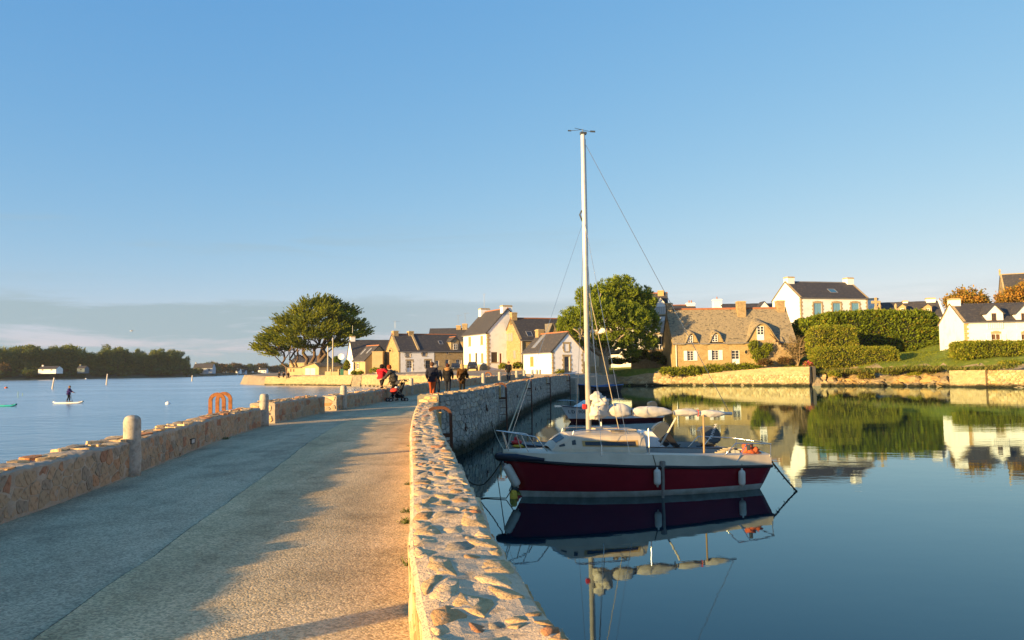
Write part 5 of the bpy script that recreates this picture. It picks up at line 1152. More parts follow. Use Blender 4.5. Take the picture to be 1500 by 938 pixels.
for p, d in zip(P, dr):
    out = (p-cc)*np.array([1, 1, 0.25]); out /= np.linalg.norm(out)+1e-9; sp = out*0.9+d*0.35+np.array([0, 0, 0.42+0.25*rs.rand()]); sp /= np.linalg.norm(sp)
    n = 22; t = rs.rand(n); L = rs.uniform(1.2, 2.7); side = np.cross(sp, [0, 0, 1.0]); side /= np.linalg.norm(side)+1e-9
    C = p+sp[None]*(t*L)[:, None]+side[None]*(rs.normal(0, 0.30, n)*(1.15-t))[:, None]+np.array([0, 0, 1.0])[None]*(rs.normal(0, 0.13, n)*(1.2-t))[:, None]-np.array([0, 0, 0.25])*((t-0.6)**2)[:, None]
    V, F = leaves(C, np.repeat(sp[None], n, 0), 0.50, 0.36, rs, 0.42); Vs.append(V); Fs.append(F+off); off += len(V); Ms.append(np.full(n, rs.choice(3, p=[0.45, 0.3, 0.25])))
arrays('crown', np.concatenate(Vs), np.concatenate(Fs), CYP, e, np.concatenate(Ms))
b = MB(); tr = []
for (bx_, by_), (tx_, ty_), r0 in (((423, 541), (408, 505), 0.35), ((427, 541), (430, 500), 0.3), ((449, 541), (446, 492), 0.55), ((452, 541), (470, 488), 0.5), ((462, 541), (488, 485), 0.6), ((468, 542), (478, 492), 0.65), ((436, 541), (434, 505), 0.3)):
    a = wp(bx_, by_, 175)-o; a[2] = -0.3; c = wp(tx_, ty_, 175+rng.uniform(-3, 3))-o; pts = limb(b, a, c, r0, r0*0.45, rng, 7, 0.2, 8)
    for k in range(4):
        s_ = pts[3+k]; q = s_+Vector((rng.uniform(-5, 5), rng.uniform(-4, 4), rng.uniform(1.5, 5))); limb(b, s_, q, r0*0.35, 0.06, rng, 5, 0.25, 6)
b.build('trunk', BARK, e, smooth=True)

# --- round pine by the bridge end
PINE = [leafmat('pine_leaf_0', (0.242, 0.299, 0.026), (0.156, 0.221, 0.023)), leafmat('pine_leaf_1', (0.156, 0.213, 0.023), (0.103, 0.143, 0.018)), leafmat('pine_leaf_2', (0.326, 0.377, 0.035), (0.227, 0.286, 0.029))]
dp_ = 119.0; kx = dp_/FPX
e = empty('pine_tree', PT(882.5, 117)+(1.9,), 0, 'big round dark green pine with pale branches beside the villa', 'tree'); o = np.array(e.location)
rs = NR(12); rng = random.Random(12); lob = []
for px, py, rx, ry, dd in ((905, 428, 34, 24, 0), (870, 436, 28, 18, -1), (940, 440, 22, 20, 1), (845, 468, 27, 18, -2), (832, 478, 16, 13, 0), (880, 462, 36, 24, -4), (918, 468, 34, 24, -3), (948, 475, 20, 22, 0), (845, 495, 22, 14, 1), (868, 503, 20, 12, -2), (905, 498, 26, 14, -3), (940, 500, 22, 13, -1), (952, 503, 13, 9, 2), (890, 450, 44, 34, 5), (930, 455, 30, 28, 6), (925, 518, 14, 6, -2)):
    c = wp(px, py, dp_+dd)-o; lob.append((c, (rx*kx, rx*kx*0.85, ry*kx)))
P, dr = shell_points(lob, 5600, rs, 0.6, -0.85)
Vs, Fs, Ms = [], [], []; off = 0
for p, d in zip(P, dr):
    n = 26; up = d*0.7+np.array([0, 0, 0.6]); q = rs.normal(0, 1, (n, 3)); q /= np.linalg.norm(q, axis=1)[:, None]; r_ = rs.uniform(0.2, 0.42)
    C = p+q*r_*rs.rand(n)[:, None]**0.5+up*0.1; V, F = leaves(C, q*0.6+up[None]*0.8, 0.30, 0.38, rs, 0.3); Vs.append(V); Fs.append(F+off); off += len(V); Ms.append(np.full(n, rs.choice(3, p=[0.4, 0.35, 0.25])))
arrays('crown', np.concatenate(Vs), np.concatenate(Fs), PINE, e, np.concatenate(Ms))
b = MB(); a = Vector((0, 0, -0.4)); fk = Vector(wp(884, 520, 117)-o); b.tube([a, a.lerp(fk, 0.3)+Vector((0.15, 0, 0)), a.lerp(fk, 0.65)+Vector((0.1, 0, 0)), fk], [0.95, 0.78, 0.7, 0.66], 12)
for px, py in ((835, 470), (850, 495), (868, 455), (880, 430), (900, 430), (925, 450), (945, 475), (950, 500), (930, 508), (860, 505), (905, 470), (840, 482), (915, 490), (890, 480)):
    c = Vector(wp(px, py, 117+rng.uniform(-4, 3))-o); pts = limb(b, fk-Vector((0, 0, rng.uniform(0, 0.6))), c, 0.3, 0.09, rng, 7, 0.25, 7)
    for k in (3, 4, 5):
        limb(b, pts[k], pts[k]+Vector((rng.uniform(-2, 2), rng.uniform(-2, 2), rng.uniform(-0.2, 1.8))), 0.10, 0.03, rng, 4, 0.25, 5)
b.build('trunk', PALEBARK, e, smooth=True)

# --- hedges and bushes: a dense core hidden in leaves
def leafy(name, label, cat, lobes, n, mats, size, per=10, clump=0.22, seed=0, core=0.86, depth=0.16, ar=0.5, group=None, lower=-0.4, box=False, coremat=None, weights=None):
    c0 = np.array(lobes[0][0]); base = np.array([c0[0], c0[1], min(c[2]-r[2]*0.8 for c, r in lobes)])
    e = empty(name, tuple(base), 0, label, cat, group); rs = NR(seed); L2 = [(np.array(c)-base, np.array(r)) for c, r in lobes]
    if box:
        P, dr = [], []
        for c, r in L2:
            m_ = int(n*(r[0]*r[2]+r[0]*r[1])/sum(q[0]*q[2]+q[0]*q[1] for _, q in L2)); u = rs.uniform(-1, 1, (m_, 3)); f = rs.choice(5, m_, p=[0.30, 0.08, 0.36, 0.13, 0.13])
            nn = np.array([[0, 0, 1], [0, 1, 0], [0, -1, 0], [-1, 0, 0], [1, 0, 0]])[f]; q = np.where(nn != 0, nn, u)
            nrm = np.sign(q)*np.abs(q)**5; k = np.abs(q)**5; q2 = q/((k.sum(1)[:, None])**(1/5)); wv = np.array([fbm(*(v*r*0.45+c*0.1)) for v in q2])
            P.append(c+q2*r*(1+0.07*wv[:, None])); dr.append(nn*0.8+q2*0.4)
        P = np.concatenate(P); dr = np.concatenate(dr)
    else: P, dr = shell_points(L2, n, rs, depth, lower)
    m_ = len(P); C = np.repeat(P, per, 0)+rs.normal(0, clump*0.6, (m_*per, 3)); D = np.repeat(dr, per, 0)
    V, F = leaves(C, D+np.array([0, 0, 0.3]), size, ar, rs, 0.75)
    arrays('foliage', V, F, mats, e, np.repeat(rs.choice(len(mats), m_, p=weights), per))
    b = MB()
    for i, (c, r) in enumerate(L2):
        if box:
            bb = MB(); bb.blob((0, 0, 0), (1, 1, 1), 24, 14)
            vv = []
            for p in bb.v:
                v = np.array(p); k = (np.abs(v)**5).sum()**(1/5); vv.append(tuple(c+v/k*r*core))
            b.add(vv, bb.f)
        else: b.blob(tuple(c), tuple(r*core*0.9), 14, 9, 0.25, seed+i)
    b.build('branches', coremat or mat('hedge_core', (0.022, 0.026, 0.010), (0.015, 0.018, 0.008), scale=3, rough=0.95), e)  # solid near-black core: shade inside the plant put into colour, not single branches
    return e
HEDGE = [leafmat('hedge_leaf_0', (0.196, 0.248, 0.016), (0.137, 0.184, 0.014)), leafmat('hedge_leaf_1', (0.128, 0.175, 0.014), (0.087, 0.129, 0.013)), leafmat('hedge_leaf_2', (0.293, 0.221, 0.020), (0.235, 0.239, 0.018))]
LIGHTH = [leafmat('light_hedge_0', (0.274, 0.304, 0.023), (0.196, 0.239, 0.020)), leafmat('light_hedge_1', (0.176, 0.212, 0.018), (0.137, 0.166, 0.016)), leafmat('light_hedge_2', (0.371, 0.331, 0.045), (0.293, 0.276, 0.032))]
def lobe_px(px, py, d, rx, ry, dy=None): k = d/FPX; c = wp(px, py, d); return (c, (rx*k, dy if dy else rx*k*0.8, ry*k))
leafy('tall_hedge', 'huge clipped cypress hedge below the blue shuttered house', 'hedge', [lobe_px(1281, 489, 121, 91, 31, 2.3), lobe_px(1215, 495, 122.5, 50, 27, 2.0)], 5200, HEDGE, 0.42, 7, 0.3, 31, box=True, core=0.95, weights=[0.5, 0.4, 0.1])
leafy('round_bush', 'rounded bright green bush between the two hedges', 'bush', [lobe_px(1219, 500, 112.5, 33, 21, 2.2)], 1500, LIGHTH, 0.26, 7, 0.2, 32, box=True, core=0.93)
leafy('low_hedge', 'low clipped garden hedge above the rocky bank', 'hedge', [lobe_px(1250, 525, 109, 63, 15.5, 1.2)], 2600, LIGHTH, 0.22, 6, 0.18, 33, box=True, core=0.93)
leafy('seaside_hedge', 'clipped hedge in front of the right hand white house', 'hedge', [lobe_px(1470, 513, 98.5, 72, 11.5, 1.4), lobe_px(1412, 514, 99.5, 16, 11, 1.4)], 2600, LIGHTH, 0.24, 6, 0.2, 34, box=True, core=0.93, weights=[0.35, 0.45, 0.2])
pl = [(980, 544, 14, 5), (1000, 544, 18, 6), (1020, 543.5, 15, 6.5), (1045, 542.5, 18, 7.5), (1070, 542, 18, 8.5), (1093, 540, 16, 7), (1108, 541, 8, 5)]
leafy('trailing_shrub', 'green shrub trailing over the retaining wall below the long stone house', 'shrub', [lobe_px(px, py, 115.6-(px-980)*0.006, rx, ry, 0.9) for px, py, rx, ry in pl], 1500, LIGHTH, 0.26, 7, 0.22, 35, core=0.8, lower=-0.9, weights=[0.4, 0.5, 0.1])
leafy('climbing_ivy', 'green climber growing beside the arched dormer stair', 'climber', [lobe_px(px, py, 116.0, rx, ry, 0.5) for px, py, rx, ry in ((1104, 508, 7, 9), (1108, 519, 8, 8), (1118, 516, 8, 7), (1124, 510, 7, 7), (1112, 527, 5, 5))], 420, LIGHTH, 0.24, 7, 0.2, 36, core=0.7, lower=-1, weights=[0.6, 0.4, 0.0])
REDL = [leafmat('russet_leaf_0', (0.20, 0.10, 0.03), (0.14, 0.07, 0.025)), leafmat('russet_leaf_1', (0.12, 0.10, 0.03), (0.09, 0.08, 0.025))]
leafy('russet_shrub', 'reddish shrub at the foot of the outside stair', 'shrub', [lobe_px(1121, 532, 114.6, 10, 5, 0.7)], 260, REDL, 0.22, 6, 0.2, 37, core=0.6)
leafy('russet_shrub', 'reddish shrub under the bare branched bush', 'shrub', [lobe_px(1150, 530, 114.4, 10, 6, 0.7)], 260, REDL, 0.22, 6, 0.2, 38, core=0.6)
leafy('hanging_plant', 'small plant hanging down the tall retaining wall', 'plant', [lobe_px(1161, 546, 107.4, 4, 8, 0.35)], 160, LIGHTH, 0.2, 6, 0.15, 39, core=0.7, lower=-1)
leafy('flower_bush', 'small bush of pink flowers beside the stone steps', 'flowers', [lobe_px(1184, 533.5, 108.5, 6, 3, 0.4)], 120, [mat('pink_petal', (0.55, 0.10, 0.16), rough=0.7), LIGHTH[0], mat('red_petal', (0.5, 0.06, 0.04), rough=0.7)], 0.16, 6, 0.15, 40, core=0.6)
leafy('pine_garden_shrub', 'dark evergreen shrubs under the villa terrace', 'shrub', [lobe_px(px, py, 124, rx, ry, 0.9) for px, py, rx, ry in ((940, 520, 12, 9), (960, 524, 12, 8), (925, 528, 12, 6), (905, 530, 14, 6), (972, 530, 8, 7), (890, 531, 8, 5))], 900, [HEDGE[1], REDL[1], HEDGE[0]], 0.24, 7, 0.2, 41, core=0.8, weights=[0.5, 0.3, 0.2])
leafy('cottage_shrub', 'pale leafy shrub against the stone gable', 'shrub', [lobe_px(759, 537, 122, 7, 6, 0.6)], 220, [REDL[1], LIGHTH[0]], 0.22, 6, 0.2, 42, core=0.6)
leafy('cottage_shrub', 'small green shrub between the tall white house and stone gable', 'shrub', [lobe_px(737, 538, 121, 6, 5, 0.6)], 200, LIGHTH, 0.2, 6, 0.2, 43, core=0.6)
leafy('gate_bush', 'dark clipped bush by the green gate', 'bush', [lobe_px(508, 537, 151.5, 4, 9, 0.6)], 220, HEDGE, 0.26, 6, 0.2, 44, core=0.8)
leafy('quay_bush', 'low bushes at the foot of the annex', 'bush', [lobe_px(520, 547, 146, 6, 3, 0.5), lobe_px(528, 547, 145.5, 5, 3, 0.5)], 200, HEDGE, 0.22, 6, 0.18, 45, core=0.7)
leafy('quay_bush', 'yellow green bush below the stone gable', 'bush', [lobe_px(550, 543, 143, 8, 4, 0.6), lobe_px(560, 544, 142.5, 5, 3, 0.5)], 260, LIGHTH, 0.22, 6, 0.18, 46, core=0.7)
leafy('cottage_grass', 'grassy patch at the foot of the white cottage gable', 'grass', [lobe_px(818, 545.5, 107.5, 8, 3, 0.5)], 160, LIGHTH, 0.2, 6, 0.15, 47, core=0.7)
leafy('shore_conifer', 'small dark conifer behind the utility poles', 'tree', [lobe_px(493, 532, 168, 6, 9, 1.0)], 240, HEDGE[:2], 0.3, 6, 0.25, 48, core=0.7, weights=[0.2, 0.8])
for i, (px, py, rx, ry, mm) in enumerate(((1222, 548, 8, 3.5, 0), (1268, 551, 10, 3, 1), (1305, 545, 12, 3.5, 0), (1340, 549, 9, 3.5, 0), (1368, 543, 12, 4, 1), (1400, 546, 13, 4.5, 0), (1432, 541, 14, 5, 0), (1450, 552, 8, 4, 1), (1480, 533, 16, 4, 0))):
    g_ = on_z(px, 566, 0); leafy('bank_shrub', ['low yellow green shrub growing on the rocky bank above the water', 'low russet shrub growing on the rocky bank above the water'][mm], 'shrub', [lobe_px(px, py, g_.y+2.6, rx, ry, 0.7)], 170, LIGHTH if mm == 0 else [REDL[1], LIGHTH[2]], 0.24, 6, 0.2, 400+i, core=0.6, lower=-0.6, group='shrubs on the rocky bank')
# rough grass along the top of the rocky bank
BG = [leafmat('bank_grass_0', (0.210, 0.210, 0.039), (0.140, 0.168, 0.031)), leafmat('bank_grass_1', (0.280, 0.224, 0.066), (0.196, 0.182, 0.044)), leafmat('bank_grass_2', (0.126, 0.161, 0.024), (0.098, 0.126, 0.022))]
rs = NR(50); Vs, Fs, Ms = [], [], []; off = 0
for k in range(2600):
    x, y = bank_line(rs.rand()); y += 1.2+rs.rand()*5.4; x += rs.normal(0, 0.4); z = lh(x, y)+0.05
    if fbm(x*0.5, y*0.5, 3) < -0.12: continue
    n = 12; C = np.array([x, y, z])+rs.normal(0, 1, (n, 3))*np.array([0.3, 0.3, 0.1]); V, F = leaves(C, np.tile([0, 0, 1.0], (n, 1)), 0.42, 0.25, rs, 0.5); Vs.append(V); Fs.append(F+off); off += len(V); Ms.append(np.full(n, rs.choice(3, p=[0.45, 0.25, 0.3])))
stuff(arrays('bank_grass', np.concatenate(Vs), np.concatenate(Fs), BG, None, np.concatenate(Ms)))
rs = NR(51); n = 26000; X = rs.uniform(40, 66, n); Y = rs.uniform(98, 120, n); sd_ = shore_sd(X, Y); Hh = land_h(X, Y); k = (sd_ > 5) & (Hh > 2.4); C = np.stack([X, Y, Hh+0.06], 1)[k]
V, F = leaves(C, np.tile([0, 0, 1.0], (len(C), 1)), 0.16, 0.3, rs, 0.5); stuff(arrays('lawn_grass', V, F, [BG[2], LIGHTH[0]], None, rs.choice(2, len(C), p=[0.5, 0.5])))

# --- bare twiggy bush by the stair
def bare_bush(name, label, base, h, w, seed, m, leafm=None):
    rng = random.Random(seed); e = empty(name, base, 0, label, 'bush'); b = MB(); tips = []
    for k in range(16):
        a = rng.uniform(0, 6.28); r_ = rng.uniform(0.2, 1)*w; p = limb(b, (rng.uniform(-0.15, 0.15), rng.uniform(-0.15, 0.15), -0.2), (math.cos(a)*r_, math.sin(a)*r_*0.6, h*rng.uniform(0.6, 1)), 0.07, 0.025, rng, 5, 0.2, 5)
        for q in p[2:]:
            for _ in range(5):
                t = q+Vector((rng.uniform(-1, 1), rng.uniform(-0.7, 0.7), rng.uniform(0, 1)))*h*0.24; limb(b, q, t, 0.03, 0.012, rng, 2, 0.1, 4); tips.append(t)
    b.build('branches', m, e)
    if leafm: 
        rs = NR(seed); C = np.repeat(np.array([tuple(t) for t in tips]), 6, 0); C = C+rs.normal(0, 0.14, C.shape); V, F = leaves(C, np.tile([0, 0, 1.0], (len(C), 1)), 0.15, 0.5, rs, 0.8); arrays('foliage', V, F, leafm, e)
    return e
b0 = wp(1168, 537, 114.6); bare_bush('bare_bush', 'pale twiggy bush almost bare of leaves beside the stair', tuple(b0), 3.6, 1.9, 61, mat('twig', (0.30, 0.22, 0.12), (0.22, 0.16, 0.09), scale=4, rough=0.9), leafmat('dry_leaf', (0.22, 0.17, 0.06), (0.16, 0.13, 0.05)))

# --- autumn trees on the right
AUT = [leafmat('autumn_leaf_0', (0.493, 0.266, 0.042), (0.377, 0.196, 0.036)), leafmat('autumn_leaf_1', (0.319, 0.210, 0.036), (0.232, 0.161, 0.034)), leafmat('autumn_leaf_2', (0.189, 0.168, 0.036), (0.145, 0.140, 0.030))]
def broad_tree(name, label, px, d, zb, lobes, n, mats, seed, size=0.42, weights=None):
    e = empty(name, (gx(px, d), d, zb), 0, label, 'tree'); o = np.array(e.location); rs = NR(seed); rng = random.Random(seed); L = [(lobe_px(*l)[0]-o, lobe_px(*l)[1]) for l in lobes]
    P, dr = shell_points(L, n, rs, 0.75, -0.8); per = 12; C = np.repeat(P, per, 0)+rs.normal(0, 0.32, (len(P)*per, 3)); V, F = leaves(C, np.repeat(dr, per, 0), size, 0.55, rs, 0.9)
    arrays('crown', V, F, mats, e, np.repeat(rs.choice(len(mats), len(P), p=weights), per))
    b = MB(); top = Vector(L[0][0]); fk = Vector((0, 0, top.z*0.35)); b.tube([(0, 0, -0.5), fk*0.5, fk], [0.4, 0.33, 0.28], 9)
    for c, r in L:
        for _ in range(3): limb(b, fk, Vector(c)+Vector((rng.uniform(-1, 1)*r[0], rng.uniform(-1, 1)*r[1], rng.uniform(0, 0.9)*r[2])), 0.16, 0.03, rng, 6, 0.2, 6)
    b.build('trunk', BARK, e)
broad_tree('autumn_tree', 'golden brown autumn tree behind the right hand white house', 1415, 128, 8.0, [(1416, 439, 128, 27, 15), (1398, 444, 127, 15, 10), (1434, 446, 129, 16, 10)], 520, AUT, 81, weights=[0.4, 0.4, 0.2])
broad_tree('autumn_tree', 'orange autumn tree in front of the chapel', 1485, 138, 9.0, [(1490, 434, 138, 24, 13), (1470, 439, 137, 14, 8), (1508, 426, 139, 20, 14)], 560, AUT, 82, weights=[0.7, 0.2, 0.1])

# --- far wood across the water, tree by tree
FAR = [leafmat('far_pine_0', (0.173, 0.213, 0.049), (0.116, 0.155, 0.041), scale=0.4), leafmat('far_pine_1', (0.116, 0.151, 0.043), (0.082, 0.109, 0.037), scale=0.4), leafmat('far_pine_2', (0.259, 0.256, 0.057), (0.173, 0.189, 0.049), scale=0.4)]
FARA = [leafmat('far_autumn_0', (0.195, 0.112, 0.036), (0.130, 0.088, 0.030), scale=0.4), leafmat('far_autumn_1', (0.104, 0.075, 0.030), (0.078, 0.062, 0.026), scale=0.4)]
def far_proto(seed, mats, tall):
    rs = NR(seed); rng = random.Random(seed); e = empty('pine_tree', (0, 0, 0)); L = []
    for k in range(7 if tall else 5):
        f = k/6; L.append((np.array([rng.uniform(-2.6, 2.6), rng.uniform(-2, 2), (4.2+f*10.6) if tall else 2.2+f*4.4]), (rng.uniform(2.6, 4.2)*(1.1-0.4*f), rng.uniform(2.4, 3.6), rng.uniform(1.8, 2.8))))
    P, dr = shell_points(L, 520, rs, 0.6, -0.9); per = 9; C = np.repeat(P, per, 0)+rs.normal(0, 0.45, (len(P)*per, 3)); V, F = leaves(C, np.repeat(dr, per, 0)+np.array([0, 0, 0.4]), 0.85, 0.5, rs, 0.7)
    arrays('crown', V, F, mats, e, np.repeat(rs.choice(len(mats), len(P)), per))
    b = MB(); b.tube([(0, 0, -1), (0.2, 0, 5), (0, 0.1, 11 if tall else 4)], [0.42, 0.34, 0.15], 7)
    for c, r in L: limb(b, (0, 0, c[2]*0.75), tuple(c), 0.16, 0.05, rng, 3, 0.2, 5)
    b.build('trunk', BARK, e); return e
protos = [far_proto(300+i, FAR, True) for i in range(5)]; autp = [far_proto(320+i, FARA, False) for i in range(2)]; lowp = [far_proto(330+i, FAR[:2]+FARA[1:], False) for i in range(2)]
def far_y(px):       # distance of the far shore line along the picture
    for (a, da), (b_, db) in zip(FSH, FSH[1:]):
        if a <= px <= b_: return da+(db-da)*(px-a)/(b_-a)
    return FSH[-1][1]
FSH = [(-200, 400), (0, 430), (130, 470), (275, 520), (330, 720), (440, 900), (620, 1100)]
used = set()
def plant(proto, px, dback, sc, label, group, sx=1.0):
    d = far_y(px)+dback; o = proto if proto.name not in used else copy_tree(proto); used.add(proto.name)
    o.location = (gx(px, d), d, far_ground(dback)); o.scale = (sc*sx, sc*sx, sc); o.rotation_euler = (0, 0, random.uniform(0, 6.28)); tag(o, label, 'tree', group)
def far_ground(b): return 0.3+2.2*smooth(0, 22, b)
random.seed(77)
def top_px(px):      # tree-top line of the wood in the photo
    pts = [(-120, 512), (0, 508), (20, 507), (60, 505), (75, 508), (95, 506), (105, 507), (125, 516), (140, 516), (160, 506), (180, 508), (200, 512), (215, 511), (240, 512), (258, 513), (272, 518), (278, 530)]
    for (a, ya), (b_, yb) in zip(pts, pts[1:]):
        if a <= px <= b_: return ya+(yb-ya)*(px-a)/(b_-a)
    return 525
i = 0
for row, (dback, dpx) in enumerate(((26, 8.6), (40, 9.5), (56, 10.5))):
    px = -112+row*3
    while px < 274:
        d = far_y(px)+dback; H_ = gz(px, top_px(px)+random.uniform(-1.5, 9.0)+row*(-0.5), d)-far_ground(dback); plant(protos[i % 5], px, dback, max(0.35, H_/17.5), 'tall dark pine in the wood across the water', 'pines of the far wood', random.uniform(0.95, 1.3)); i += 1; px += dpx*random.uniform(0.7, 1.3)
for px, s_ in ((2, 0.95), (9, 0.7), (60, 0.45), (96, 0.5), (112, 0.4), (150, 0.45)): plant(autp[i % 2], px, 16, s_, 'low orange brown tree before the far wood', 'autumn trees of the far wood'); i += 1
for px in range(-100, 300, 8): plant(lowp[i % 2], px+random.uniform(-3, 3), random.uniform(8, 24), random.uniform(0.4, 0.75), 'low bush on the far shore below the wood', 'bushes on the far shore', 1.6); i += 1
for px in list(range(300, 440, 7)): plant((lowp+autp)[i % 4], px+random.uniform(-3, 3), random.uniform(20, 50), random.uniform(0.8, 1.25), 'distant tree on the low far shore beyond the wood', 'trees of the distant shore', 1.5); i += 1
for px in list(range(440, 620, 11)): plant((lowp+autp)[i % 4], px+random.uniform(-3, 3), random.uniform(20, 60), random.uniform(1.1, 1.5), 'distant tree on the low far shore beyond the wood', 'trees of the distant shore', 1.6); i += 1
# far shore land
rows = []
for px in range(-400, 700, 10):
    d = far_y(max(-200, px)); row = []
    for bk in (-3, 0, 2, 8, 20, 60, 200, 900): dd = d+bk; row.append((gx(px, dd), dd, -0.8 if bk < 0 else (0.15 if bk == 0 else far_ground(bk)+0.4*fbm(px*0.07, bk*0.1))))
    rows.append(row)
struct(MB().grid(rows).build('far_shore', mat('far_shore_ground', (0.085, 0.085, 0.04), (0.12, 0.10, 0.05), (0.055, 0.06, 0.03), scale=0.08, rough=0.95), smooth=True))
# far houses
def far_house(px0, px1, d, ybase, yeave, yridge, wall, roof, label, depth=7):
    A, B = (gx(px0, d), d), (gx(px1, d), d); z0 = gz(px0, ybase, d)
    h = House('far_house', label, A, B, depth, z0, gz(px0, yeave, d), gz(px0, yridge, d+depth/2), wall=wall, roof=roof, ridge_m=None)
    w = h.w; n = max(1, int(w/4))
    for k in range(n):
        b = MB(); x = w*(k+0.5)/n; h.slab(b, 'front', x-0.5, x+0.5, h.h*0.3, h.h*0.72, 0.0, 0.05); b.build('window', GLASS, h.e)
    h.chimney(0.6, 0.8, 0.8, z0+h.r+0.9, wall)
GREYW = mat('far_blue_wall', (0.42, 0.46, 0.50), rough=0.9)
far_house(56, 82, 452, 544, 541, 537, WHITE, SLATE, 'long low white house in front of the far wood')
far_house(113, 124, 470, 543.5, 540, 536.5, mat('shed_blue', (0.12, 0.16, 0.18), rough=0.9), SLATE, 'small blue shed in front of the far wood', 5)
far_house(283, 311, 600, 545, 539.5, 533, GREYW, SLATE, 'grey gabled house at the end of the far wood')
far_house(345, 351, 760, 546, 543, 540, WHITE, SLATE, 'small white cottage on the distant shore', 6); far_house(353, 359, 770, 547, 545, 542, GREYW, SLATE, 'pale blue boathouse on the distant shore', 6)
far_house(364, 369, 800, 547, 544, 541, WHITE, SLATE, 'tiny white house beside the distant beach', 6); far_house(378, 390, 820, 546.5, 542.5, 540, WHITE, SLATE, 'white house on the distant shore near the point', 7)

# thin sea air between here and the far shore
hz = MB(); hz.box((-700, -60, -1.5), (420, 1500, 34)); ho = hz.build('haze', None) if False else None
me = bpy.data.meshes.new('haze'); me.from_pydata(hz.v, [], hz.f); hm = bpy.data.materials.new('sea_air'); hm.use_nodes = True; t_ = hm.node_tree
for nd in list(t_.nodes):
    if nd.type == 'BSDF_PRINCIPLED': t_.nodes.remove(nd)
pv = N(t_, 'ShaderNodeVolumePrincipled'); pv.inputs['Color'].default_value = (0.86, 0.91, 0.96, 1); pv.inputs['Density'].default_value = 0.00009; pv.inputs['Anisotropy'].default_value = 0.2
t_.links.new(pv.outputs[0], t_.nodes['Material Output'].inputs['Volume']); me.materials.append(hm)
ho = bpy.data.objects.new('haze', me); COL.objects.link(ho); stuff(ho)
# ------------------------------------------------------------ boats
def gel(name, c, rough=0.35, coat=0.2, **k): return mat(name, c, tuple(x*0.74 for x in c), scale=3.2, rough=rough, spec=0.4, coat=coat, lo=0.3, hi=0.8, **k)
REDG = gel('red_hull', (0.21, 0.010, 0.017), 0.22, 0.5); WHITEG = gel('white_gelcoat', (0.78, 0.77, 0.74)); CREAMG = gel('cream_deck', (0.54, 0.45, 0.32), 0.5, 0.1); BLACKR = mat('black_rubber', (0.015, 0.015, 0.017), rough=0.6)
STEEL = mat('stainless', (0.55, 0.54, 0.52), rough=0.22, metal=0.95); ALU = mat('mast_alloy', (0.66, 0.64, 0.60), (0.56, 0.54, 0.50), scale=6, rough=0.35, metal=0.25); ROPE = mat('rope', (0.42, 0.36, 0.25), (0.32, 0.27, 0.18), scale=30, rough=0.95); DROPE = mat('weedy_rope', (0.05, 0.045, 0.025), (0.03, 0.028, 0.018), scale=20, rough=0.95)
SAIL = mat('sailcloth', (0.66, 0.62, 0.55), (0.58, 0.54, 0.47), scale=5, rough=0.85, bump=0.35, bscale=26, bdist=0.012, trans=0.1); SMOKE = mat('smoked_acrylic', (0.025, 0.022, 0.02), rough=0.12, spec=0.6); NAVY = mat('navy_vinyl', (0.012, 0.020, 0.035), rough=0.55); FENDER = mat('fender_white', (0.56, 0.53, 0.46), (0.48, 0.45, 0.38), scale=8, rough=0.6)
ORANGE = mat('orange_canvas', (0.60, 0.13, 0.035), (0.46, 0.09, 0.03), scale=6, rough=0.8); REDV = mat('red_vinyl', (0.50, 0.035, 0.03), rough=0.5); YELV = mat('yellow_vinyl', (0.55, 0.38, 0.04), rough=0.5); OUTG = mat('outboard_grey', (0.045, 0.055, 0.065), (0.06, 0.07, 0.08), scale=4, rough=0.4, coat=0.2); AMBER = mat('amber_gasket', (0.40, 0.25, 0.08), rough=0.6); GREYG = gel('grey_liner', (0.30, 0.31, 0.30), 0.6, 0)
def interp(t, x):
    for (a, va), (b_, vb) in zip(t, t[1:]):
        if x <= b_: u = max(0, (x-a)/(b_-a)); u = u*u*(3-2*u)*0.35+u*0.65; return va+(vb-va)*u
    return t[-1][1]
class Hull:
    """x from bow (0) to stern (L); tables of half beams and heights"""
    def __init__(s, L, beam, wl, sheer, stem, chine=0.0): s.L, s.beam, s.wl, s.sheer, s.stem = L, beam, wl, sheer, stem
    def pt(s, t, z, side):   # t 0..1 along; z height; the stem rakes
        zs = interp(s.sheer, t*s.L); f = max(0.0, min(1.0, z/zs)) if z > 0 else 0
        x0 = s.stem*(1-f) if z > 0 else s.stem+(-z)*0.9; xe = s.L-0.18*(1-f)
        x = x0+(xe-x0)*t
        b0 = interp(s.wl, t*s.L); b1 = interp(s.beam, t*s.L)
        hb = b0+(b1-b0)*(f**0.8) if z >= 0 else b0*max(0.05, 1+z*2.2)
        return Vector((x, side*hb, z))
    def band(s, b, z0, z1, n=40, m=6, mi=0):     # z0,z1 functions of t
        for side in (-1, 1):
            rows = [[s.pt(i/n, z0(i/n)+(z1(i/n)-z0(i/n))*j/m, side) for j in range(m+1)] for i in range(n+1)]
            b.grid(rows, mi)
        a = [s.pt(1, z0(1)+(z1(1)-z0(1))*j/m, -1) for j in range(m+1)]; c = [s.pt(1, z0(1)+(z1(1)-z0(1))*j/m, 1) for j in range(m+1)]
        b.grid([a, c], mi)
    def edge(s, z, n=40, out=0.0, side=1, t0=0, t1=1): return [s.pt(t0+(t1-t0)*i/n, z(t0+(t1-t0)*i/n), side)+Vector((0, side*out, 0)) for i in range(n+1)]
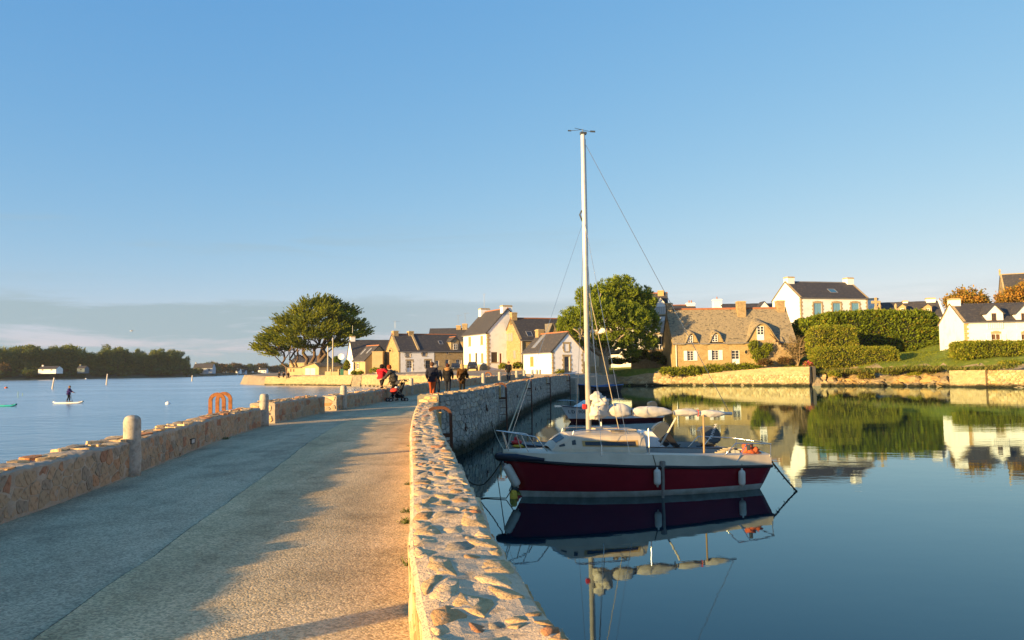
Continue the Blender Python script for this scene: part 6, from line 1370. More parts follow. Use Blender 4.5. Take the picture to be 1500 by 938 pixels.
def text_mesh(name, body, size, m, parent, M_, ext=0.002):
    c = bpy.data.curves.new(name, 'FONT'); c.body = body; c.size = size; c.extrude = ext; c.align_x = 'LEFT'; o = bpy.data.objects.new(name, c); COL.objects.link(o)
    me = bpy.data.meshes.new_from_object(o.evaluated_get(bpy.context.evaluated_depsgraph_get())); bpy.data.objects.remove(o); me.transform(M_); me.materials.append(m)
    o = bpy.data.objects.new(name, me); COL.objects.link(o); o.parent = parent; return o
def fender(parent, top, bot, r, rope_to=None):
    b = MB(); a, c = Vector(top), Vector(bot); ax = (c-a); L = ax.length; q = Vector((0, 0, -1)).rotation_difference(ax.normalized()).to_matrix().to_4x4()
    prof = [(0.018, 0.04), (0.022, 0.0), (r*0.62, -0.008), (r*0.9, -0.03), (r, -0.07), (r, -L*0.5), (r, -L+0.07), (r*0.9, -L+0.03), (r*0.62, -L+0.008), (0.022, -L), (0.018, -L-0.04)]
    o = b.lathe(prof, 14).xf(Matrix.Translation(a) @ q).build('fender', FENDER, parent, smooth=True)
    if rope_to is not None: MB().tube([a, (a+Vector(rope_to))/2, rope_to], 0.008, 5).build('fender_rope', DROPE, o)

# ---------- red sailing boat
bow = on_z(765, 727.5, 0); st_p = on_z(1117, 716.5, 0)
u_ = (Vector((st_p.x, st_p.y, 0))+Vector((-0.13, 0.62, 0)))-Vector((bow.x, bow.y, 0)); yaw = math.atan2(u_.y, u_.x); Lb = u_.length+0.45+0.12
e = empty('sailing_boat', Vector((bow.x, bow.y, 0))-u_.normalized()*0.45, yaw, 'small sailing boat with dark red hull, cream cabin and bare mast moored by the wall', 'sailing boat')
HB = Hull(Lb, [(0, 0.03), (0.35, 0.38), (0.9, 0.68), (1.7, 0.96), (2.7, 1.10), (4.0, 1.10), (5.2, 0.98), (Lb, 0.84)], [(0, 0.01), (0.35, 0.14), (0.9, 0.36), (1.7, 0.62), (2.7, 0.82), (4.0, 0.86), (5.2, 0.76), (Lb, 0.60)], [(0, 0.86), (1.5, 0.76), (3.0, 0.675), (4.5, 0.60), (Lb, 0.545)], 0.45)
sh = lambda t: interp(HB.sheer, t*Lb)
b = MB(); HB.band(b, lambda t: 0.135, lambda t: sh(t)-0.03); b.build('hull', REDG, e, smooth=True)
b = MB(); HB.band(b, lambda t: -0.35, lambda t: 0.135, m=4); b.build('boot_stripe', mat('antifoul_white', (0.46, 0.47, 0.44), (0.30, 0.31, 0.26), scale=5, rough=0.6), e, smooth=True)
for side in (-1, 1): MB().tube(HB.edge(lambda t: sh(t)-0.01, out=0.02, side=side), 0.034, 8).build('rubbing_strake', BLACKR, e, smooth=True)
gh = 0.235     # cream topside above the strake
def dk(t, f, side):     # f 0 at strake, 1 at deck edge
    p = HB.pt(t, sh(t), side); k = gh*(0.55+0.45*min(1, t*3.0)); return Vector((p.x+0.03*f, p.y*(1-0.085*f), p.z+k*f))
b = MB(); n = 44
for side in (-1, 1): b.grid([[dk(i/n, j/3, side) for j in range(4)] for i in range(n+1)])
b.grid([[dk(1, j/3, -1) for j in range(4)], [dk(1, j/3, 1) for j in range(4)]])
tc0, tc1 = 0.49, 0.955        # cockpit from cabin back to the stern deck
for i in range(n):
    t0, t1 = i/n, (i+1)/n; tm = (t0+t1)/2
    A0, A1 = dk(t0, 1, -1), dk(t1, 1, -1); B0, B1 = dk(t0, 1, 1), dk(t1, 1, 1)
    cr_ = lambda p, q, k: p.lerp(q, k)+Vector((0, 0, 0.05*4*k*(1-k)))
    if tc0 < tm < tc1:
        for (P0, P1, Q0, Q1) in ((A0, A1, B0, B1), (B0, B1, A0, A1)): b.add([P0, P1, cr_(P1, Q1, 0.13), cr_(P0, Q0, 0.13)], [(0, 1, 2, 3)])
    else:
        for k in range(6): b.add([cr_(A0, B0, k/6), cr_(A1, B1, k/6), cr_(A1, B1, (k+1)/6), cr_(A0, B0, (k+1)/6)], [(0, 1, 2, 3)])
b.build('deck', CREAMG, e, smooth=False)
b = MB(); zf = 0.32
pa = [dk(tc0+(tc1-tc0)*i/10, 1, -1).lerp(dk(tc0+(tc1-tc0)*i/10, 1, 1), 0.13) for i in range(11)]; pb = [dk(tc0+(tc1-tc0)*i/10, 1, -1).lerp(dk(tc0+(tc1-tc0)*i/10, 1, 1), 0.87) for i in range(11)]
for q in (pa, pb): b.grid([q, [Vector((p.x, p.y*0.9, zf)) for p in q]])
b.grid([[Vector((p.x, p.y*0.9, zf)) for p in pa], [Vector((p.x, p.y*0.9, zf)) for p in pb]]); b.add([pa[-1], pb[-1], Vector((pb[-1].x, pb[-1].y*0.9, zf)), Vector((pa[-1].x, pa[-1].y*0.9, zf))], [(0, 1, 2, 3)]); b.build('cockpit', GREYG, e)
for side in (-1, 1):
    q = pa if side < 0 else pb; b = MB(); b.grid([[Vector((p.x, p.y*0.86, 0.58)) for p in q], [Vector((p.x, p.y*0.45, 0.58)) for p in q], [Vector((p.x, p.y*0.45, zf)) for p in q]]); b.build('cockpit_bench', CREAMG, e)
# cabin
cx0, cxr, cx1, cxb = 1.02, 1.42, 2.98, 3.08; zr = 1.315
def cab(x, k):        # cross-section of the cabin trunk at x: list of points port to starboard
    zb = sh(x/Lb)+gh-0.02; f = 0 if x <= cx0 else min(1, (x-cx0)/(cxr-cx0)); wb = interp([(cx0, 0.42), (1.5, 0.62), (2.3, 0.74), (cxb, 0.76)], x); zt = zb+0.02+(zr-0.035*(x-cxr)*0-zb-0.02)*(f**0.75); wt = wb*(0.90-0.08*f)
    pts = [(-wb, zb), (-wb*0.985, zb+(zt-zb)*0.25), (-wt*1.035, zb+(zt-zb)*0.80), (-wt*0.97, zb+(zt-zb)*0.95), (-wt*0.85, zt+0.012), (-wt*0.4, zt+0.05), (0, zt+0.06)]
    pts += [(-y, z) for y, z in pts[-2::-1]]; return [Vector((x, y, z)) for y, z in pts]
xs = [cx0, cx0+0.1, cx0+0.2, cx0+0.3, cxr, 1.7, 2.0, 2.3, 2.6, 2.85, cx1]
rows = [cab(x, 0) for x in xs]; end = [Vector((cxb, p.y*0.98, p.z-(0.02 if p.z > 1.1 else 0))) for p in rows[-1]]; rows.append(end)
b = MB(); b.grid(rows); b.add(end, [tuple(range(len(end)))]); cb = b.build('cabin', CREAMG, e, smooth=False)
def side_pane(x0, x1, lo, hi, side, out, name, m, par):   # panel following the cabin side
    b = MB(); P0, P1 = [], []
    for i in range(9):
        x = x0+(x1-x0)*i/8; c = cab(x, 0); p, q = (c[1], c[2]) if side < 0 else (c[-2], c[-3]); o_ = Vector((0, side*out, 0))
        P0.append(p.lerp(q, lo)+o_); P1.append(p.lerp(q, hi)+o_)
    b.grid([P0, P1]); b.grid([[p-Vector((0, side*0.02, 0)) for p in P0], P0]); b.grid([P1, [p-Vector((0, side*0.02, 0)) for p in P1]]); return b.build(name, m, par)
for side in (-1, 1):
    g = side_pane(1.66, 2.90, 0.26, 0.86, side, 0.008, 'window_gasket', AMBER, cb); side_pane(1.72, 2.84, 0.36, 0.76, side, 0.015, 'side_window', SMOKE, cb)
b = MB(); F0 = cab(cx0+0.10, 0); F1 = cab(cxr-0.05, 0); up = Vector((-0.012, 0, 0.012))
def lerp_row(r0, r1, f): return [p.lerp(q, f)+up for p, q in zip(r0, r1)]
R0, R1 = lerp_row(F0, F1, 0.15), lerp_row(F0, F1, 0.85)
for (i0, i1) in ((4, 6), (6, 8)): MB().add([R0[i0]+Vector((0, 0.03, 0)), R0[i1]-Vector((0, 0.03, 0)), R1[i1]-Vector((0, 0.03, 0)), R1[i0]+Vector((0, 0.03, 0))], [(0, 1, 2, 3)]).build('windscreen', SMOKE, cb)
for s_, i_, j_ in ((-1, 2, 1), (1, len(F0)-3, len(F0)-2)): MB().add([Vector((x, s_*0.012, 0))+p for x, p in ((0, cab(cx0+0.16, 0)[i_]), (0, cab(cxr+0.1, 0)[i_]), (0, cab(cxr+0.1, 0)[i_].lerp(cab(cxr+0.1, 0)[j_], 0.55)), (0, cab(cx0+0.16, 0)[i_].lerp(cab(cx0+0.16, 0)[j_], 0.4)))], [(0, 1, 2, 3)]).build('corner_window', SMOKE, cb)
for side in (-1, 1): MB().tube([(1.5, side*0.42, zr+0.03), (1.52, side*0.42, zr+0.10), (1.7, side*0.44, zr+0.12), (2.6, side*0.48, zr+0.11), (2.72, side*0.48, zr+0.09), (2.74, side*0.48, zr+0.02)], 0.014, 7).build('grab_rail', STEEL, e)
MB().box((2.45, -0.30, zr+0.02), (3.05, 0.30, zr+0.09), bev=0.02).build('hatch', CREAMG, e)
MB().box((cxb-0.01, -0.28, sh(0.5)+gh-0.3), (cxb+0.03, 0.28, zr-0.03)).build('companionway_board', BROWNP, e)
# mast, boom and furled sail
mx = 2.0; 
def on_mast(px, py):     # height on the mast plane
    w = Matrix.Rotation(yaw, 3, 'Z') @ Vector((mx, 0, 0))+Vector(e.location); return at_y(px, py, w.y).z
topz = on_mast(858.5, 197)
b = MB(); b.lathe([(0.056, zr), (0.056, topz*0.75), (0.05, topz-0.02), (0.046, topz)], 14, (mx, 0, 0)); mast = b.build('mast', ALU, e, smooth=True)
MB().box((mx-0.06, -0.05, topz), (mx+0.08, 0.05, topz+0.05)).tube([(mx, 0, topz), (mx, 0, topz+0.12)], 0.008, 5).build('mast_head', OUTG, mast)
wv = MB(); wv.tube([(mx-0.2, -0.02, topz+0.13), (mx+0.24, 0.02, topz+0.07)], 0.006, 5).tube([(mx-0.02, 0, topz+0.11), (mx-0.28, 0.06, topz+0.085)], 0.006, 5); wv.box((mx+0.18, -0.004, topz+0.06), (mx+0.30, 0.004, topz+0.10)).box((mx-0.34, 0.05, topz+0.07), (mx-0.26, 0.06, topz+0.10)); wv.build('wind_vane', OUTG, mast)
zsp = on_mast(856, 315); MB().tube([(mx-0.06, 0, zsp+0.1), (mx-0.11, 0, zsp), (mx-0.05, 0, zsp-0.15)], 0.018, 6).build('spinnaker_fitting', OUTG, mast)
MB().box((mx-0.13, -0.06, on_mast(860, 596)-0.05), (mx-0.05, 0.03, on_mast(860, 596)+0.06), bev=0.01).build('port_lamp', REDV, mast)
zb_ = on_mast(862, 607); Wm = Matrix.Rotation(-yaw, 3, 'Z')
def boat_pt(px, py):    # pixel onto the boat's centre plane
    n_ = Matrix.Rotation(yaw, 3, 'Z') @ Vector((0, 1, 0)); d = ray(px, py); t = (Vector(e.location)-CAM).dot(n_)/d.dot(n_); return local(e, CAM+d*t)
bend = boat_pt(1072, 606); bst = boat_pt(866, 603)
MB().tube([bst, bend], 0.036, 10).build('boom', ALU, e, smooth=True)
def sail_lump(x0, x1, zs, r0, r1, seed, name='furled_sail'):     # a bunch of sail tied along the boom
    b = MB(); n, m = 22, 22; rows = []
    for i in range(n+1):
        t = i/n; k = (math.sin(math.pi*min(1, max(0, t)))**0.55); x = x0+(x1-x0)*t; rr = (r0+(r1-r0)*t)*(0.18+0.82*k); zc = bst.z+(bend.z-bst.z)*((x-bst.x)/(bend.x-bst.x))+zs*k
        row = []
        for j in range(m):
            a = 2*math.pi*j/m; w = 1+0.12*noise.noise(Vector((x*5+seed, math.cos(a)*1.6, math.sin(a)*1.6)))+0.10*abs(math.sin(a*3+x*4+seed*2+noise.noise(Vector((x*3, a, seed)))*1.5))*k-0.05+0.11*noise.noise(Vector((x*11+seed, math.cos(a)*3.2, math.sin(a)*3.2)))+0.05*noise.noise(Vector((x*24, a*4, seed)))
            row.append(Vector((x+0.03*math.sin(a*3+seed), math.cos(a)*rr*0.85*w, zc+math.sin(a)*rr*w-rr*0.12)))
        row.append(row[0]); rows.append(row)
    b.grid(rows); o = b.build(name, SAIL, e, smooth=True); return o
bx = lambda px: boat_pt(px, 603).x
sail_lump(bx(866), bx(891), 0.10, 0.24, 0.19, 1); sail_lump(bx(887), bx(925), 0.05, 0.155, 0.165, 2); sail_lump(bx(923), bx(984), 0.03, 0.15, 0.10, 3); sail_lump(bx(983), bx(1024), 0.02, 0.085, 0.09, 4); sail_lump(bx(1021), bx(1062), 0.0, 0.09, 0.075, 5)
b = MB(); b.blob((bx(874), 0.02, bst.z+0.27), (0.17, 0.15, 0.15), 18, 12, 0.7, 4); b.blob((bx(881), -0.05, bst.z+0.20), (0.14, 0.14, 0.12), 18, 12, 0.7, 8); b.blob((bx(870), -0.08, bst.z-0.02), (0.13, 0.13, 0.16), 18, 12, 0.7, 12); b.build('sail_bunch', SAIL, e, smooth=True)
for px in (888, 924, 983.5, 1022): MB().tube([(bx(px)+0.008*math.cos(a), 0.07*math.cos(a), bst.z+(bend.z-bst.z)*((bx(px)-bst.x)/(bend.x-bst.x))+0.075*math.sin(a)) for a in [2*math.pi*k/12 for k in range(12)]], 0.011, 5, closed=True).build('sail_tie', REDV if px > 1000 else DROPE, e)
# rigging
def line(a, c, r=0.006, name='rigging_wire', m=STEEL, sag=0.0):
    a, c = Vector(a), Vector(c); MB().tube([a.lerp(c, i/6)-Vector((0, 0, sag*4*(i/6)*(1-i/6))) for i in range(7)], r, 5).build(name, m, e)
zsh = on_mast(858, 330)
line((mx, 0, topz-0.12), bend-Vector((0.05, 0, 0)), 0.007, 'topping_lift'); line((mx-0.06, 0, zsh), (0.10, 0, sh(0)+0.14), 0.004, 'forestay')
for side in (-1, 1):
    line((mx, side*0.05, zsh), (mx+0.62, side*0.90, sh(0.42)+gh), 0.005, 'shroud'); line((mx, side*0.05, zsh), (mx-0.02, side*0.93, sh(0.33)+gh-0.05), 0.005, 'shroud')
    MB().tube([(mx-0.02, side*0.93, sh(0.33)+gh-0.06), (mx-0.01, side*0.90, sh(0.33)+gh+0.18)], 0.012, 6).build('turnbuckle', STEEL, e)
line((mx+0.07, 0.03, topz-0.1), (mx+0.10, 0.08, zr+0.1), 0.006, 'halyard', ROPE); line((mx+0.07, -0.03, topz*0.55), (mx+0.60, -0.35, zr+0.06), 0.008, 'halyard', ROPE); line((mx+0.07, -0.03, topz*0.5), (mx+0.42, 0.25, zr+0.06), 0.008, 'halyard', ROPE)
for k in range(4): MB().tube([(2.45+0.1*k+0.05*math.cos(a), -0.36+0.12*(k % 2)+0.05*math.sin(a), zr+0.085) for a in [2*math.pi*j/10 for j in range(10)]], 0.012, 5, closed=True).build('rope_coil', ROPE, e)
# pulpit and stern rail
q = [boat_pt(728, 628), boat_pt(768, 638)]; zd0 = sh(0)+0.13
for side in (-1, 1):
    a = Vector((0.02, side*0.05, zd0+0.44)); c = Vector((0.62, side*0.40, zd0+0.34)); d_ = Vector((0.90, side*0.50, zd0+0.02)); MB().tube([(-0.12, 0, zd0+0.46), a, c, c+Vector((0.06, 0, -0.02)), d_], 0.0125, 8).build('pulpit_rail', STEEL, e, smooth=True)
    MB().tube([a, Vector((0.16, side*0.09, zd0-0.02))], 0.0115, 8).build('pulpit_leg', STEEL, e); MB().tube([Vector((0.38, side*0.26, zd0+0.38)), Vector((0.52, side*0.34, zd0))], 0.0115, 8).build('pulpit_leg', STEEL, e)
zs_ = sh(1)+gh; xe = Lb
for side in (-1, 1):
    MB().tube([(xe-1.22, side*0.92, zs_+0.02), (xe-0.92, side*0.93, zs_+0.30), (xe-0.4, side*0.90, zs_+0.27), (xe+0.02, side*0.80, zs_+0.24), (xe+0.05, 0, zs_+0.24)], 0.0125, 8).build('stern_rail', STEEL, e, smooth=True)
    MB().tube([(xe+0.02, side*0.78, zs_+0.24), (xe-0.02, side*0.78, sh(1))], 0.0125, 8).build('stern_post', STEEL, e); MB().tube([(xe-0.62, side*0.88, zs_+0.28), (xe-0.95, side*0.95, zs_-0.15)], 0.0115, 8).build('stern_post', STEEL, e)
MB().tube([(3.08, -0.88, sh(0.5)+gh), (3.08, -0.86, sh(0.5)+gh+0.55)], 0.014, 7).build('stanchion', STEEL, e)
MB().box((xe-0.62, -0.92, zs_+0.13), (xe-0.56, -0.84, zs_+0.25), bev=0.01).build('cleat_block', OUTG, e)
# bow pad, fenders, beaching leg
b = MB(); b.tube([HB.pt(0.0, sh(0)-0.02, -1)+Vector((-0.09, 0, 0.04)), HB.pt(0.04, sh(0.04), -1)+Vector((0, -0.02, 0.04)), HB.pt(0.13, sh(0.13), -1)+Vector((0, -0.03, 0.05))], [0.085, 0.08, 0.03], 10).tube([HB.pt(0.0, sh(0)-0.02, 1)+Vector((-0.09, 0, 0.04)), HB.pt(0.04, sh(0.04), 1)+Vector((0, 0.02, 0.04)), HB.pt(0.13, sh(0.13), 1)+Vector((0, 0.03, 0.05))], [0.085, 0.08, 0.03], 10); b.build('bow_pad', NAVY, e, smooth=True)
fender(e, (0.06, -0.16, 0.72), (0.30, -0.20, 0.26), 0.10, (0.1, -0.05, 0.9)); p = HB.pt(0.515, 0.5, -1); fender(e, p+Vector((0, -0.10, 0.12)), p+Vector((0, -0.10, -0.22)), 0.075, dk(0.51, 1, -1)); p = HB.pt(0.865, 0.40, -1); fender(e, p+Vector((0, -0.09, 0.10)), p+Vector((0, -0.08, -0.24)), 0.075, dk(0.865, 0.2, -1))
p = HB.pt(0.54, 0.55, -1); MB().tube([p+Vector((0, -0.07, 0.20)), p+Vector((0, -0.06, -0.2)), Vector((p.x, p.y+0.02, -0.8))], 0.035, 8).box((p.x-0.06, p.y-0.09, sh(0.54)-0.02), (p.x+0.06, p.y-0.02, sh(0.54)+0.12), bev=0.015).build('beaching_leg', mat('galvanised', (0.22, 0.21, 0.19), (0.15, 0.14, 0.12), scale=8, rough=0.6, metal=0.4), e)
# props, bag and clutter in the cockpit
pa_, pb_ = boat_pt(1029, 608), boat_pt(1017, 663); MB().tube([pb_+Vector((0, -0.5, 0)), pa_+Vector((0, -0.05, 0))], 0.022, 7).build('boom_crutch', mat('varnished_wood', (0.36, 0.24, 0.11), rough=0.5), e)
pa_, pb_ = boat_pt(992, 612), boat_pt(978, 655); MB().tube([pb_+Vector((0, 0.4, 0)), pa_+Vector((0, 0.05, 0))], 0.022, 7).build('boom_crutch', mat('pale_pole', (0.5, 0.46, 0.4), rough=0.5), e)
b = MB(); b.blob((xe-0.42, -0.55, zs_+0.10), (0.17, 0.13, 0.12), 16, 10, 0.8, 3); b.blob((xe-0.28, -0.58, zs_+0.06), (0.14, 0.11, 0.09), 14, 9, 0.8, 6); ob = b.build('life_jacket', ORANGE, None, smooth=True); ob.location = e.location; ob.rotation_euler = e.rotation_euler; tag(ob, 'crumpled orange life jacket on the stern deck of the red boat', 'life jacket')
for k in range(5): MB().tube([(xe-1.1+0.1*k+0.14*math.cos(a), -0.45+0.07*k+0.12*math.sin(a), zs_+0.03+0.02*k) for a in [2*math.pi*j/14 for j in range(14)]], 0.014, 5, closed=True).build('rope_coil', ROPE, e)
MB().box((2.2, 0.1, zr+0.05), (2.75, 0.55, zr+0.10), bev=0.02).build('solar_vent', CREAMG, e)
# mooring lines of the red boat
def rope(name, label, pts, r=0.014, m=ROPE, cat='rope', sag=0.0, weed=False):
    P = [Vector(p) for p in pts]; Q = []
    for a, c in zip(P, P[1:]):
        for i in range(10): t = i/10; Q.append(a.lerp(c, t)-Vector((0, 0, sag*4*t*(1-t))))
    Q.append(P[-1]); b = MB(); o = Q[0].copy(); b.tube([q-o for q in Q], r, 6)
    if weed:
        rr = random.Random(3)
        for q in Q[2:]:
            for _ in range(3): v = Vector((rr.uniform(-1, 1), rr.uniform(-1, 1), rr.uniform(-1.3, 0.3)))*0.06; b.tube([q-o, q-o+v], [r*0.8, 0.004], 4)
    ob = b.build(name, m); ob.location = o; tag(ob, label, cat); return ob
wb = lambda p: (Matrix.Rotation(yaw, 3, 'Z') @ Vector(p))+Vector(e.location)
stn = wb((xe, -0.70, zs_-0.05)); wpt = on_z(1166, 720, 0); rope('stern_line', 'dark weedy mooring rope running from the stern rail into the water', [stn, Vector((wpt.x, wpt.y, 0.02)), Vector((wpt.x+0.5, wpt.y+0.05, -0.4))], 0.018, DROPE, weed=True, sag=0.03)
rope('stern_line', 'pale rope hanging down from the orange life jacket', [wb((xe-0.4, -0.6, zs_+0.05)), stn+Vector((0, 0, -0.02))], 0.014, YELV)
bw = wb((0.1, -0.02, sh(0)+0.1)); p, T, Nr = PR.at(PR.s_at_y(19.2)); rl = p+Nr*0.66+Vector((0, 0, 1.25))
rope('bow_line', 'slack dark rope from the bow to the nearest rusty rail', [bw, Vector((bw.x-0.5, bw.y+0.3, 0.25)), Vector((rl.x+0.6, rl.y+0.2, 0.12)), rl], 0.013, DROPE, sag=0.06)
p, T, Nr = PF.at(PF.s_at_y(33.0)); rl = p+Nr*0.75+Vector((0, 0, 0.55)); rope('bow_line', 'pair of pale ropes from the pulpit to the shaded wall', [wb((0.1, 0.05, sh(0)+0.12)), Vector((rl.x, rl.y, rl.z))], 0.012, ROPE, sag=0.12)
p, T, Nr = PF.at(PF.s_at_y(51.5)); rl = p+Nr*0.80+Vector((0, 0, 2.02)); tb = on_z(745, 632, 0.9); rope('mooring_rope', 'taut pale rope slanting down from the bridge wall rail', [rl, (tb.x, tb.y, tb.z)], 0.022, mat('pale_rope', (0.48, 0.36, 0.22), rough=0.9), sag=0.0)
f0 = wb((0.20, -0.22, 0.25)); rope('bow_line', 'tangle of dark rope hanging in the water under the bow', [wb((0.1, -0.05, 0.8)), f0, Vector((f0.x-0.15, f0.y-0.05, 0.02)), Vector((f0.x-0.6, f0.y+0.1, 0.01)), Vector((f0.x-1.0, f0.y-0.2, 0.015)), Vector((f0.x-1.25, f0.y-0.35, 0.01))], 0.011, DROPE, sag=0.0)
o = MB().blob((0, 0, 0), (0.09, 0.07, 0.14), 12, 8, 0.3, 2).build('mooring_float', [YELV]); o.location = (f0.x+0.0, f0.y+0.02, 0.04); tag(o, 'small yellow float hanging at the waterline under the red bow', 'float')

# ---------- open motor boat behind it
d2 = 22.6; x0, x1 = gx(748, d2, 655), gx(1046, d2+0.6, 655); e2 = empty('motor_boat', (x0, d2, 0), math.atan2(0.6, x1-x0), 'open white motor boat with console hidden behind the red sailing boat', 'motor boat'); L2 = math.hypot(x1-x0, 0.6)
H2 = Hull(L2, [(0, 0.05), (0.5, 0.5), (1.5, 0.85), (3, 0.95), (L2, 0.90)], [(0, 0.02), (0.5, 0.2), (1.5, 0.6), (3, 0.75), (L2, 0.72)], [(0, 0.70), (2, 0.58), (L2, 0.52)], 0.4); s2 = lambda t: interp(H2.sheer, t*L2)
b = MB(); H2.band(b, lambda t: -0.3, lambda t: s2(t)); b.build('hull', WHITEG, e2, smooth=True)
b = MB(); n = 30
for side in (-1, 1):
    rim = [H2.pt(i/n, s2(i/n), side) for i in range(n+1)]; b.grid([rim, [Vector((p.x, p.y*0.86, p.z+0.02)) for p in rim], [Vector((p.x, p.y*0.84, 0.25)) for p in rim]])
fl = [[H2.pt(i/n, 0.3, -1)*1.0, H2.pt(i/n, 0.3, 1)] for i in range(n+1)]; b.grid([[Vector((p.x, p.y*0.8, 0.25)) for p in r] for r in fl]); b.build('gunwale', GREYG, e2)
for side in (-1, 1): MB().tube(H2.edge(lambda t: s2(t)-0.01, 30, 0.015, side), 0.03, 7).build('rubbing_strake', NAVY, e2)
xc = gx(958, d2, 650)-x0; b = MB(); zk = gz(950, 632, d2); b.prism([(xc-0.40, -0.35, 0.25), (xc+0.38, -0.35, 0.25), (xc+0.36, -0.35, zk-0.22), (xc+0.18, -0.35, zk-0.16), (xc+0.10, -0.35, zk-0.04), (xc-0.26, -0.35, zk), (xc-0.34, -0.35, zk-0.05)], (0, 0.7, 0)); b.build('console', WHITEG, e2)
MB().tube([(xc+0.30+0.0, 0.17*math.cos(a), zk-0.05+0.17*math.sin(a)) for a in [2*math.pi*k/16 for k in range(16)]], 0.016, 6, closed=True).build('steering_wheel', BLACKR, e2)
b = MB(); xr = gx(891, d2, 633)-x0; b.box((xr-0.45, -0.4, 0.60), (xr+0.46, 0.35, gz(891, 628.5, d2)), bev=0.05); b.build('seat_cushion', REDV, e2); MB().tube([(xr-0.15, 0, gz(891, 628, d2)), (xr-0.15, 0, gz(884, 619, d2))], 0.02, 6).build('light_staff', WPAINT, e2)
def outboard(par, x, z, h, tilt, label_text=None, y=0.0, sc=1.0):
    M_ = Matrix.Translation((x, y, z)) @ Matrix.Rotation(tilt, 4, 'Y') @ Matrix.Scale(sc, 4)
    b = MB(); b.prism([(-0.27, -0.18, 0.0), (0.27, -0.18, 0.0), (0.34, -0.18, h*0.35), (0.30, -0.18, h*0.72), (0.16, -0.18, h*0.94), (-0.16, -0.18, h), (-0.29, -0.18, h*0.88)], (0, 0.36, 0))
    bm = bmesh.new(); vs_ = [bm.verts.new(v) for v in b.v]; [bm.faces.new([vs_[i] for i in f]) for f in b.f]; bmesh.ops.recalc_face_normals(bm, faces=bm.faces); bmesh.ops.bevel(bm, geom=bm.edges[:], offset=0.045, segments=3, affect='EDGES'); bm.verts.index_update()
    c = MB(); c.add([M_ @ v.co for v in bm.verts], [[v.index for v in f.verts] for f in bm.faces]); bm.free(); cow = c.build('outboard_cowl', OUTG, par)
    c = MB(); c.prism([(-0.12, -0.09, 0.0), (0.16, -0.09, 0.0), (0.10, -0.05, -0.75), (-0.04, -0.05, -0.75)], (0, 0.18, 0)); c.prism([(-0.22, -0.02, -0.62), (0.18, -0.02, -0.62), (0.2, -0.02, -0.66), (-0.2, -0.02, -0.66)], (0, 0.04, 0)); c.tube([(-0.25, 0, -0.82), (0.12, 0, -0.82)], [0.06, 0.03], 8); c.prism([(-0.35, -0.12, -0.02), (-0.12, -0.12, -0.02), (-0.12, -0.12, -0.35), (-0.30, -0.12, -0.35)], (0, 0.24, 0)); c.xf(M_).build('outboard_leg', BLACKR, par)
    for k in range(3):
        a = 2*math.pi*k/3; MB().add([M_ @ Vector(p) for p in ((0.14, 0, -0.82), (0.15, 0.12*math.cos(a)-0.05*math.sin(a), -0.82+0.12*math.sin(a)+0.05*math.cos(a)), (0.17, 0.14*math.cos(a+0.4), -0.82+0.14*math.sin(a+0.4)))], [(0, 1, 2)]).build('propeller_blade', BLACKR, par)
    if label_text:
        T_ = M_ @ Matrix.Translation((0.02, -0.186, h*0.22)) @ Matrix.Rotation(R(62), 4, 'Y').inverted() @ Matrix.Rotation(R(90), 4, 'X'); text_mesh('cowl_lettering', label_text, 0.12, mat('decal_white', (0.7, 0.7, 0.7), rough=0.5), cow, T_)
xo = gx(1040, d2+0.6, 645)-x0; outboard(e2, xo, 0.56, gz(1040, 627, d2+0.6)-0.50, R(-6), 'YAMAHA')
# small tilted engine belongs to a grey tender between the two
d3 = 21.5; xt = gx(905, d3, 660); e3 = empty('tender', (xt, d3, 0), 0.05, 'low grey tender with a small tilted outboard beside the red boat', 'dinghy')
b = MB(); 
for side in (-1, 1): b.tube([(0.0, side*0.12, 0.30), (0.35, side*0.5, 0.25), (1.0, side*0.62, 0.22), (1.9, side*0.6, 0.22), (2.1, side*0.58, 0.22)], [0.15, 0.18, 0.19, 0.18, 0.10], 12)
b.build('tube', mat('grey_hypalon', (0.30, 0.31, 0.31), rough=0.7), e3, smooth=True); MB().box((0.3, -0.5, 0.10), (1.9, 0.5, 0.15)).build('floor', GREYG, e3); MB().box((1.82, -0.45, 0.1), (1.88, 0.45, 0.55)).build('transom', GREYG, e3)
outboard(e3, gx(975, d3, 630)-xt, gz(975, 637, d3), 0.52, R(-40), sc=0.72)
# red and yellow float on its bow, seen behind the pulpit
c = at_y(757, 648, d2-0.2); ob = MB().blob((0, 0, 0), (0.16, 0.13, 0.07), 12, 8, 0.3, 1).blob((-0.02, 0, 0.10), (0.06, 0.06, 0.06), 10, 6, 0.1, 2).build('float', REDV, smooth=True); ob.location = c; tag(ob, 'red float lying on the bow of the open motor boat', 'float')
c = at_y(762, 653.5, d2-0.25); ob = MB().blob((0, 0, 0), (0.22, 0.12, 0.05), 12, 8, 0.3, 5).build('float', YELV, smooth=True); ob.location = c; tag(ob, 'flat yellow float under the red one on the motor boat bow', 'float')

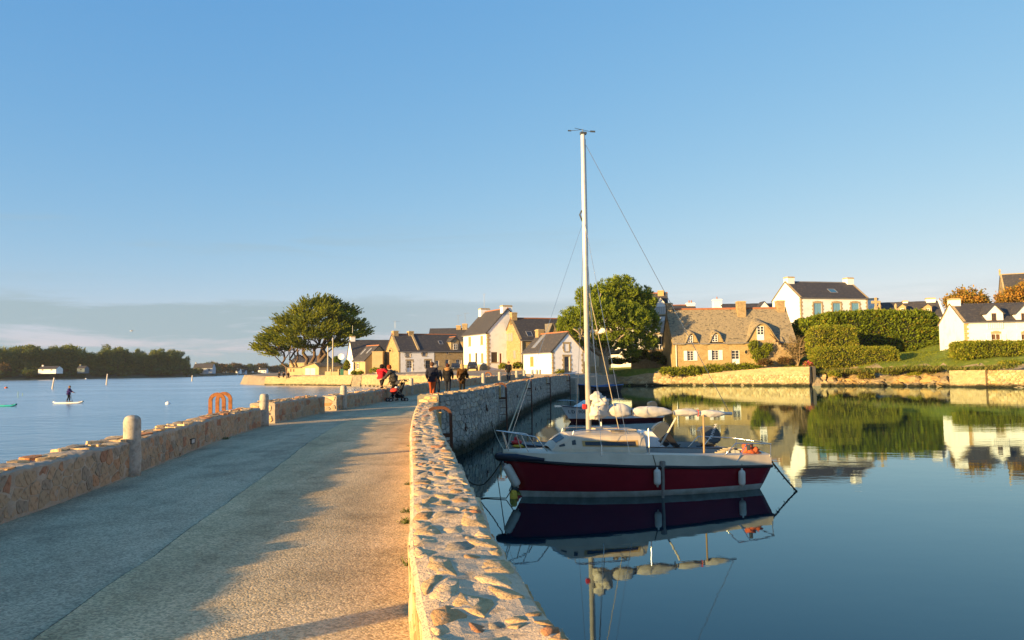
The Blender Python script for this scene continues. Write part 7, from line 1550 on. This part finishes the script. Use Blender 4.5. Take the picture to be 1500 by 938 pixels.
# ---------- white boat with registration
d4 = 42.0; x0, x1 = gx(821, d4-0.6, 600), gx(966, d4+0.8, 608); e4 = empty('fishing_boat', (x0, d4-0.6, 0), math.atan2(1.4, x1-x0), 'white boat with registration letters and maroon waterline moored behind the sail', 'boat'); L4 = math.hypot(x1-x0, 1.4)
H4 = Hull(L4, [(0, 0.04), (0.6, 0.6), (1.6, 0.9), (3.0, 1.0), (L4, 0.9)], [(0, 0.02), (0.6, 0.25), (1.6, 0.62), (3.0, 0.8), (L4, 0.75)], [(0, 0.84), (1.5, 0.68), (3.2, 0.58), (L4, 0.50)], 0.55); s4 = lambda t: interp(H4.sheer, t*L4)
b = MB(); H4.band(b, lambda t: 0.17-0.03*t, lambda t: s4(t)); b.build('hull', WHITEG, e4, smooth=True)
b = MB(); H4.band(b, lambda t: -0.3, lambda t: 0.17-0.03*t, m=4); b.build('boot_stripe', mat('maroon_antifoul', (0.10, 0.018, 0.018), rough=0.6), e4, smooth=True)
for side in (-1, 1): MB().tube(H4.edge(lambda t: s4(t), 30, 0.015, side), 0.03, 7).build('rubbing_strake', OUTG, e4)
b = MB(); n = 26
for i in range(n):
    A0, A1 = H4.pt(i/n, s4(i/n), -1), H4.pt((i+1)/n, s4((i+1)/n), -1); B0, B1 = H4.pt(i/n, s4(i/n), 1), H4.pt((i+1)/n, s4((i+1)/n), 1)
    if i/n < 0.42: b.add([A0, A1, B1, B0], [(0, 1, 2, 3)])
    else:
        for P0, P1, Q0, Q1 in ((A0, A1, B0, B1), (B0, B1, A0, A1)): b.add([P0, P1, P1.lerp(Q1, 0.12), P0.lerp(Q0, 0.12)], [(0, 1, 2, 3)])
        b.add([Vector((p.x, p.y*0.8, 0.3)) for p in (A0, A1, B1, B0)], [(0, 1, 2, 3)])
b.build('deck', GREYG, e4)
zc = gz(850, 586.5, d4)
b = MB(); b.prism([(0.75, -0.45, 0.72), (2.0, -0.45, 0.66), (2.0, -0.45, zc), (1.45, -0.45, zc)], (0, 0.9, 0)); b.build('windscreen', mat('pale_acrylic', (0.42, 0.46, 0.48), rough=0.2), e4)
for side in (-1, 1): MB().tube([(-0.1, 0, 1.12), (0.3, side*0.2, 1.12), (0.9, side*0.6, 1.08), (1.3, side*0.72, 0.7)], 0.015, 6).build('bow_rail', STEEL, e4)
MB().box((-0.35, -0.1, 0.78), (0.3, 0.1, 0.86), bev=0.02).build('bow_roller', STEEL, e4)
p = H4.pt(0.29, 0.52, -1); fender(e4, p+Vector((0, -0.14, 0.16)), p+Vector((0, -0.14, -0.14)), 0.13, H4.pt(0.29, s4(0.29), -1))
pA, pB = H4.pt(0.09, 0.55, -1), H4.pt(0.33, 0.52, -1); dv = (pB-pA).normalized(); nrm = Vector((dv.y, -dv.x, 0)).normalized(); upv = (H4.pt(0.2, 0.66, -1)-H4.pt(0.2, 0.42, -1)).normalized(); X_ = dv; Z_ = X_.cross(upv).normalized(); Y_ = Z_.cross(X_)
M_ = Matrix((X_, Y_, Z_)).transposed().to_4x4(); M_.translation = H4.pt(0.085, 0.44, -1)+Z_*0.05; 
for k, ch in enumerate('LD 908'):
    if ch == ' ': continue
    t = 0.028+0.0275*k; pp = H4.pt(t, 0.46, -1); p2 = H4.pt(t+0.03, 0.46, -1); X_ = (p2-pp).normalized(); upv = (H4.pt(t, 0.66, -1)-pp).normalized(); Z_ = X_.cross(upv).normalized(); Y_ = Z_.cross(X_); M_ = Matrix((X_, Y_, Z_)).transposed().to_4x4(); M_.translation = pp+Z_*0.012
    text_mesh('registration_letter', ch, 0.27, mat('decal_black', (0.02, 0.02, 0.025), rough=0.6), e4, M_)
outboard(e4, L4-0.35, 0.58, 0.5, R(-20), sc=0.8)

# ---------- dark rowing boat by the quay
d5 = 86; x0, x1 = gx(846, d5, 566), gx(906, d5+5, 570); e5 = empty('rowing_boat', (x0, d5, 0), math.atan2(5, x1-x0), 'dark rowing boat with blue gunwale under the quay wall', 'rowing boat'); L5 = math.hypot(x1-x0, 5)
H5 = Hull(L5, [(0, 0.05), (0.8, 0.6), (2.4, 0.95), (4.2, 0.9), (L5, 0.7)], [(0, 0.02), (0.8, 0.35), (2.4, 0.7), (4.2, 0.65), (L5, 0.4)], [(0, 1.0), (2.0, 0.72), (4.0, 0.70), (L5, 0.82)], 0.35); s5 = lambda t: interp(H5.sheer, t*L5)
b = MB(); H5.band(b, lambda t: -0.2, lambda t: s5(t)); b.build('hull', mat('tarred_hull', (0.012, 0.014, 0.018), rough=0.5), e5, smooth=True)
BLG = mat('blue_gunwale', (0.03, 0.12, 0.30), rough=0.5)
for side in (-1, 1): MB().tube(H5.edge(lambda t: s5(t), 30, 0.0, side), 0.06, 7).build('gunwale', BLG, e5)
for x in (1.5, 3.0, 4.5): MB().box((x, -0.75, 0.45), (x+0.3, 0.75, 0.50)).build('thwart', BLG, e5)
MB().grid([[Vector((p.x, p.y*0.85, 0.2)) for p in (H5.pt(i/10, 0.4, -1), H5.pt(i/10, 0.4, 1))] for i in range(11)]).build('bottom_boards', BROWNP, e5)
# ------------------------------------------------------------ people
SKIN = mat('skin', (0.45, 0.26, 0.17), (0.40, 0.22, 0.14), scale=8, rough=0.6)
SKINS = []
def skin_mesh(name, V, E, m, parent, sub=1):
    """V: (point, radius or (rx, ry)); grown into one continuous surface"""
    me = bpy.data.meshes.new(name); me.from_pydata([tuple(v[0]) for v in V], E, []); me.materials.append(m)
    o = bpy.data.objects.new(name, me); COL.objects.link(o); o.parent = parent
    md = o.modifiers.new('skin', 'SKIN'); md.use_smooth_shade = True
    sv = me.skin_vertices[0].data
    for i, v in enumerate(V):
        r_ = v[1]; sv[i].radius = (r_, r_) if not isinstance(r_, tuple) else r_; sv[i].use_root = (i == 0)
    s2_ = o.modifiers.new('smooth', 'SUBSURF'); s2_.levels = s2_.render_levels = sub
    SKINS.append(o); return o
def chain(V, E, start, pts):
    prev = start
    for p, r_ in pts: V.append((Vector(p), r_)); E.append((prev, len(V)-1)); prev = len(V)-1
    return prev
def cloth(n, c, rough=0.9): return mat('cloth_'+n, c, tuple(x*0.7 for x in c), scale=14, rough=rough, bump=0.35, bscale=30, bdist=0.01, spec=0.15)
def person(loc, yaw, label, H=1.72, lean=0.0, head_tilt=0.0, coat=None, coat_len=0.0, trousers=None, hair=None, hair_kind='short', arms=((0.06, 0.12, 0.1), (0.06, 0.12, 0.1)), stride=0.12, crouch=0.0, shoes=None, hood=None, group=None, sleeve_full=True, build=1.0, name='person', knee=0.0, top=None):
    """faces local +y; arms: per side (out, forward of elbow, forward of wrist, [wrist height])"""
    k = H/1.75; e = empty(name, loc, yaw, label, 'person', group); B = build
    hip = 0.93*k-crouch; L_ = lambda y, z: Vector((0, y+(z-hip)*math.tan(lean), z))
    ch = L_(0, hip+0.36*k); sh_ = L_(0.0, hip+0.50*k); nk = L_(0.01, hip+0.57*k); hd = L_(0.03+head_tilt*0.1, hip+0.66*k); ht = hd+Vector((0, head_tilt*0.12, 0.11*k))
    legs, armsP = [], []
    for s, f in ((-1, stride), (1, -stride)):
        hp = Vector((s*0.085*B, 0, hip-0.02)); kn = Vector((s*0.09, f*0.6+knee+0.02+crouch*0.5, 0.50*k-crouch*0.45)); an = Vector((s*0.09, f-(0.05 if f < 0 else 0), 0.09)); legs.append((hp, kn, an))
    for s, a in zip((-1, 1), arms):
        sp = sh_+Vector((s*0.17*B, 0, -0.02)); el_ = sp+Vector((s*a[0]*1.0, a[1], -0.27*k)); z_ = a[3] if len(a) > 3 else -0.24*k; wr = el_+Vector((-s*a[0]*0.3, a[2], z_)); armsP.append((sp, el_, wr))
    # body: head, neck, trunk, arms with hands, legs with feet in one surface
    V = [(Vector((0, 0, hip)), 0.11*B)]; E = []
    c1 = chain(V, E, 0, [(L_(0, hip+0.18*k), 0.105*B), (ch, 0.12*B), (sh_, 0.085)]); chain(V, E, c1, [(nk, 0.055), (hd-Vector((0, 0, 0.03)), 0.075), (hd+Vector((0, 0.005, 0.05)), 0.092), (ht+Vector((0, 0, 0.0)), 0.06)])
    head_i = len(V)-2; chain(V, E, head_i, [(V[head_i][0]+Vector((0, 0.105, -0.035)), 0.014)])            # nose
    for s in (-1, 1): chain(V, E, head_i, [(V[head_i][0]+Vector((s*0.092, -0.005, -0.02)), 0.016)])       # ears
    for (sp, el_, wr), s in zip(armsP, (-1, 1)):
        i = chain(V, E, c1, [(sp, 0.052), (el_, 0.04), (wr, 0.028)]); dv = (wr-el_).normalized(); pm = wr+dv*0.06; i = chain(V, E, i, [(pm, (0.022, 0.034))]); sx = Vector((0, 1, 0)) if abs(dv.z) > 0.7 else Vector((0, 0, 1))
        for q in range(4): o_ = sx*(0.024*(q-1.5)); chain(V, E, i, [(pm+dv*0.035+o_, 0.0095), (pm+dv*(0.075-0.008*abs(q-1))+o_+Vector((-s*0.008, 0, 0)), 0.0085), (pm+dv*(0.10-0.01*abs(q-1))+o_+Vector((-s*0.022, 0.0, 0)), 0.0075)])
        chain(V, E, i, [(wr+dv*0.035+sx*0.035, 0.010), (wr+dv*0.07+sx*0.055, 0.008)])
    for hp, kn, an in legs: chain(V, E, 0, [(hp, 0.085*B), (kn, 0.055), (an, 0.038), (an+Vector((0, 0.10, -0.045)), 0.03)])
    skin_mesh('body', V, E, SKIN, e)
    # eyes and mouth
    for s in (-1, 1):
        b = MB(); b.blob(V[head_i][0]+Vector((s*0.034, 0.088, 0.0)), (0.012, 0.008, 0.009), 8, 6); b.build('eye', MATS['decal_black'], e)
    MB().blob(V[head_i][0]+Vector((0, 0.09, -0.075)), (0.026, 0.008, 0.007), 8, 6).build('mouth', mat('lips', (0.32, 0.12, 0.10), rough=0.6), e)
    # trousers
    V, E = [(Vector((0, 0, hip+0.05)), 0.135*B)], []
    for hp, kn, an in legs: chain(V, E, 0, [(hp-Vector((0, 0, 0.04)), 0.098*B), (hp.lerp(kn, 0.55), 0.085*B), (kn, 0.072), (kn.lerp(an, 0.5), 0.068), (an+Vector((0, 0, 0.0)), 0.062)])
    skin_mesh('trousers', V, E, trousers or cloth('navy', (0.02, 0.022, 0.035)), e)
    for hp, kn, an in legs: skin_mesh('shoe', [(an+Vector((0, -0.04, -0.045)), 0.042), (an+Vector((0, 0.06, -0.052)), 0.043), (an+Vector((0, 0.15, -0.062)), 0.030)], [(0, 1), (1, 2)], shoes or cloth('black', (0.015, 0.014, 0.014)), e)
    # coat with sleeves
    cm = coat or cloth('dark', (0.02, 0.022, 0.03)); V, E = [], []
    V.append((L_(0, hip+0.06*k), 0.165*B)); i = chain(V, E, 0, [(L_(0, hip+0.22*k), 0.155*B), (ch+Vector((0, 0, 0.02)), (0.185*B, 0.16*B)), (sh_+Vector((0, 0, 0.0)), (0.15*B, 0.125)), (nk+Vector((0, 0, -0.02)), 0.078)]); shi = i-1
    if coat_len: chain(V, E, 0, [(Vector((0, 0, hip-coat_len*0.5)), 0.178*B), (Vector((0, 0, hip-coat_len)), 0.185*B)])
    else: chain(V, E, 0, [(Vector((0, 0, hip-0.05)), 0.168*B)])
    for sp, el_, wr in armsP: chain(V, E, shi, [(sp, 0.085*B), (sp.lerp(el_, 0.5), 0.078*B), (el_, 0.07*B), (el_.lerp(wr, 0.9), 0.05)])
    skin_mesh('coat', V, E, cm, e)
    hc = V; C_ = hd+Vector((0, -0.012, 0.055)); hm = hair or cloth('brown_hair', (0.05, 0.03, 0.018))
    b = MB(); b.blob(C_, (0.108, 0.115, 0.118), 16, 12, 0.12, 3); b.v = [(x, min(y, C_.y+0.075 if z < C_.z+0.02 else 9), z) for x, y, z in b.v]
    b.v = [(x, y, z) for x, y, z in b.v]; cut = C_.z-(0.05 if hair_kind == 'short' else 0.16)
    if hair_kind == 'long': b.blob(C_+Vector((0, -0.05, -0.12)), (0.105, 0.075, 0.14), 14, 10, 0.2, 5)
    if hair_kind == 'bun': b.blob(C_+Vector((0, -0.04, 0.09)), (0.07, 0.06, 0.05), 12, 8, 0.2, 5)
    b.build('hair', hm, e, smooth=True)
    if hood: 
        o = MB().tube([nk+Vector((0.13*math.cos(a), -0.06+0.11*math.sin(a), -0.005+0.035*math.sin(a+2))) for a in [2*math.pi*j/14 for j in range(14)]], 0.05, 8, closed=True); o.blob(nk+Vector((0, -0.11, -0.04)), (0.15, 0.08, 0.10), 14, 9, 0.3, 4); o.build('fur_hood', hood, e, smooth=True)
    e['wrists'] = [list(w[2]) for w in armsP]
    return e
def stand(px, d): return (gx(px, d, 565), d)
BEH = 0.0     # facing away from the camera, along the bridge
JEANS = cloth('dark_jeans', (0.022, 0.028, 0.045)); RUSTT = cloth('rust_trousers', (0.40, 0.085, 0.025)); GROUPW = 'walkers on the bridge'
x, y = stand(633, 39.5); person((x, y, road_z(y)), R(-8), 'man in navy jacket and rust orange trousers walking away', 1.80, coat=cloth('navy_jacket', (0.018, 0.020, 0.035)), trousers=RUSTT, hair=cloth('bald_hair', (0.10, 0.05, 0.03)), arms=((0.07, -0.04, 0.12), (0.07, 0.0, 0.14)), stride=0.13, build=1.18, group=GROUPW)
x, y = stand(639.5, 40.6); person((x, y, road_z(y)), R(-8), 'person half hidden behind the man in rust trousers', 1.66, coat=cloth('grey_jacket', (0.05, 0.05, 0.055)), trousers=JEANS, hair=cloth('grey_hair', (0.22, 0.20, 0.18)), stride=-0.1, group=GROUPW)
x, y = stand(656, 43.0); person((x, y, road_z(y)), R(-5), 'woman in dark padded jacket with fur trimmed hood walking away', 1.68, coat=cloth('padded_black', (0.018, 0.018, 0.020)), trousers=JEANS, hair_kind='bun', hair=cloth('auburn_hair', (0.07, 0.025, 0.015)), hood=mat('fur', (0.42, 0.22, 0.08), (0.30, 0.15, 0.06), scale=40, rough=1.0, bump=1, bscale=60, bdist=0.02), stride=0.08, build=1.12, group=GROUPW)
x, y = stand(677, 44.0); person((x, y, road_z(y)), R(5), 'woman in long brown coat carrying a black shoulder bag', 1.68, coat=cloth('brown_coat', (0.085, 0.040, 0.012)), coat_len=0.34, trousers=cloth('black', (0.012, 0.012, 0.013)), hair=cloth('blond_hair', (0.42, 0.27, 0.11)), hair_kind='long', stride=0.05, build=1.1, group=GROUPW)
BAG = cloth('black_leather', (0.012, 0.012, 0.013), 0.5); bg_ = empty('handbag', (x+0.31, y-0.02, road_z(y)+0.98), R(5), 'black shoulder bag hanging at the side of the brown coat', 'bag')
MB().box((-0.06, -0.15, -0.12), (0.06, 0.15, 0.16), bev=0.03).build('bag_body', BAG, bg_); MB().tube([(0, -0.12, 0.15), (-0.06, -0.04, 0.42), (-0.10, 0.0, 0.46), (-0.06, 0.04, 0.42), (0, 0.12, 0.15)], 0.012, 6).build('strap', BAG, bg_)
x, y = stand(745.5, 73.0); person((x, y, road_z(y)), R(170), 'lone man in black jacket and jeans near the far end of the bridge', 1.80, coat=cloth('black_coat', (0.012, 0.012, 0.014)), trousers=cloth('blue_jeans', (0.03, 0.045, 0.08)), hair=cloth('dark_hair', (0.02, 0.015, 0.012)), stride=0.05, build=1.15)
x, y = gx(831, 110, 549), 109.5; person((x, y, lh(x, y)+0.05), R(150), 'distant visitor in pale clothes beside the cottage gable door', 1.65, coat=cloth('beige_coat', (0.45, 0.36, 0.25)), trousers=cloth('beige_trousers', (0.34, 0.27, 0.18)), hair=cloth('dark_hair', (0.02, 0.015, 0.012)), stride=0.06)
# woman bending over the pushchair
x, y = stand(577, 37.2); ew = person((x+0.02, y+0.15, road_z(y)), R(72), 'red haired woman in dark patterned coat leaning towards the child', 1.68, lean=R(20), head_tilt=0.4, coat=mat('patterned_coat', (0.02, 0.02, 0.022), (0.10, 0.085, 0.07), scale=26, rough=0.9, lo=0.5, hi=0.6), coat_len=0.12, trousers=cloth('black', (0.012, 0.012, 0.013)), hair=cloth('red_hair', (0.26, 0.055, 0.015)), arms=((0.05, 0.20, 0.22, -0.08), (0.08, 0.10, 0.14)), stride=0.06, build=1.1)
# child on the wall
pw, T, Nr = PL.at(PL.s_at_y(37.5)); xc_, yc_ = gx(559.5, 37.6, 560), 37.6; s_ = PL.s_at_y(37.5); zt = road_z(37.5)+0.56+0.03
person((pw.x-Nr.x*0.28, pw.y-Nr.y*0.28, zt), R(-20), 'child in bright red jacket walking along the top of the low wall', 1.06, coat=cloth('red_jacket', (0.50, 0.018, 0.035)), trousers=cloth('charcoal', (0.025, 0.025, 0.03)), hair=cloth('dark_hair', (0.02, 0.015, 0.012)), arms=((0.10, 0.14, 0.10, 0.14), (0.16, 0.05, 0.10, -0.06)), stride=0.17, build=1.05)
# pushchair
x, y = stand(581.5, 36.6); e = empty('pushchair', (x, y, road_z(y)), R(-62), 'black folding pushchair with red blanket and hood', 'pushchair'); BK = cloth('black_fabric', (0.015, 0.015, 0.017)); 
for sx in (-0.22, 0.22):
    MB().tube([(sx, -0.38, 0.09), (sx, 0.05, 0.55), (sx, 0.36, 0.98), (sx, 0.46, 1.02), (sx, 0.52, 0.94)], 0.016, 7).build('frame_tube', OUTG, e); MB().tube([(sx, 0.36, 0.09), (sx, 0.0, 0.5), (sx, -0.2, 0.62)], 0.016, 7).build('frame_tube', OUTG, e)
    for yy in (-0.38, 0.36):
        for o_ in (-0.035, 0.035):
            w = MB(); w.tube([(sx+o_, yy+0.075*math.cos(a), 0.09+0.075*math.sin(a)) for a in [2*math.pi*j/14 for j in range(14)]], 0.018, 6, closed=True); wo = w.build('wheel', BLACKR, e); MB().tube([(sx+o_-0.012, yy, 0.09), (sx+o_+0.012, yy, 0.09)], 0.045, 10).build('hub', GREYP, wo)
b = MB(); b.hexa([(-0.2, -0.22, 0.40), (0.2, -0.22, 0.40), (0.2, 0.12, 0.36), (-0.2, 0.12, 0.36), (-0.2, -0.24, 0.46), (0.2, -0.24, 0.46), (0.2, 0.12, 0.42), (-0.2, 0.12, 0.42)]); b.hexa([(-0.2, 0.08, 0.36), (0.2, 0.08, 0.36), (0.2, 0.14, 0.36), (-0.2, 0.14, 0.36), (-0.2, 0.28, 0.88), (0.2, 0.28, 0.88), (0.2, 0.33, 0.86), (-0.2, 0.33, 0.86)]); b.build('seat', BK, e)
rows = [[Vector((sx, 0.26+0.30*math.cos(a)*-1, 0.66+0.34*math.sin(a))) for sx in (-0.24, -0.1, 0.1, 0.24)] for a in [math.pi*(0.12+0.62*j/8) for j in range(9)]]
MB().grid(rows).build('hood', cloth('hood_pattern', (0.05, 0.05, 0.055)), e); b = MB(); b.blob((0, -0.10, 0.50), (0.23, 0.20, 0.13), 16, 10, 0.5, 3); b.build('blanket', cloth('red_blanket', (0.52, 0.045, 0.035)), e, smooth=True); MB().box((-0.18, -0.05, 0.16), (0.18, 0.3, 0.32), bev=0.03).build('basket', BK, e)
MB().blob((0.02, -0.04, 0.63), (0.08, 0.08, 0.07), 12, 8, 0.3, 4).build('muslin_cloth', cloth('pale_cloth', (0.55, 0.55, 0.55)), e, smooth=True)

# ---------- paddle boarder and boards
p = on_z(100, 591, 0.02); e = empty('paddle_board', (p.x, p.y, 0.03), R(4), 'white paddle board carrying the standing paddler', 'paddle board')
def board(L, w, m1, m2, par):
    b = MB(); n = 26; rows = []
    for i in range(n+1):
        t = i/n; hw = w/2*(math.sin(math.pi*(0.04+0.92*t))**0.45); z = 0.05*max(0, (abs(t-0.5)-0.33)/0.17)**2*2.2; rows.append([Vector((L*(t-0.5), -hw, z+0.02)), Vector((L*(t-0.5), -hw*0.9, z+0.10)), Vector((L*(t-0.5), 0, z+0.115)), Vector((L*(t-0.5), hw*0.9, z+0.10)), Vector((L*(t-0.5), hw, z+0.02)), Vector((L*(t-0.5), hw*0.8, z-0.03)), Vector((L*(t-0.5), -hw*0.8, z-0.03)), Vector((L*(t-0.5), -hw, z+0.02))])
    b.grid(rows); b.build('deck', m1, par, smooth=True); MB().box((L*0.36, -w*0.2, 0.13), (L*0.47, w*0.2, 0.17), bev=0.015).build('nose_pad', m2, par); MB().box((-L*0.25, -w*0.3, 0.112), (L*0.15, w*0.3, 0.123)).build('grip_pad', GREYG, par)
board(2.75, 0.72, WPAINT, mat('board_tip', (0.10, 0.10, 0.10), rough=0.5), e)
pp = person((p.x, p.y, 0.03+0.115), R(-82), 'paddler in dark wetsuit with purple top standing on the board', 1.55, coat=cloth('purple_rash_vest', (0.035, 0.022, 0.13)), trousers=cloth('wetsuit', (0.016, 0.018, 0.024)), shoes=cloth('wetsuit', (0.016, 0.018, 0.024)), hair=cloth('fair_hair', (0.20, 0.11, 0.05)), arms=((0.06, 0.14, 0.22, -0.10), (0.06, 0.12, 0.24, -0.06)), stride=0.06, lean=R(8), knee=0.05)
pd = empty('paddle', (p.x+0.34, p.y-0.15, 0.0), R(-82), 'short paddle held by the paddler', 'paddle'); MB().tube([(0.0, 0.10, 0.25), (0.0, -0.05, 1.05)], 0.014, 7).build('shaft', BLACKR, pd); MB().box((-0.08, 0.08, -0.10), (0.08, 0.12, 0.30), bev=0.015).build('blade', BLACKR, pd)
p = on_z(2, 595.5, 0.02); e = empty('paddle_board', (p.x, p.y, 0.03), R(3), 'turquoise paddle board floating empty at the edge of view', 'paddle board'); board(2.6, 0.75, mat('turquoise_board', (0.03, 0.42, 0.40), rough=0.45), NAVY, e)
# ---------- buoys, posts and small craft on the sea
def buoy(px, py, r, m, label, d=None):
    p = on_z(px, py, 0.0); e = empty('buoy', (p.x, p.y, 0), 0, label, 'buoy'); MB().lathe([(r*0.3, -r*0.6), (r*0.85, -r*0.3), (r, r*0.1), (r*0.85, r*0.55), (r*0.5, r*0.85), (r*0.2, r*0.98)], 16).build('float', m, e, smooth=True); MB().tube([(0.09*r*math.cos(a)*1.5, 0, r*1.05+0.09*r*math.sin(a)*1.5) for a in [2*math.pi*k/10 for k in range(10)]], r*0.05, 5, closed=True).build('ring', GREYP, e)
buoy(246, 592, 0.23, WPAINT, 'white mooring buoy floating in open water'); buoy(9, 569, 0.35, ORANGE, 'faded red mooring buoy'); buoy(126, 555.5, 0.55, WPAINT, 'far white buoy close under the wood'); buoy(212, 552.5, 0.5, ORANGE, 'far orange buoy near the wood'); buoy(297, 551, 0.6, WPAINT, 'far white buoy off the grey gabled house'); buoy(348, 549.8, 0.7, WPAINT, 'farthest white buoy near the point')
def stake(px0, py0, px1, py1, r, m, label):
    a = on_z(px0, py0, 0.0); c = at_y(px1, py1, a.y); b = MB(); b.tube([(0, 0, -0.5), c-a], [r, r*0.85], 8); o = b.build('marker_post', m); o.location = a; tag(o, label, 'marker post')
PALEP = mat('pale_post', (0.55, 0.50, 0.44), rough=0.8)
stake(76, 570, 79.5, 553.5, 0.16, PALEP, 'leaning pale marker post beyond the paddler'); stake(155.5, 564, 157.5, 548, 0.18, PALEP, 'leaning pale marker post right of the paddler'); stake(281, 558.5, 281.8, 550, 0.22, PALEP, 'short white marker post off the end of the wood'); stake(26.5, 582, 26.5, 574, 0.04, mat('pale_green', (0.25, 0.4, 0.32), rough=0.7), 'thin green rod standing in the water'); stake(33, 580, 33, 576, 0.04, MATS['pale_green'], 'shorter thin green rod standing in the water'); stake(394.5, 556, 394.5, 546, 0.14, PALEP, 'white post at the tip of the quay point'); stake(131, 546, 131, 531.5, 0.3, BROWNP, 'tall wooden post on the far shore before the wood')
p = on_z(15, 556.2, 0); e = empty('dinghy', (p.x, p.y, 0), 0, 'small white dinghy moored under the far wood', 'dinghy'); Hs = Hull(4.2, [(0, 0.05), (1, 0.6), (4.2, 0.7)], [(0, 0.02), (1, 0.4), (4.2, 0.6)], [(0, 0.75), (4.2, 0.55)], 0.3); b = MB(); Hs.band(b, lambda t: -0.1, lambda t: interp(Hs.sheer, t*4.2), 14, 4); b.build('hull', WHITEG, e); MB().box((1.2, -0.6, 0.35), (1.5, 0.6, 0.4)).build('thwart', BROWNP, e)
# gull
c = at_y(193, 485, 95.0); e = empty('gull', c, R(20), 'white gull gliding over the bay', 'bird'); MB().lathe([(0.005, -0.24), (0.03, -0.14), (0.055, 0.0), (0.05, 0.1), (0.035, 0.16), (0.005, 0.24)], 10).xf(Matrix.Rotation(R(90), 4, 'Y')).build('body', WPAINT, e, smooth=True)
for s in (-1, 1): MB().add([(-0.06, s*0.03, 0.01), (0.09, s*0.03, 0.01), (0.10, s*0.28, 0.10), (-0.02, s*0.28, 0.09), (0.0, s*0.60, 0.05), (-0.04, s*0.56, 0.05)], [(0, 1, 2, 3), (3, 2, 4, 5)]).build('wing', mat('gull_grey', (0.45, 0.46, 0.48), rough=0.8), e)
# people sitting on the quay point
for i, px in enumerate((409, 415.5, 422)):
    x, y = gx(px, 161.8, 553), 161.8+0.0; e = person((x, y+0.2, 1.52), R(180+(i-1)*15), ['seated figure in dark clothes at the end of the group on the quay point', 'middle seated figure of the three in dark clothes on the quay point', 'seated figure in dark clothes nearest the shed on the quay point'][i], 1.70, crouch=0.45, coat=cloth('quay_dark', (0.015, 0.016, 0.02)), trousers=JEANS, knee=0.22, stride=0.02, hair=cloth('dark_hair', (0.02, 0.015, 0.012)), group='people sitting on the quay point')
# parked cars in the square
def car(px, d, yaw, label, col):
    x = gx(px, d, 540); e = empty('parked_car', (x, d, lh(x, d)+0.02), yaw, label, 'car'); L, W_ = 3.9, 1.65; rows = []
    prof = [(0, 0.35, 0.62), (0.15, 0.28, 0.72), (0.95, 0.25, 0.86), (1.25, 0.25, 0.92), (3.3, 0.25, 0.95), (3.75, 0.28, 0.9), (3.9, 0.38, 0.75)]
    b = MB(); rows = [[Vector((x_-L/2, s*W_/2*(0.9 if x_ in (0, 3.9) else 1), z)) for s, z in ((-1, lo), (-1.0, (lo+hi)/2), (-0.94, hi), (0.94, hi), (1.0, (lo+hi)/2), (1, lo))] for x_, lo, hi in prof]; b.grid(rows); b.add(rows[0], [tuple(range(6))]); b.add(rows[-1], [tuple(range(6))[::-1]]); b.grid([[r[0] for r in rows], [r[-1] for r in rows]]); b.build('body', col, e)
    g = MB(); rows = [[Vector((x_-L/2, s*w_, z)) for s, w_, z in ((-1, 0.78, 0.93), (-1, wt, zt), (1, wt, zt), (1, 0.78, 0.93))] for x_, wt, zt in ((1.0, 0.76, 0.94), (1.7, 0.62, 1.40), (3.0, 0.62, 1.44), (3.7, 0.74, 0.96))]; g.grid(rows); g.build('windows', GLASS, e)
    r_ = MB(); r_.grid([[Vector((x_-L/2, s*0.60, z)) for s in (-1, 1)] for x_, z in ((1.68, 1.415), (2.3, 1.455), (3.02, 1.455))]); r_.build('roof', col, e)
    for x_ in (0.75, 3.15):
        for s in (-1, 1):
            w = MB(); w.tube([(x_-L/2, s*(W_/2-0.18), 0.30), (x_-L/2, s*(W_/2+0.01), 0.30)], 0.30, 16); wo = w.build('wheel', BLACKR, e); MB().tube([(x_-L/2, s*(W_/2), 0.30), (x_-L/2, s*(W_/2+0.02), 0.30)], 0.18, 12).build('rim', GREYP, wo)
    for s in (-1, 1): MB().box((L/2-0.02, s*0.62-0.1, 0.62), (L/2+0.02, s*0.62+0.1, 0.78)).build('tail_light', REDV, e); MB().box((-L/2-0.02, s*0.55-0.12, 0.52), (-L/2+0.04, s*0.55+0.12, 0.64)).build('headlight', GREYP, e)
car(667, 139, R(100), 'dark parked car in front of the stone cottage row', mat('car_dark', (0.02, 0.025, 0.03), rough=0.3, coat=0.6)); car(692, 127.5, R(95), 'black parked car before the tall white house', mat('car_black', (0.012, 0.012, 0.014), rough=0.3, coat=0.6))
# arched iron rail on the quay by the far posts
x, y = gx(715, 88, 552), 88; e = empty('quay_hoop', (x, y, 1.95), 0, 'low rusty hoop at the quay edge behind the walkers', 'hoop'); MB().tube([(-0.35, 0, -0.2), (-0.35, 0, 0.1)]+[(0.35*math.cos(a), 0, 0.1+0.35*math.sin(a)) for a in [math.pi*(1-k/10) for k in range(11)]]+[(0.35, 0, -0.2)], 0.08, 8).build('hoop', RUST, e)
# bake the grown bodies to plain meshes
dg = bpy.context.evaluated_depsgraph_get()
new = [(o, bpy.data.meshes.new_from_object(o.evaluated_get(dg))) for o in SKINS]
for o, me in new: o.modifiers.clear(); o.data = me
